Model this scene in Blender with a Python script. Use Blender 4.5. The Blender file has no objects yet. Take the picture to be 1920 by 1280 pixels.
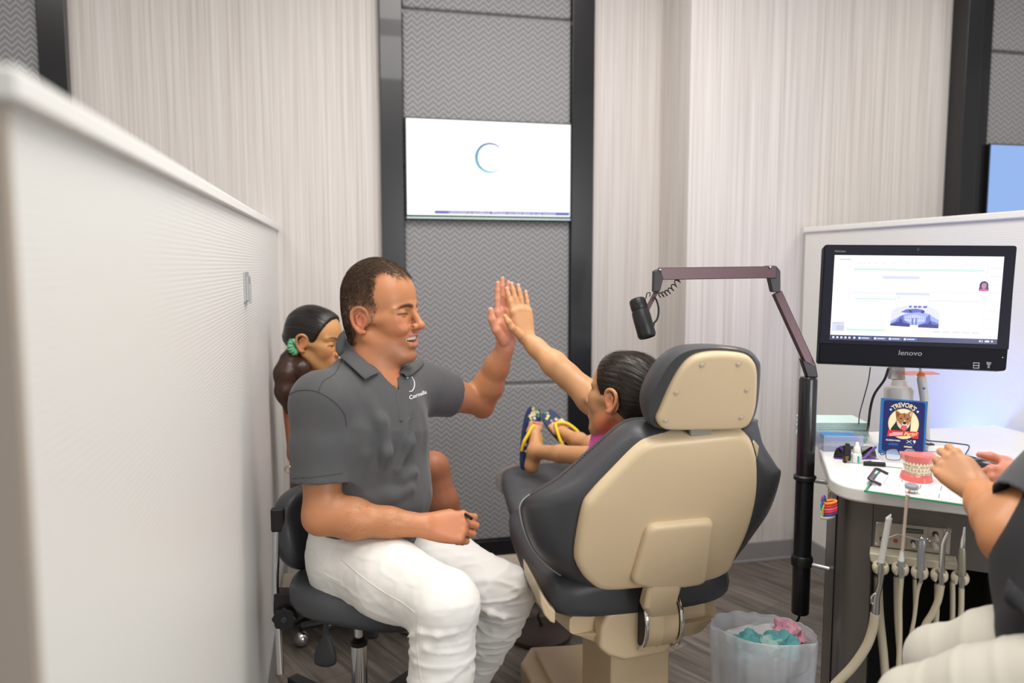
import bpy, bmesh, math, random
import numpy as np
from mathutils import Vector, Matrix, noise
random.seed(7); np.random.seed(7)
S = bpy.context.scene
COL = S.collection
R = math.radians
# ------------------------------------------------------------------ camera, light, exposure
EYE = 1.40; FPX = 1480.0; YAW = R(13.2); PIT = R(5.52)
cr = np.array([math.cos(YAW), -math.sin(YAW), 0.0])
cf = np.array([math.sin(YAW)*math.cos(PIT), math.cos(YAW)*math.cos(PIT), -math.sin(PIT)])
cu = np.cross(cr, cf)
CO = np.array([0, 0, EYE])
cam = bpy.data.objects.new('camera', bpy.data.cameras.new('camera')); COL.objects.link(cam)
cam.data.sensor_width = 36; cam.data.lens = FPX/1920*36
cam.data.clip_start = .05
m = Matrix.Identity(4)
for i in range(3):
    m[i][0] = cr[i]; m[i][1] = cu[i]; m[i][2] = -cf[i]; m[i][3] = CO[i]
cam.matrix_world = m
cam.data.dof.use_dof = True; cam.data.dof.focus_distance = 2.08; cam.data.dof.aperture_fstop = 1.9
S.camera = cam
S.view_settings.view_transform = 'Standard'; S.view_settings.look = 'None'
S.view_settings.exposure = 0.0; S.view_settings.gamma = 1; S.view_settings.use_curve_mapping = False
W = bpy.data.worlds.new('world'); S.world = W; W.use_nodes = True
W.node_tree.nodes['Background'].inputs[0].default_value = (1.0, .965, .93, 1)
W.node_tree.nodes['Background'].inputs[1].default_value = 0.43
def area(name, loc, size, power, col=(1, .95, .88), target=None, sy=None):
    l = bpy.data.lights.new(name, 'AREA'); l.energy = power; l.color = col
    l.shape = 'RECTANGLE'; l.size = size; l.size_y = sy or size
    o = bpy.data.objects.new(name, l); COL.objects.link(o); o.location = loc
    if target is not None:
        o.rotation_euler = (Vector(target)-Vector(loc)).to_track_quat('-Z', 'Y').to_euler()
    return o
area('ceiling_lamp_light', (.8, 2.2, 3.02), 1.1, 36, (1, .96, .91))
area('ceiling_lamp_light', (.5, .6, 3.02), 1.3, 46, (1, .97, .92))
area('ceiling_lamp_light', (-1.3, 2.2, 3.02), .9, 14, (1, .95, .9))
area('ceiling_lamp_light', (3.0, 2.0, 3.02), .9, 22, (1, .96, .92))
_w = area('front_fill_light', (1.7, -1.4, 1.5), 1.6, 15, (.96, .97, 1), target=(.95, 2.0, .8)); _w.data.spread = R(85)  # added frontal fill behind the camera, standing in for bounced flash, not a window
_s = area('blue_glow_fill', (1.98, 2.22, .74), .05, 2.8, (.14, .26, 1), target=(2.15, 2.25, 1.02), sy=.5); _s.data.specular_factor = 0  # unseen blue light, added for the glow on the right partition

# ------------------------------------------------------------------ helpers: measured points
def ray(px, py): return cf + cr*(px-960)/FPX + cu*(640-py)/FPX
def P(px, py, d): return Vector(CO + ray(px, py)*d)
def on(px, py, X=None, Y=None, Z=None):
    v = ray(px, py)
    t = (X-CO[0])/v[0] if X is not None else (Y-CO[1])/v[1] if Y is not None else (Z-CO[2])/v[2]
    return Vector(CO + v*t)
def onpl(px, py, O, N):
    v = ray(px, py); O = np.array(O); N = np.array(N)
    return Vector(CO + v*(((O-CO)@N)/(v@N)))

# ------------------------------------------------------------------ helpers: materials
MT = {}
def mat(name, col, rough=.5, metal=0.0, spec=.5, emit=None, es=1.0, coat=0, trans=0, alpha=1, sss=0, sheen=0, noisy=0, nscale=20, bump=0, bscale=60, ior=1.45):
    m = bpy.data.materials.new(name); m.use_nodes = True; MT[name] = m
    nt = m.node_tree; b = nt.nodes['Principled BSDF']
    b.inputs['Base Color'].default_value = (*col, 1); b.inputs['Roughness'].default_value = rough
    b.inputs['Metallic'].default_value = metal; b.inputs['Specular IOR Level'].default_value = spec
    b.inputs['Coat Weight'].default_value = coat; b.inputs['Transmission Weight'].default_value = trans
    b.inputs['Alpha'].default_value = alpha; b.inputs['Sheen Weight'].default_value = sheen
    b.inputs['IOR'].default_value = ior
    if sss:
        b.inputs['Subsurface Weight'].default_value = sss; b.inputs['Subsurface Radius'].default_value = (1, .35, .2); b.inputs['Subsurface Scale'].default_value = .008
    if emit:
        b.inputs['Emission Color'].default_value = (*emit, 1); b.inputs['Emission Strength'].default_value = es
    if noisy or bump:
        tc = nt.nodes.new('ShaderNodeTexCoord'); n = nt.nodes.new('ShaderNodeTexNoise')
        n.inputs['Scale'].default_value = nscale; n.inputs['Detail'].default_value = 4
        nt.links.new(tc.outputs['Object'], n.inputs['Vector'])
        if noisy:
            mx = nt.nodes.new('ShaderNodeMix'); mx.data_type = 'RGBA'
            mx.inputs[6].default_value = (*[c*(1-noisy) for c in col], 1); mx.inputs[7].default_value = (*[min(1, c*(1+noisy)) for c in col], 1)
            nt.links.new(n.outputs['Fac'], mx.inputs[0]); nt.links.new(mx.outputs[2], b.inputs['Base Color'])
        if bump:
            n2 = nt.nodes.new('ShaderNodeTexNoise'); n2.inputs['Scale'].default_value = bscale; n2.inputs['Detail'].default_value = 5
            nt.links.new(tc.outputs['Object'], n2.inputs['Vector'])
            bp = nt.nodes.new('ShaderNodeBump'); bp.inputs['Strength'].default_value = bump; bp.inputs['Distance'].default_value = .002
            nt.links.new(n2.outputs['Fac'], bp.inputs['Height']); nt.links.new(bp.outputs[0], b.inputs['Normal'])
    return m
def math_node(nt, op, a, b=None, c=None):
    n = nt.nodes.new('ShaderNodeMath'); n.operation = op
    for i, v in enumerate((a, b, c)):
        if v is None: continue
        if isinstance(v, (int, float)): n.inputs[i].default_value = v
        else: nt.links.new(v, n.inputs[i])
    return n.outputs[0]
def ramp_node(nt, fac, stops):
    r = nt.nodes.new('ShaderNodeValToRGB'); e = r.color_ramp.elements
    while len(e) < len(stops): e.new(.5)
    for el, (p, c) in zip(e, stops): el.position = p; el.color = (*c, 1)
    nt.links.new(fac, r.inputs[0]); return r.outputs[0]
def wallcloth():
    m = mat('grasscloth', (.6, .55, .5), .75); nt = m.node_tree; b = nt.nodes['Principled BSDF']
    tc = nt.nodes.new('ShaderNodeTexCoord'); mp = nt.nodes.new('ShaderNodeMapping')
    mp.inputs['Scale'].default_value = (95, 95, 1.1); nt.links.new(tc.outputs['Object'], mp.inputs[0])
    n = nt.nodes.new('ShaderNodeTexNoise'); n.inputs['Scale'].default_value = 1; n.inputs['Detail'].default_value = 3
    nt.links.new(mp.outputs[0], n.inputs['Vector'])
    mp2 = nt.nodes.new('ShaderNodeMapping'); mp2.inputs['Scale'].default_value = (30, 30, .5); nt.links.new(tc.outputs['Object'], mp2.inputs[0])
    n2 = nt.nodes.new('ShaderNodeTexNoise'); n2.inputs['Scale'].default_value = 1; nt.links.new(mp2.outputs[0], n2.inputs['Vector'])
    f = math_node(nt, 'ADD', math_node(nt, 'MULTIPLY', n.outputs['Fac'], .75), math_node(nt, 'MULTIPLY', n2.outputs['Fac'], .25))
    c = ramp_node(nt, f, [(.30, (.52, .472, .44)), (.48, (.625, .585, .555)), (.68, (.71, .675, .645))])
    nt.links.new(c, b.inputs['Base Color'])
    bp = nt.nodes.new('ShaderNodeBump'); bp.inputs['Strength'].default_value = .25; bp.inputs['Distance'].default_value = .002
    nt.links.new(n.outputs['Fac'], bp.inputs['Height']); nt.links.new(bp.outputs[0], b.inputs['Normal'])
wallcloth()
def chevron():
    m = mat('chevron_fabric', (.3, .3, .3), .8, sheen=.2); nt = m.node_tree; b = nt.nodes['Principled BSDF']
    tc = nt.nodes.new('ShaderNodeTexCoord'); sp = nt.nodes.new('ShaderNodeSeparateXYZ'); nt.links.new(tc.outputs['Object'], sp.inputs[0])
    u = math_node(nt, 'ABSOLUTE', math_node(nt, 'SUBTRACT', math_node(nt, 'FRACT', math_node(nt, 'MULTIPLY', sp.outputs[0], 1/.0455)), .5))
    v = math_node(nt, 'ADD', math_node(nt, 'MULTIPLY', sp.outputs[2], 1/.0245), math_node(nt, 'MULTIPLY', u, 1.9))
    w = math_node(nt, 'FRACT', v)
    w2 = math_node(nt, 'MULTIPLY', math_node(nt, 'ABSOLUTE', math_node(nt, 'SUBTRACT', w, .5)), 2)
    c = ramp_node(nt, w2, [(.05, (.19, .19, .195)), (.45, (.24, .24, .245)), (.75, (.28, .28, .285)), (.95, (.37, .37, .37))])
    nt.links.new(c, b.inputs['Base Color'])
    bp = nt.nodes.new('ShaderNodeBump'); bp.inputs['Strength'].default_value = .35; bp.inputs['Distance'].default_value = .004
    nt.links.new(w2, bp.inputs['Height']); nt.links.new(bp.outputs[0], b.inputs['Normal'])
chevron()
def ribbed(name, col):
    m = mat(name, col, .42); nt = m.node_tree; b = nt.nodes['Principled BSDF']
    tc = nt.nodes.new('ShaderNodeTexCoord'); sp = nt.nodes.new('ShaderNodeSeparateXYZ'); nt.links.new(tc.outputs['Object'], sp.inputs[0])
    n = nt.nodes.new('ShaderNodeTexNoise'); n.inputs['Scale'].default_value = 25; nt.links.new(tc.outputs['Object'], n.inputs['Vector'])
    s = math_node(nt, 'SINE', math_node(nt, 'ADD', math_node(nt, 'MULTIPLY', sp.outputs[2], 2*math.pi/.0075), math_node(nt, 'MULTIPLY', n.outputs['Fac'], 3)))
    bp = nt.nodes.new('ShaderNodeBump'); bp.inputs['Strength'].default_value = .16; bp.inputs['Distance'].default_value = .001
    nt.links.new(s, bp.inputs['Height']); nt.links.new(bp.outputs[0], b.inputs['Normal'])
ribbed('white_ribbed', (.76, .755, .725))
def planks():
    m = mat('wood_plank_floor', (.3, .27, .24), .42); nt = m.node_tree; b = nt.nodes['Principled BSDF']
    tc = nt.nodes.new('ShaderNodeTexCoord'); mp = nt.nodes.new('ShaderNodeMapping')
    mp.inputs['Rotation'].default_value = (0, 0, R(65)); nt.links.new(tc.outputs['Object'], mp.inputs[0])
    br = nt.nodes.new('ShaderNodeTexBrick'); br.inputs['Scale'].default_value = 1
    br.inputs['Brick Width'].default_value = 1.2; br.inputs['Row Height'].default_value = .15; br.inputs['Mortar Size'].default_value = .0012
    br.inputs['Color1'].default_value = (.215, .187, .162, 1); br.inputs['Color2'].default_value = (.145, .127, .110, 1); br.inputs['Mortar'].default_value = (.05, .045, .04, 1)
    nt.links.new(mp.outputs[0], br.inputs['Vector'])
    mp2 = nt.nodes.new('ShaderNodeMapping'); mp2.inputs['Scale'].default_value = (3, 34, 1); nt.links.new(mp.outputs[0], mp2.inputs[0])
    n = nt.nodes.new('ShaderNodeTexNoise'); n.inputs['Scale'].default_value = 1; n.inputs['Detail'].default_value = 6; n.inputs['Distortion'].default_value = .8
    nt.links.new(mp2.outputs[0], n.inputs['Vector'])
    c = ramp_node(nt, n.outputs['Fac'], [(.3, (.45, .44, .43)), (.7, (1.25, 1.22, 1.18))])
    mx = nt.nodes.new('ShaderNodeMix'); mx.data_type = 'RGBA'; mx.blend_type = 'MULTIPLY'; mx.inputs[0].default_value = 1
    nt.links.new(br.outputs['Color'], mx.inputs[6]); nt.links.new(c, mx.inputs[7]); nt.links.new(mx.outputs[2], b.inputs['Base Color'])
planks()
mat('white_paint', (.82, .81, .78), .4)
mat('partition_end_shaded', (.42, .36, .30), .6)  # shadow on the near end face is put into this brown
mat('grey_baseboard', (.30, .285, .285), .5)
mat('ceiling_white', (.8, .79, .77), .9)
mat('black_gloss', (.012, .012, .014), .28, coat=.3)
mat('dark_slot', (.01, .01, .01), .8)
mat('beige_laminate', (.50, .44, .35), .5)
mat('grey_vinyl', (.057, .059, .065), .40, bump=.12, bscale=220)
mat('grey_vinyl_edge', (.055, .06, .07), .4)
mat('cream_plastic', (.67, .525, .335), .34, noisy=.03, nscale=4)
mat('cream_metal', (.56, .48, .37), .4)
mat('chrome', (.75, .75, .76), .12, 1)
mat('steel', (.5, .5, .5), .28, 1)
mat('screw', (.60, .49, .35), .35, .1)
mat('black_plastic', (.012, .012, .013), .4)
mat('black_matte', (.02, .02, .021), .6)
mat('dark_plastic', (.03, .031, .033), .5)
mat('post_metal', (.36, .34, .30), .45, .3)
mat('stitch', (.30, .30, .30), .6)
mat('piping_white', (.45, .45, .45), .5)
mat('tv_screen', (.0, .0, .0), .3, emit=(.96, .985, 1), es=1.25)
mat('tv_screen_blue', (.0, .0, .0), .3, emit=(.30, .47, .86), es=1.0)
mat('tv_text_faint', (.0, .0, .0), .3, emit=(.85, .90, .93), es=1.05)
mat('tv_text_blue', (.0, .0, .0), .3, emit=(.16, .28, .55), es=1)
mat('tv_glow', (.0, .0, .0), .3, emit=(.75, 1.0, .9), es=.9)
mat('tv_caption', (.0, .0, .0), .3, emit=(.10, .10, .42), es=1)
mat('maroon_metal', (.085, .045, .05), .35, .3)
mat('bin_liner', (.80, .83, .88), .3, alpha=.45, spec=.8)
mat('bin_grey', (.14, .145, .155), .5)
mat('tissue_teal', (.12, .38, .40), .8); mat('tissue_pale', (.38, .58, .53), .8); mat('wrap_pink', (.70, .33, .42), .5); mat('tissue_white', (.7, .7, .72), .7)
mat('disc_brown', (.06, .04, .032), .5)
mat('brass', (.6, .45, .2), .3, 1)

# ------------------------------------------------------------------ helpers: meshes
class MB:
    def __init__(s): s.bm = bmesh.new()
    def _tf(s, vs, M):
        if M is not None: bmesh.ops.transform(s.bm, matrix=M, verts=vs)
    def box(s, lo, hi, M=None):
        v = [s.bm.verts.new((x, y, z)) for x in (lo[0], hi[0]) for y in (lo[1], hi[1]) for z in (lo[2], hi[2])]
        for f in ((0, 1, 3, 2), (4, 6, 7, 5), (0, 4, 5, 1), (2, 3, 7, 6), (0, 2, 6, 4), (1, 5, 7, 3)): s.bm.faces.new([v[i] for i in f])
        s._tf(v, M); return s
    def prism(s, pts, vec, pts2=None):
        """polygon pts (3D) swept by vec (or loft to pts2)"""
        a = [s.bm.verts.new(p) for p in pts]; vec = Vector(vec) if vec is not None else None
        b = [s.bm.verts.new(Vector(p)+vec) for p in pts] if pts2 is None else [s.bm.verts.new(p) for p in pts2]
        n = len(a)
        s.bm.faces.new(a[::-1]); s.bm.faces.new(b)
        for i in range(n): s.bm.faces.new((a[i], a[(i+1) % n], b[(i+1) % n], b[i]))
        return s
    def tube(s, pts, r, n=12, cap=True, closed=False, flat=None):
        """tube along points; r number or list; flat=(axis, factor) squashes the section"""
        pts = [Vector(p) for p in pts]; N = len(pts)
        rr = [r]*N if isinstance(r, (int, float)) else list(r)
        prev = None; rings = []
        for i, p in enumerate(pts):
            if closed: t = pts[(i+1) % N]-pts[i-1]
            else: t = pts[min(i+1, N-1)]-pts[max(i-1, 0)]
            t.normalize()
            if prev is None:
                a = Vector((0, 0, 1)) if abs(t.z) < .9 else Vector((1, 0, 0))
                u = t.cross(a).normalized()
            else:
                u = (prev - t*prev.dot(t)).normalized()
            prev = u; w = t.cross(u)
            ring = []
            for k in range(n):
                th = 2*math.pi*k/n
                o = (u*math.cos(th)+w*math.sin(th))*rr[i]
                if flat: ax = Vector(flat[0]); o = o-ax*o.dot(ax)*(1-flat[1])
                ring.append(s.bm.verts.new(p+o))
            rings.append(ring)
        for i in range(N-1 if not closed else N):
            A = rings[i]; B = rings[(i+1) % N]
            for k in range(n): s.bm.faces.new((A[k], A[(k+1) % n], B[(k+1) % n], B[k]))
        if cap and not closed: s.bm.faces.new(rings[0][::-1]); s.bm.faces.new(rings[-1])
        return s
    def lathe(s, prof, M=None, n=32, cap=True):
        """prof list of (radius, z) turned about z"""
        rings = []; vs = []
        for r, z in prof:
            ring = [s.bm.verts.new((r*math.cos(2*math.pi*k/n), r*math.sin(2*math.pi*k/n), z)) for k in range(n)]
            rings.append(ring); vs += ring
        for A, B in zip(rings, rings[1:]):
            for k in range(n): s.bm.faces.new((A[k], A[(k+1) % n], B[(k+1) % n], B[k]))
        if cap: s.bm.faces.new(rings[0][::-1]); s.bm.faces.new(rings[-1])
        s._tf(vs, M); return s
    def ball(s, c, r, M=None, n=16):
        r = (r, r, r) if isinstance(r, (int, float)) else r
        mm = Matrix.Translation(c) @ (M or Matrix.Identity(4)) @ Matrix.Diagonal((*r, 1))
        bmesh.ops.create_uvsphere(s.bm, u_segments=n, v_segments=max(6, n//2+2), radius=1, matrix=mm); return s
    def grid(s, fn, nu, nv, closed_u=False):
        g = [[s.bm.verts.new(fn(i/(nu if closed_u else nu-1), j/(nv-1))) for j in range(nv)] for i in range(nu)]
        for i in range(nu if closed_u else nu-1):
            for j in range(nv-1):
                s.bm.faces.new((g[i][j], g[(i+1) % nu][j], g[(i+1) % nu][j+1], g[i][j+1]))
        return s
    def build(s, name, mt, parent=None, bev=0, sub=0, smooth=True, solid=0, seg=2, auto=35):
        bmesh.ops.recalc_face_normals(s.bm, faces=s.bm.faces)
        me = bpy.data.meshes.new(name); s.bm.to_mesh(me); s.bm.free()
        me.materials.append(MT[mt] if isinstance(mt, str) else mt)
        if smooth:
            me.polygons.foreach_set('use_smooth', [True]*len(me.polygons))
            if not sub and not bev: 
                try: me.set_sharp_from_angle(angle=R(auto))
                except Exception: pass
        o = bpy.data.objects.new(name, me); COL.objects.link(o)
        if solid:
            md = o.modifiers.new('s', 'SOLIDIFY'); md.thickness = solid; md.offset = 0
        if bev:
            md = o.modifiers.new('b', 'BEVEL'); md.width = bev; md.segments = seg; md.limit_method = 'ANGLE'; md.angle_limit = R(32); md.harden_normals = smooth
        if sub:
            md = o.modifiers.new('d', 'SUBSURF'); md.levels = sub; md.render_levels = sub
        if parent is not None: adopt(o, parent)
        return o
def adopt(o, parent):
    o.parent = parent; o.matrix_parent_inverse = WM(parent).inverted()
def WM(o):
    b = Matrix.LocRotScale(o.location, o.rotation_euler, o.scale)
    return WM(o.parent) @ o.matrix_parent_inverse @ b if o.parent else b
def tag(o, label, cat, group=None, kind=None):
    if label: o['label'] = label
    if cat: o['category'] = cat
    if group: o['group'] = group
    if kind: o['kind'] = kind
    return o
def thing(name, label, cat, loc=(0, 0, 0), group=None):
    o = bpy.data.objects.new(name, None); COL.objects.link(o); o.location = loc; o.empty_display_size = .05
    return tag(o, label, cat, group)
def struct(o): o['kind'] = 'structure'; return o
def ln(p): return Matrix.Translation(p)
def frame(o, x, y, z):
    M = Matrix.Identity(4)
    for i in range(3): M[i][0] = x[i]; M[i][1] = y[i]; M[i][2] = z[i]; M[i][3] = o[i]
    return M
def align(p, d):
    """matrix putting local z along d at p"""
    return Matrix.Translation(p) @ Vector(d).to_track_quat('Z', 'Y').to_matrix().to_4x4()
def spline(pts, n=8):
    """Catmull-Rom through pts"""
    pts = [Vector(p) for p in pts]; q = [2*pts[0]-pts[1]]+pts+[2*pts[-1]-pts[-2]]; out = []
    for i in range(1, len(q)-2):
        a, b, c, d = q[i-1:i+3]
        for k in range(n):
            t = k/n
            out.append(.5*((2*b)+(c-a)*t+(2*a-5*b+4*c-d)*t*t+(3*b-a-3*c+d)*t**3))
    return out+[pts[-1]]
def round_poly(pts, r, n=5):
    """rounded corners for a planar polygon of Vectors; r a number or list"""
    out = []; N = len(pts)
    for i, p in enumerate(pts):
        rr = r[i] if isinstance(r, (list, tuple)) else r
        a = pts[i-1]-p; b = pts[(i+1) % N]-p
        la = min(rr, a.length*.48); lb = min(rr, b.length*.48)
        A = p+a.normalized()*la; B = p+b.normalized()*lb
        for k in range(n+1):
            t = k/n; out.append(A*(1-t)**2+p*2*t*(1-t)+B*t*t)
    return out
def text(s, M, size, mt, name, parent, ext=.0004, align_x='CENTER', arc=None, shear=0, sx=1, bold=0):
    cu_ = bpy.data.curves.new(name, 'FONT'); cu_.body = s; cu_.size = size; cu_.extrude = ext; cu_.align_x = align_x; cu_.align_y = 'CENTER'; cu_.shear = shear; cu_.offset = bold; cu_.resolution_u = 3
    o = bpy.data.objects.new(name, cu_); COL.objects.link(o)
    dg = bpy.context.evaluated_depsgraph_get(); me = bpy.data.meshes.new_from_object(o.evaluated_get(dg)); me.name = name
    bpy.data.objects.remove(o); bpy.data.curves.remove(cu_)
    T = Matrix.Diagonal((sx, 1, 1, 1))
    for v in me.vertices:
        p = T @ v.co
        if arc:
            a = p.x/arc; rad = arc+p.y
            p = Vector((rad*math.sin(a), rad*math.cos(a)-arc, p.z))
        v.co = M @ p
    me.materials.clear(); me.materials.append(MT[mt])
    o = bpy.data.objects.new(name, me); COL.objects.link(o)
    if parent is not None: adopt(o, parent)
    return o
X0 = Vector((1, 0, 0)); Y0 = Vector((0, 1, 0)); Z0 = Vector((0, 0, 1))

# ------------------------------------------------------------------ the room
YB = 3.59; YR = 3.28; XC = 1.572
struct(MB().box((-3, -2.5, -.1), (5.5, YB+.3, 0)).build('floor', 'wood_plank_floor', smooth=False))
struct(MB().box((-3, -.6, 3.06), (5.5, YB+.3, 3.16)).build('ceiling', 'ceiling_white', smooth=False))
struct(MB().box((-3, YB, 0), (XC, YB+.2, 3.06)).build('wall_back', 'grasscloth', smooth=False))
struct(MB().box((XC, YR, 0), (5.5, YB+.2, 3.06)).build('wall_right', 'grasscloth', smooth=False))
struct(MB().box((XC-.012, YR-.012, 0), (2.85, YR, .095)).box((XC-.012, YR-.012, 0), (XC, YB, .095)).box((XC-.014, YR-.02, 0), (2.85, YR, .012)).build('baseboard_right', 'grey_baseboard', bev=.002))
struct(MB().box((1.225, YB-.012, 0), (XC-.012, YB, .095)).build('baseboard_back', 'grey_baseboard', bev=.002))
# glossy black uprights around the fabric panel bays
def upright(x0, x1, y, n, d=.045):
    return struct(MB().box((x0, y-d, 0), (x1, y, 3.06)).build('trim_%d' % n, 'black_gloss', bev=.003))
upright(.245, .342, YB, 1); upright(1.115, 1.222, YB, 2); upright(-1.085, -.985, YB, 3)
upright(2.905, 2.99, YR, 4, .10); upright(3.0, 3.11, YR, 5, .03)
struct(MB().box((.342, YB-.03, 0), (1.115, YB, .10)).build('trim_6', 'black_gloss', bev=.003))
def fabric(x0, x1, z0, z1, y, label, d=.026):
    t = MB().box((x0+.002, y-d-.002, z0+.003), (x1-.002, y-.003, z1-.003)).build('fabric_panel', 'chevron_fabric', bev=.012, seg=4)
    return tag(t, label, 'wall panel', 'padded chevron wall panels')
fabric(.342, 1.115, 2.512, 3.05, YB, 'grey chevron padded panel at the very top, above the seam over the wall screen')
fabric(.342, 1.115, 1.825, 2.505, YB, 'grey chevron padded panel directly above the white wall screen')
fabric(.342, 1.115, .847, 1.815, YB, 'tall grey chevron padded panel directly below the white wall screen')
fabric(.342, 1.115, .102, .843, YB, 'lowest grey chevron padded panel behind the raised feet, down to the black base')
fabric(-1.9, -1.085, 1.2, 3.05, YB, 'dark grey chevron panel in the top left corner behind the white partition')
fabric(3.11, 3.9, 2.417, 3.05, YR, 'upper dark grey chevron panel in the top right corner')
fabric(3.11, 3.9, 1.2, 2.41, YR, 'dark grey chevron panel just above the blue wall screen')
def television(x0, x1, z0, z1, y, scr, label, blue):
    t = thing('television', label, 'television', ((x0+x1)/2, y-.03, z0))
    MB().box((x0, y-.055, z0), (x1, y-.03, z1)).build('bezel', 'black_plastic', t, bev=.003)
    MB().box((x0+.006, y-.0565, z0+.022), (x1-.006, y-.0545, z1-.006)).build('screen', scr, t, smooth=False)
    return t
tv = television(.348, 1.11, 1.60, 2.045, YB, 'tv_screen', 'white lit wall screen with a blue ring logo, in the middle bay', 0)
ys = YB-.0575
# ring logo (crescent that thins to its open end)
lc = Vector((.728, ys, 1.879)); lr = .063
def ringlogo(c, r, y, mt_fn, parent, a0=50, a1=322, n=36, wmax=.0135, steps=6):
    for q in range(steps):
        b = MB()
        ks = range(q*n//steps, (q+1)*n//steps+1); P1 = []; P2 = []
        for k in ks:
            t = k/n; a = R(a0+(a1-a0)*t); w = wmax*min(1, .35+1.5*t)*(1-max(0, t-.55)/.45*.85)
            P1.append(Vector((c.x+(r-w/2)*math.cos(a), y, c.z+(r-w/2)*math.sin(a)))); P2.append(Vector((c.x+(r+w/2)*math.cos(a), y, c.z+(r+w/2)*math.sin(a))))
        b.prism(P2+P1[::-1], (0, -.0006, 0))
        b.build('ring_logo', mt_fn(q/(steps-1)), parent, smooth=False)
for q in range(6):
    f = q/5; mat('logo_%d' % q, (0, 0, 0), .3, emit=(.10*(1-f)+.12*f, .16*(1-f)+.62*f, .55*(1-f)+.75*f), es=.9)
ringlogo(lc, lr, ys, lambda f: 'logo_%d' % round(f*5), tv)
FX = frame((0, 0, 0), (1, 0, 0), (0, 0, 1), (0, -1, 0))
text('CORNELLA', ln((.728, ys, 1.787)) @ FX, .036, 'tv_text_faint', 'logo_lettering', tv)
MB().box((.475, ys-.0004, 1.628), (1.10, ys, 1.642)).build('caption_bar', 'tv_caption', tv, smooth=False)
text('committed to excellence. Whether you have been to our practice', ln((.787, ys-.0006, 1.635)) @ FX, .0185, 'tv_text_faint', 'caption_text', tv)
MB().box((.352, YB-.0575, 1.607), (1.106, YB-.0545, 1.613)).build('light_strip', 'tv_glow', tv, smooth=False)
tv2 = television(3.105, 3.87, 1.535, 1.98, YR, 'tv_screen_blue', 'blue lit wall screen cut off by the right edge, above the white partition', 1)
text('CORNELLA', ln((3.50, YR-.0575, 1.735)) @ FX, .062, 'tv_text_blue', 'logo_lettering', tv2)
text('ORTHODONTICS', ln((3.50, YR-.0575, 1.695)) @ FX, .026, 'tv_text_blue', 'logo_lettering', tv2)

# white partitions
def partition(x0, x1, y0, y1, side, label, drop=0):
    t = thing('partition', label, 'partition', ((x0+x1)/2, (y0+y1)/2, 0))
    H = 1.572; dn = Vector((0, 0, -drop))
    def slab(xa, xb, ya, yb, z0, z1, d0):   # the partition leans a touch: its top runs down towards the near end
        f = [(xa, ya, z0), (xb, ya, z0), (xb, ya, z1), (xa, ya, z1)]; g = [(xa, yb, z0), (xb, yb, z0), (xb, yb, z1), (xa, yb, z1)]
        return MB().prism([Vector(p)+dn*(1 if p[2] > 1 else d0) for p in f], None, [Vector(p) for p in g])
    slab(x0, x1, y0, y1, .14, H-.012, 0).build('panel', 'white_ribbed', t, bev=.002)
    slab(x0-.012, x1+.012, y0-.012, y1, H-.023, H, 1).build('top_cap', 'white_paint', t, bev=.004, seg=3)
    MB().box((x0-.006, y0, .0), (x1+.006, y1, .14)).build('baseboard', 'grey_baseboard', t, bev=.002)
    return t
pl = partition(-.275, -.205, .60, YB, 1, 'large white ribbed partition filling the left of the picture', .042)
MB().box((-.277, .590, .0), (-.203, .602, 1.505)).build('end_trim', 'partition_end_shaded', pl, bev=.002)
pr = partition(2.15, 2.22, .55, YR-.022, -1, 'white ribbed partition behind the computer monitor on the right')
hk = MB(); z0, z1 = 1.306, 1.383; hk.box((-.205, 2.11, z0), (-.200, 2.205, z1)).build('hook_plate', 'steel', pl, bev=.001)
h2 = MB(); h2.box((-.2, 2.118, z0+.004), (-.194, 2.19, z1-.012)).box((-.194, 2.118, z0-.004), (-.188, 2.13, z1-.03)).build('coat_hook', 'steel', pl, bev=.001)
pl.children[-2]['label'] = 'small brushed metal plate'

# low beige bench along the back wall
bn = thing('low_platform', 'low beige platform with dark toe kick along the back wall, behind the stool', 'platform', (.35, 3.3, 0))
MB().box((-.20, 3.04, .05), (.99, 3.27, .14)).build('platform_top', 'beige_laminate', bn, bev=.006)
MB().box((-.20, 3.09, 0), (.97, 3.25, .05)).build('toe_kick', 'dark_slot', bn)

# ------------------------------------------------------------------ dental chair
mat('foot_grey', (.085, .088, .095), .42, bump=.1, bscale=200)
dc = thing('dental_chair', 'dental chair with cream back shell and dark grey vinyl upholstery, holding the girl', 'dental chair', (.85, 2.15, 0))
SO = np.array((.805, 1.722, .79)); SU = Vector((.0, -.37, .929)).normalized(); SR = X0.copy(); SN = np.array(SR.cross(SU)); SN = -SN if SN[1] > 0 else SN   # SN points back towards the camera
def z4(x, y): return (920+x*.5, 640+y*.5)
def outl(pts, off, O=SO, N=SN):
    return [onpl(*z4(*p), np.array(O)-np.array(N)*off, N) for p in pts]
def mixp(A, B, t): return [((1-t)*a[0]+t*b[0], (1-t)*a[1]+t*b[1]) for a, b in zip(A, B)]
shell = [(640, 364), (770, 352), (910, 338), (960, 350), (985, 400), (995, 470), (990, 580), (960, 700), (915, 800), (880, 860), (780, 895), (600, 912), (430, 925), (370, 900), (330, 850), (317, 790), (345, 630), (378, 572), (460, 485), (543, 402), (588, 375)]
silh = [(575, 285), (760, 288), (980, 288), (1003, 315), (1022, 385), (1072, 466), (1088, 500), (1050, 625), (985, 725), (915, 815), (830, 880), (600, 925), (390, 925), (290, 890), (215, 840), (150, 765), (112, 655), (125, 588), (250, 510), (430, 350), (500, 298)]
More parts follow.
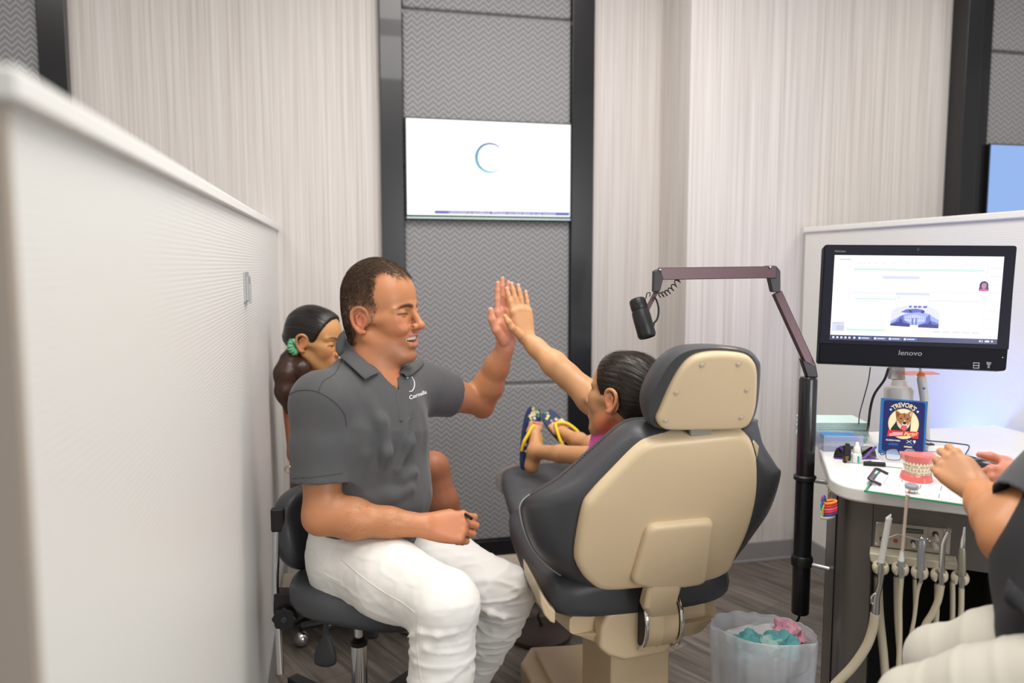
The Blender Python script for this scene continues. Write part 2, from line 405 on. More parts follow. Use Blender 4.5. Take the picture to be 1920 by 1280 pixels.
def closed_spline(pts, n=4):
    out = []; N = len(pts)
    for i in range(N):
        a, b, c, d = pts[i-1], pts[i], pts[(i+1) % N], pts[(i+2) % N]
        for k in range(n):
            t = k/n
            out.append(.5*((2*b)+(c-a)*t+(2*a-5*b+4*c-d)*t*t+(3*b-a-3*c+d)*t**3))
    return out
def loft(mb, rings, cap0=True, cap1=True):
    vs = [[mb.bm.verts.new(p) for p in r] for r in rings]; n = len(vs[0])
    for A, B in zip(vs, vs[1:]):
        for k in range(n): mb.bm.faces.new((A[k], A[(k+1) % n], B[(k+1) % n], B[k]))
    if cap0: mb.bm.faces.new(vs[0][::-1])
    if cap1: mb.bm.faces.new(vs[-1])
    return mb
def inset(ring, t):
    c = sum(ring, Vector())/len(ring); return [c+(p-c)*(1-t) for p in ring]
sp_ = closed_spline
r0 = sp_(outl(shell, 0.0))
NV = Vector(SN)
# shell: rounded edge lofts from the upholstery to the rear face
loft(MB(), [[p-NV*.03 for p in r0], r0, [p+NV*.008 for p in inset(r0, .012)], [p+NV*.014 for p in inset(r0, .035)], [p+NV*.016 for p in inset(r0, .08)], [p+NV*.020 for p in inset(r0, .4)]]).build('back_shell', 'cream_plastic', dc, auto=60)
k0 = sp_(outl(mixp(shell, silh, .12), .012)); k1 = sp_(outl(mixp(shell, silh, .45), .035)); k2 = sp_(outl(mixp(shell, silh, .82), .075)); k3 = sp_(outl(silh, .12)); k4 = sp_(outl(silh, .145))
k5 = [p-NV*.022 for p in inset(k4, .05)]; k6 = [p-NV*.0 for p in inset(k5, .2)]
loft(MB(), [inset(k0, .03), k0, k1, k2, k3, k4, k5, k6]).build('backrest_cushion', 'grey_vinyl', dc, auto=70)
pipe = [p+NV*.002 for p in k3]
n_ = len(pipe)
MB().tube([pipe[i % n_] for i in range(4*12+2, 4*17+2)], .0022, 8).build('piping', 'piping_white', dc)
st = [p+(NV*.003+Z0*.001) for p in sp_(outl(mixp(shell, silh, .97), .108))]
sb = MB()
for i in range(4*16+2, 4*21+1):
    a = st[i % n_]; b = st[(i+1) % n_]
    for q in range(5):
        u = a.lerp(b, q/5+.02); v = a.lerp(b, q/5+.13); sb.tube([u, v], .0009, 4)
sb.build('stitching', 'black_matte', dc)
# cover plate + arm + drum hinge
plate = [(583, 676), (700, 665), (828, 654), (815, 780), (797, 893), (716, 906), (590, 908), (520, 892), (550, 780)]
q0 = round_poly(outl(plate, -.016), [.024, .05, .02, .05, .022, .006, .006, .022, .05], 6)
loft(MB(), [q0, [p+NV*.012 for p in q0], [p+NV*.019 for p in inset(q0, .04)], [p+NV*.021 for p in inset(q0, .12)]]).build('cover_plate', 'cream_plastic', dc, auto=60)
DC = Vector((.834, 1.912, .468)); DR = .086
arm = MB(); prof = [Vector((0, SO[1]-.055, .72)), Vector((0, 1.765, .62)), Vector((0, 1.80, .56))]
secs = []
def armsec(c, hw, th, d):
    d = Vector(d).normalized(); nn = Vector((0, d.z, -d.y)); nn = nn if nn.y < 0 else -nn
    pts = [Vector((c.x-hw, c.y, c.z))-nn*th, Vector((c.x-hw, c.y, c.z))+nn*th*.6, Vector((c.x-hw*.8, c.y, c.z))+nn*th, Vector((c.x+hw*.8, c.y, c.z))+nn*th, Vector((c.x+hw, c.y, c.z))+nn*th*.6, Vector((c.x+hw, c.y, c.z))-nn*th]
    return pts
p1_ = onpl(*z4(652, 890), SO+SN*.02, SN); p2_ = p1_+Vector((-.002, .03, -.075))
loft(MB(), [armsec(p1_+Vector((0, -.02, .10)), .052, .012, (0, .3, -1)), armsec(p1_, .047, .016, (0, .3, -1)), armsec(p2_, .045, .02, (0, .2, -1)), armsec(Vector((.832, 1.845, .50)), .043, .025, (0, .1, -1))]).build('support_arm', 'cream_plastic', dc, bev=.006)
TX = frame(DC, (0, 1, 0), (0, 0, 1), (1, 0, 0))
MB().lathe([(DR-.012, -.045), (DR-.002, -.043), (DR, -.03), (DR, -.004), (DR+.0025, 0), (DR, .004), (DR, .03), (DR-.002, .043), (DR-.012, .045)], TX, 48).build('hinge_drum', 'cream_plastic', dc)
for sx in (-1, 1):
    b = MB(); pts = [(DC.x+sx*.049, DC.y+(DR+.004)*math.cos(R(a)), DC.z+(DR+.004)*math.sin(R(a))) for a in range(130, 262, 6)]
    b.tube(pts, .0055, 10, flat=((0, 1, 0), 1)); b.build('hinge_trim', 'chrome', dc)
MB().lathe([(DR-.014, -.053), (DR-.006, -.049), (DR-.006, .049), (DR-.014, .053)], TX, 40).build('hinge_core', 'black_plastic', dc)
# headrest
HO = np.array((.81, 1.585, 1.10)); HU = Vector((0, -.42, .907)).normalized(); HN = np.array(SR.cross(HU)); HN = -HN if HN[1] > 0 else HN; HV = Vector(HN)
hs = [(620, 290), (640, 320), (680, 327), (800, 327), (900, 325), (950, 318), (975, 290), (992, 230), (997, 120), (985, 75), (950, 48), (870, 38), (800, 42), (750, 60), (710, 100), (670, 170), (635, 250)]
hc = [(561, 245), (590, 308), (650, 330), (800, 332), (900, 331), (955, 324), (985, 290), (1003, 225), (1012, 108), (1002, 66), (960, 28), (865, 12), (780, 8), (703, 16), (643, 46), (595, 105), (562, 180)]
h0 = sp_(outl(hs, 0, HO, HN))
loft(MB(), [[p-HV*.02 for p in h0], h0, [p+HV*.006 for p in inset(h0, .018)], [p+HV*.009 for p in inset(h0, .05)], [p+HV*.010 for p in inset(h0, .12)]]).build('headrest_shell', 'cream_plastic', dc, auto=60)
g0 = sp_(outl(mixp(hs, hc, .45), .004, HO, HN)); g1 = sp_(outl(mixp(hs, hc, .75), .03, HO, HN)); g2 = sp_(outl(hc, .06, HO, HN)); g3 = sp_(outl(hc, .085, HO, HN))
loft(MB(), [inset(g0, .05), g0, g1, g2, g3, [p-HV*.016 for p in inset(g3, .08)], [p-HV*.012 for p in inset(g3, .3)]]).build('headrest_cushion', 'grey_vinyl', dc, auto=80)
for sx, sy in ((792, 88), (928, 85), (697, 192), (960, 182), (656, 296), (939, 285)):
    p = onpl(*z4(sx, sy), HO+HN*.0095, HN)
    MB().lathe([(.0085, -.001), (.0085, .0006), (.0045, .0008), (.0042, .003), (.0012, .0034), (.0010, .0015)], align(p, HV), 20).build('screw', 'screw', dc)
pa = onpl(*z4(786, 322), HO-HN*.01, HN); pb = onpl(*z4(786, 362), SO-SN*.004, SN)
dv = (pb-pa).normalized()
MB().prism([pa-dv*.03+X0*.026+HV*.006, pa-dv*.03-X0*.026+HV*.006, pa-dv*.03-X0*.026-HV*.008, pa-dv*.03+X0*.026-HV*.008], (pb-pa)+dv*.06).build('headrest_post', 'post_metal', dc, bev=.002)
tb = [onpl(*z4(*q), SO-SN*.012, SN) for q in ((972, 380), (990, 374), (1008, 395), (997, 455), (985, 452))]
MB().prism(tb, -NV*.02).build('release_tab', 'cream_plastic', dc, bev=.003)
# seat and leg cushion lofted towards the foot end
def sup(cx, cz, hx, hz, Y, n=28, e=3.2):
    out = []
    for k in range(n):
        a = 2*math.pi*k/n; c = math.cos(a); s_ = math.sin(a)
        out.append(Vector((cx+hx*abs(c)**(2/e)*(1 if c > 0 else -1), Y, cz+hz*abs(s_)**(2/e)*(1 if s_ > 0 else -1))))
    return out
def sec(Y, xl, xr, zb, zt, e=3.2): return sup((xl+xr)/2, (zb+zt)/2, (xr-xl)/2, (zt-zb)/2, Y, e=e)
rear = [sec(1.872, .62, .98, .505, .555), sec(1.875, .575, 1.035, .488, .585), sec(1.90, .548, 1.058, .475, .60), sec(2.0, .535, 1.066, .468, .605), sec(2.2, .54, 1.06, .468, .60), sec(2.42, .56, 1.04, .48, .60), sec(2.50, .575, 1.03, .49, .60), sec(2.53, .62, 1.0, .52, .58)]
loft(MB(), rear).build('seat_cushion', 'grey_vinyl', dc, auto=80)
legc = [sec(2.50, .62, 1.0, .50, .59), sec(2.52, .592, 1.02, .485, .61), sec(2.7, .612, 1.01, .50, .622), sec(2.86, .63, 1.0, .515, .635), sec(2.91, .642, .99, .53, .632), sec(2.93, .67, .965, .555, .61)]
loft(MB(), legc).build('leg_cushion', 'foot_grey', dc, auto=80)
rim = [sec(2.88, .618, 1.012, .508, .638), sec(2.915, .618, 1.012, .508, .638)]
loft(MB(), rim).build('toe_guard', mat('clear_cover', (.35, .3, .26), .3, alpha=.35), dc)
pan = [sec(1.91, .60, 1.0, .44, .50, 6), sec(2.5, .60, 1.0, .44, .50, 6)]
loft(MB(), [sec(1.925, .68, 1.0, .38, .49, 6), sec(1.9, .60, 1.02, .43, .49, 6), sec(2.1, .56, 1.03, .43, .485, 6), sec(2.5, .60, 1.0, .45, .50, 6)]).build('seat_pan', 'cream_plastic', dc, bev=.004)
lip = [P(*z4(*q), 2.03) for q in ((180, 925), (186, 985), (200, 1025), (222, 1052), (243, 1062), (245, 1012), (222, 990), (200, 955))]
MB().prism(lip, (.012, .22, .0)).build('side_skirt', 'cream_plastic', dc, bev=.006, seg=3)
hp = [P(*z4(*q), 2.02) for q in ((462, 1050), (560, 1030), (725, 1040), (742, 1085), (745, 1215), (715, 1240), (540, 1250), (470, 1222), (432, 1190), (436, 1100))]
MB().prism([Vector((p.x, 1.875, p.z)) for p in hp], (0, .30, 0)).build('lift_housing', 'cream_plastic', dc, bev=.018, seg=4)
MB().box((.735, 1.95, .03), (.91, 2.2, .36)).build('column', 'cream_plastic', dc, bev=.008)
b = MB(); b.prism([(.60, 2.44, 0), (.62, 2.02, 0), (.70, 1.90, 0), (.93, 1.90, 0), (.97, 2.0, 0), (.97, 2.50, 0), (.66, 2.54, 0)], (0, 0, .085)); b.build('base_plate', 'cream_plastic', dc, bev=.012, seg=3)
MB().box((.66, 2.02, .085), (.93, 2.48, .105)).build('base_cover', 'cream_plastic', dc, bev=.006)
# foot control disc on the floor
fc = thing('foot_control', 'round brown foot control disc on the floor between knee and dental chair', 'foot control', tuple(on(1010, 1190, Z=0)))
c0 = on(1012, 1192, Z=0)
MB().lathe([(.115, 0), (.12, .006), (.118, .018), (.10, .03), (.05, .036), (.012, .038)], ln(c0), 40).build('disc', 'disc_brown', fc)
MB().tube(spline([c0+Vector((.01, 0, .036)), c0+Vector((.0, .02, .075)), c0+Vector((.05, .05, .09)), c0+Vector((.13, .02, .04)), c0+Vector((.21, -.06, .012)), c0+Vector((.24, -.16, .008))]), .0055, 8).build('cable', 'black_plastic', fc)

# ------------------------------------------------------------------ stool under the man
def z2(x, y): return (500+x*.3906, 780+y*.3906)
ks = thing('operator_stool', 'grey vinyl swivel stool with chrome post carrying the man', 'stool', (.10, 2.22, 0))
TH = R(-26-0); fw = Vector((math.cos(R(13.2))*math.cos(R(28))-math.sin(R(13.2))*math.sin(R(28))*1, 0, 0))
# facing of the seated man: mostly to the camera's right, turned a little towards the camera
crv = Vector(cr); chv = Vector((math.sin(YAW), math.cos(YAW), 0))
fw = (crv*math.cos(R(26))-chv*math.sin(R(26))).normalized(); sd = Z0.cross(fw)   # sd = his left
SC = P(706, 1078, 2.18)
def L(x, y, z, c=None): return (c or SC)+fw*x+sd*y+Z0*z
b = MB(); rings = []
for k, (s_, z, f_) in enumerate([(.80, -.055, 0), (.95, -.05, 0), (1.0, -.03, 0), (1.0, -.005, 0), (.97, .014, .0), (.88, .024, 0), (.6, .02, 0), (.2, .012, 0)]):
    ring = []
    for i in range(48):
        a = 2*math.pi*i/48; c = math.cos(a); n = math.sin(a)
        x = .205*abs(c)**.75*(1 if c > 0 else -1); y = .225*abs(n)**.75*(1 if n > 0 else -1)
        if x > 0: y *= 1-.1*(x/.2)
        ring.append(L(x*s_, y*s_, z-.028*max(0, x/.2)**2))
    rings.append(ring)
loft(b, rings).build('seat', 'grey_vinyl', ks, auto=80)
BC = P(584, 985, 2.24)
rings = []
for k, (s_, x) in enumerate([(.75, -.045), (.95, -.038), (1.0, -.02), (1, 0), (.93, .016), (.8, .02), (.4, .018)]):
    ring = []
    for i in range(40):
        a = 2*math.pi*i/40; c = math.cos(a); n = math.sin(a)
        y = .128*abs(c)**.8*(1 if c > 0 else -1); z = .112*abs(n)**.75*(1 if n > 0 else -1)
        ring.append(L(x+.9*(y*s_)**2-.15*z, y*s_, z*s_, BC))
    rings.append(ring)
loft(MB(), rings).build('backrest', 'grey_vinyl', ks, auto=80)
d_ = 2.13
MB().tube(spline([P(519, 958, d_), P(518, 1010, d_), P(517, 1060, d_), P(517, 1120, d_), P(522, 1180, d_), P(526, 1262, d_)]), .0095, 12).build('back_bar', 'chrome', ks)
MB().box((-.018, -.014, -.03), (.018, .014, .034), align(P(521, 975, d_), (0, 0, 1))).build('bar_clamp', 'black_plastic', ks, bev=.006)
q = [P(*p, d_-.01) for p in ((512, 1112), (545, 1113), (560, 1130), (575, 1155), (556, 1168), (545, 1180), (524, 1182), (512, 1150))]
MB().prism(q, Vector(chv)*.045).build('bracket', 'black_plastic', ks, bev=.004)
kp = P(532, 1162, d_-.03)
ko = MB(); ring = []
ko.prism([kp+(crv*math.cos(a)+Z0*math.sin(a))*(.031+.003*math.cos(a*8)) for a in [2*math.pi*i/32 for i in range(32)]], chv*.02)
ko.build('tension_knob', 'black_plastic', ks, bev=.003)
MB().lathe([(.007, 0), (.009, .002), (.009, .006)], align(kp-chv*.004, chv), 16).build('knob_cap', 'dark_plastic', ks)
def lever(px, y0, y1, w, D, y2, nm='lever'):
    a = P(px, y0, D); bb = P(px, y1, D); b = MB()
    b.tube([a, a.lerp(bb, .35)], .0055, 8)
    pts = [a.lerp(bb, .3), a.lerp(bb, .5), a.lerp(bb, .75), a.lerp(bb, .93), a.lerp(bb, 1.0)]
    b.tube(spline(pts, 4), [w*t for t in [.28]*4+[.45]*1+[.6, .75, .85, .95, 1, 1, 1, .95, .85, .7, .5, .3][:12]][:17], 14, flat=(tuple(chv), .28))
    b.build(nm, 'dark_plastic', ks)
lever(610, 1148, 1250, .030, 2.08, 0)
lever(694, 1140, 1198, .024, 2.3, 0)
gx = P(672, 1150, 2.2); zt = gx.z
MB().lathe([(.0115, 0), (.0115, zt)], ln((gx.x, gx.y, 0)), 24).build('inner_post', 'chrome', ks)
zc = P(671, 1202, 2.2).z
MB().lathe([(.0225, .1), (.0225, zc)], ln((gx.x, gx.y, 0)), 32).build('outer_post', 'chrome', ks)
MB().lathe([(.024, zc-.012), (.025, zc), (.018, zc+.008), (.014, zc+.01)], ln((gx.x, gx.y, 0)), 32).build('post_collar', 'black_plastic', ks)
MB().lathe([(.05, .10), (.05, .155), (.03, .165)], ln((gx.x, gx.y, 0)), 32).build('base_hub', 'black_plastic', ks, bev=.003)
g0_ = Vector((gx.x, gx.y, 0))
e1 = on(548, 1262, Z=.13)
LB = (Vector((e1.x, e1.y, 0))-g0_).length; LB = min(.36, max(.28, LB))
a1 = math.atan2(e1.y-g0_.y, e1.x-g0_.x)
for i in range(5):
    a = a1-2*math.pi*i/5; d = Vector((math.cos(a), math.sin(a), 0)); s_ = Vector((-d.y, d.x, 0))
    p0 = g0_+d*.04; p1 = g0_+d*LB
    b = MB(); b.prism([p0+s_*.026+Z0*.11, p0-s_*.026+Z0*.11, p0-s_*.026+Z0*.15, p0+s_*.026+Z0*.15], None, [p1+s_*.019+Z0*.092, p1-s_*.019+Z0*.092, p1-s_*.019+Z0*.125, p1+s_*.019+Z0*.125])
    leg = b.build('base_leg', 'dark_plastic', ks, bev=.004)
    w = MB(); w.ball(p1+d*-.005+Z0*.031, .031); cs = w.build('caster', 'chrome', ks)
    h = MB(); h.lathe([(.010, .05), (.010, .10)], ln(p1+d*-.005), 12); h.lathe([(.033, .03), (.033, .036), (.028, .05), (.012, .058)], ln(p1+d*-.005), 20); h.build('caster_hood', 'black_plastic', ks)
# second stool: the woman's, only its ball casters and base show
w0 = Vector((.06, 2.86, 0)); 
ws = thing('waiting_stool', 'low black stool with chrome ball casters carrying the woman behind the man', 'stool', tuple(w0))
cA = on(565, 1197, Z=.028); cB = on(763, 1174, Z=.028)
w0 = (cA+cB)/2+chv*.02; w0.z = 0
MB().lathe([(.16, .42), (.185, .43), (.19, .455), (.185, .475), (.15, .485), (.02, .487)], ln(w0), 40).build('seat', 'black_matte', ws)
MB().lathe([(.02, .07), (.02, .43)], ln(w0), 20).build('post', 'black_plastic', ws)
for i, c in enumerate((cA, cB, w0+Vector((.10, .07, 0)), w0+Vector((-.10, .09, 0)))):
    c = Vector((c.x, c.y, .028)); d = (c-w0); d.z = 0; d.normalize()
    MB().tube([w0+Z0*.085, Vector((c.x, c.y, .075))], .014, 10).build('base_leg', 'black_plastic', ws)
    MB().ball(c, .028).build('caster', 'chrome', ws)
    MB().lathe([(.008, .05), (.008, .08)], ln((c.x, c.y, 0)), 10).build('caster_stem', 'black_plastic', ws)

# ------------------------------------------------------------------ pole light
D1 = 2.19
po = thing('pole_light', 'black pole mounted dental light with a maroon folding arm and a small lamp', 'dental light', tuple(P(1502, 1168, D1)))
pt = P(1516, 706, D1); pb = P(1497, 1168, D1); pb = Vector((pt.x, pt.y, pb.z)) if abs(pt.x-pb.x) < .05 else pb
pr_ = .0245
MB().lathe([(pr_-.002, 0), (pr_, .003), (pr_, pt.z-pb.z-.008), (pr_-.004, pt.z-pb.z)], ln(pb), 32).build('pole', 'black_gloss', po)
def zat(y): return P(1505, y, D1).z
MB().lathe([(pr_+.001, 0), (pr_+.006, .003), (pr_+.006, .012), (pr_+.002, .016)], ln((pt.x, pt.y, zat(905))), 32).build('collar', 'black_plastic', po)
MB().lathe([(pr_+.001, 0), (pr_+.005, .001), (pr_+.0055, .02), (pr_+.003, .028), (pr_+.001, .03)], ln((pt.x, pt.y, zat(1072))), 32).build('collar', 'black_plastic', po)
cl0 = Vector((pt.x, pt.y, zat(1067))); cl1 = P(1600, 1077, 2.16)
MB().tube([cl0, cl1], .006, 10).build('mounting_rod', 'steel', po)
cl0 = Vector((pt.x, pt.y, zat(903))); cl1 = P(1575, 908, 2.16)
MB().tube([cl0, cl1], .006, 10).build('mounting_rod', 'steel', po)
MB().tube(spline([pb+Z0*.01, pb+Vector((-.005, 0, -.02)), pb+Vector((-.02, .03, -.1)), pb+Vector((-.03, .07, -.30))]), .0035, 6).build('power_cable', 'black_plastic', po)
def bar(pa, pb, w, t, wdir):
    """rectangular bar; w along wdir"""
    d = (pb-pa).normalized(); wd = (Vector(wdir)-d*Vector(wdir).dot(d)).normalized(); td = d.cross(wd)
    return [pa+wd*w+td*t, pa-wd*w+td*t, pa-wd*w-td*t, pa+wd*w-td*t], pb-pa
ja = P(1521, 690, D1); jb = P(1456, 548, D1+.02)
pp, vv = bar(ja, jb, .0125, .011, cr); MB().prism(pp, vv).build('lower_arm', 'maroon_metal', po, bev=.003)
MB().prism([P(*p, D1-.011) for p in ((1502, 672), (1531, 686), (1535, 708), (1514, 708))], chv*.024).build('lower_joint', 'black_plastic', po, bev=.004)
MB().prism([P(*p, D1-.008) for p in ((1438, 498), (1456, 498), (1464, 508), (1464, 548), (1449, 548), (1443, 522))], chv*.03).build('elbow_joint', 'dark_plastic', po, bev=.003)
pp, vv = bar(P(1236, 513, D1-.06), P(1452, 510, D1), .0165, .012, Z0); MB().prism(pp, vv).build('upper_arm', 'maroon_metal', po, bev=.002)
MB().prism([P(*p, D1-.075) for p in ((1226, 508), (1238, 503), (1244, 522), (1238, 546), (1225, 548))], chv*.028).build('front_joint', 'dark_plastic', po, bev=.003)
for px, py in ((1238, 506), (1444, 501)):
    MB().ball(P(px, py, D1-.08 if px < 1300 else D1-.02), .0032).build('joint_screw', 'chrome', po)
pp, vv = bar(P(1234, 540, D1-.06), P(1212, 582, D1-.07), .006, .004, cr); MB().prism(pp, vv).build('lamp_yoke', 'maroon_metal', po, bev=.001)
la = P(1194, 560, D1-.06); lb = P(1214, 632, D1-.085); dl = (lb-la).normalized(); LL = (lb-la).length
lh = MB().lathe([(.017, 0), (.021, .003), (.0225, .008), (.0225, .03), (.0205, .033), (.0235, .036), (.0245, .05), (.0245, LL-.005), (.0215, LL), (.018, LL-.003), (.002, LL-.004)], align(la, dl), 32).build('lamp_head', 'black_plastic', po)
MB().ball(P(1203, 594, D1-.092), .0034).build('pivot_screw', 'chrome', lh)
MB().tube(spline([P(1222, 610, D1-.08), P(1232, 598, D1-.08), P(1235, 580, D1-.08), P(1231, 563, D1-.08), P(1226, 556, D1-.08)]), .0026, 8).build('lamp_handle', 'black_plastic', lh)
MB().tube([P(1222, 610, D1-.08), P(1226, 612, D1-.08)], .006, 8).build('handle_mount', 'black_plastic', lh)
MB().tube(spline([P(1211, 560, D1-.06), P(1213, 550, D1-.06), P(1219, 549, D1-.06), P(1218, 556, D1-.06)]), .0015, 6).build('wire_loop', 'black_plastic', lh)
ca = P(1236, 553, D1-.055); cb = P(1275, 521, D1-.045); dd = (cb-ca); u_ = Vector((dd.z, 0, -dd.x)).normalized(); v_ = dd.normalized().cross(u_)
MB().tube([ca+dd*(t/90)+Z0*(-.012*math.sin(math.pi*t/90))+(u_*math.cos(t*.45*1)+v_*math.sin(t*.45))*.0075 for t in range(91)], .0016, 6).build('coiled_cable', 'black_plastic', po)

# ------------------------------------------------------------------ waste bin
bc = on(1428, 1330, Z=0); bc = P(1430, 1190, 2.10); bc = Vector((bc.x, bc.y, 0)); HB = .42
wb = thing('waste_bin', 'grey waste bin lined with a clear plastic bag, beside the black pole', 'bin', tuple(bc))
MB().lathe([(.10, 0), (.105, .005), (.122, HB-.065), (.125, HB-.06), (.120, HB-.06), (.103, .012), (.02, .01)], ln(bc), 40).build('bin_body', 'bin_grey', wb)
def liner(u, v):
    a = 2*math.pi*u; ca = math.cos(a); sa = math.sin(a); hz = .022*math.sin(a*1-2.4)
    n1 = noise.noise(Vector((ca*2.2, sa*2.2, v*1.5))); n2 = noise.noise(Vector((ca*6, sa*6, v*2+4))); n3 = noise.noise(Vector((ca*9+3, sa*9, v*5)))
    n = (n1*.020+n2*.007+n3*.0015)
    if v < .5:
        t = v/.5; r = .124+.014*t+max(-.002, n*(.5+.4*t)); z = .06+(HB-.05)*t+hz*t
    elif v < .62:
        t = (v-.5)/.12; r = .138-.006*t+max(-.002, n*.9); z = HB+.01+.012*math.sin(math.pi*t)+hz+.004*n2
    else:
        t = (v-.62)/.38; r = .132-.030*t-.022*t*t+n*1.0*(1-.5*t)-.004; z = HB+.01-.16*t+hz*(1-t)+.004*n2*(1-t)
        r = min(r, .120) if t > .12 else r
    return bc+Vector((r*ca, r*sa, z))
MB().grid(liner, 160, 60, True).build('bag_liner', 'bin_liner', wb, auto=180)
def crumple(name, c, s, mt, label, seed, cat='tissue'):
    b = MB(); bmesh.ops.create_icosphere(b.bm, subdivisions=4, radius=1)
    for v in b.bm.verts:
        p = v.co.copy(); r = 1+.55*noise.noise(p*1.6+Vector((seed, 0, 0)))+.3*abs(noise.noise(p*3.7+Vector((0, seed, 0))))
        v.co = Vector(c)+Vector((p.x*s[0]*r, p.y*s[1]*r, p.z*s[2]*r))
    o = b.build(name, mt, auto=28); tag(o, label, cat); return o
bz = bc+Vector((0, -.01, HB-.025))
crumple('crumpled_paper', bz+Vector((-.045, -.005, .0)), (.045, .04, .04), 'tissue_teal', 'crumpled teal paper on the left in the lined waste bin', 1.0, 'paper')
crumple('crumpled_paper', bz+Vector((.03, -.02, .005)), (.05, .04, .035), 'tissue_teal', 'folded teal paper in the middle of the waste bin', 5.0, 'paper')
crumple('crumpled_paper', bz+Vector((-.002, -.035, .012)), (.035, .03, .028), 'tissue_pale', 'pale green crumpled paper between two teal ones in the bin', 9.0, 'paper')
crumple('plastic_wrapper', bz+Vector((.075, .01, .02)), (.035, .045, .03), 'wrap_pink', 'pink plastic wrapper on the right in the waste bin', 13.0, 'wrapper')
crumple('crumpled_tissue', bz+Vector((.0, .06, -.01)), (.075, .035, .035), 'tissue_white', 'grey white tissue at the back of the waste bin', 17.0, 'tissue')

# ------------------------------------------------------------------ cart with counter
mat('taupe_metal', (.115, .102, .09), .38, .35, noisy=.06, nscale=3)
mat('counter_white', (.83, .82, .80), .3)
mat('counter_edge', (.62, .62, .61), .4)
mat('plate_beige', (.36, .32, .26), .42, .2)
mat('holder_beige', (.52, .47, .36), .4)
mat('hose_beige', (.46, .40, .29), .45)
mat('tip_white', (.72, .72, .70), .4)
mat('tip_pink', (.66, .52, .45), .4)
mat('syringe_grey', (.33, .34, .36), .35, .5)
mat('olive_metal', (.30, .29, .22), .35, .5)
mat('red_lens', (.35, .03, .03), .2)
mat('toggle_white', (.58, .57, .52), .35)
mat('display_grey', (.12, .125, .12), .3)
mat('silver_text', (.16, .16, .17), .4, .3)
mat('monitor_black', (.006, .006, .010), .55, spec=.10)
mat('monitor_bezel', (.010, .010, .018), .5, spec=.15)
def em(name, c, s=1.0): return mat(name, (0, 0, 0), .3, emit=c, es=s)
em('scr_white', (.93, .94, 1), 1.12); em('scr_lilac', (.74, .77, .95)); em('scr_grey', (.62, .64, .80)); em('scr_mint', (.66, .90, .82)); em('scr_task', (.035, .04, .15)); em('scr_task2', (.09, .14, .36))
em('scr_xdark', (.025, .03, .26)); em('scr_xmid', (.12, .16, .60)); em('scr_xlight', (.40, .47, .95)); em('scr_xpale', (.80, .82, 1)); em('scr_hair', (.05, .03, .09)); em('scr_skin', (.50, .28, .38)); em('scr_shirt', (.75, .10, .36)); em('led_green', (.05, 1, .35), 1.5)
CT = .88; CH = .036
cart = thing('dental_cart', 'dark taupe dental cart with white countertop and instrument holder on its front', 'cart', (1.6, 1.6, 0))
t0, t1, t2, t3 = on(1534, 858, Z=CT-CH), on(1556, 925, Z=CT-CH), on(1590, 940, Z=CT-CH), on(1815, 967, Z=CT-CH)
top = [Vector(p) for p in (tuple(t0), tuple(t1), tuple(t2), tuple(t3), (1.66, 1.10, CT-CH), (2.09, 1.10, CT-CH), (2.12, 2.12, CT-CH), (1.47, 2.12, CT-CH))]
topr = round_poly(top, [.02, .035, .045, .05, .1, .02, .01, .03], 6)
MB().prism(topr, (0, 0, CH)).build('countertop', 'counter_white', cart, bev=.012, seg=4)
cen = Vector((1.62, 1.62, 0))
EF = (t3-t2).normalized(); NF = Vector((EF.y, -EF.x, 0)); FO = Vector((t2.x, t2.y, 0))-NF*.03   # front plane of the body
body = [Vector(p) for p in ((1.345, 1.88, 0), (1.168, 1.572, 0), (1.172, 1.500, 0), (1.25, 1.434, 0))]
# body left wing, back block and right drawer block; the hose bay between them is open
g_ = lambda a, d: FO+EF*a-NF*d       # a along the front, d into the cart
sI = NF*-.03+EF*.0
tl = Vector((t0.x, t0.y, 0)); tb_ = Vector((t1.x, t1.y, 0)); ed_ = (tl-tb_).normalized(); en_ = Vector((ed_.y, -ed_.x, 0))
left = round_poly([tl+en_*.03, tb_+en_*.03+ed_*.02, g_(.0, .012), g_(.055, 0), g_(.055, .30)], [.01, .05, .06, .004, .01], 6)
MB().prism(left, (0, 0, CT-CH-.001)).build('cabinet_body', 'taupe_metal', cart, bev=.002)
MB().prism([g_(.05, .30), g_(.62, .30), Vector((2.06, 1.2, 0)), Vector((2.07, 2.06, 0)), Vector((1.50, 2.06, 0)), tl+en_*.03], (0, 0, CT-CH-.001)).build('cabinet_back', 'dark_slot', cart)
zb = onpl(1700, 1052, FO, NF).z
MB().prism([g_(.0551, 0), g_(.315, 0), g_(.315, .3), g_(.0551, .3)], (0, 0, CT-CH-.002-zb)).build('front_panel', 'taupe_metal', cart, bev=.001)
cart.children[-1].location.z += zb
right = round_poly([g_(.318, 0), g_(.36, -.0), g_(.62, 0), g_(.62, .3), g_(.318, .3)], [.003, .03, .03, .01, .01], 4)
MB().prism(right, (0, 0, CT-CH-.001)).build('drawer_block', 'taupe_metal', cart, bev=.002)
MB().box((-.0005, -.0015, .1), (.0025, .003, CT-.05), frame(g_(.335, 0), EF, -NF, Z0)).build('drawer_seam', 'dark_slot', cart)
# left wing vertical seam strips
for q in (0,):
    MB().box((-.001, -.003, .0), (.001, .002, CT-.045), frame(tb_+en_*.03+ed_*.11, ed_, en_, Z0)).build('seam', 'dark_slot', cart)
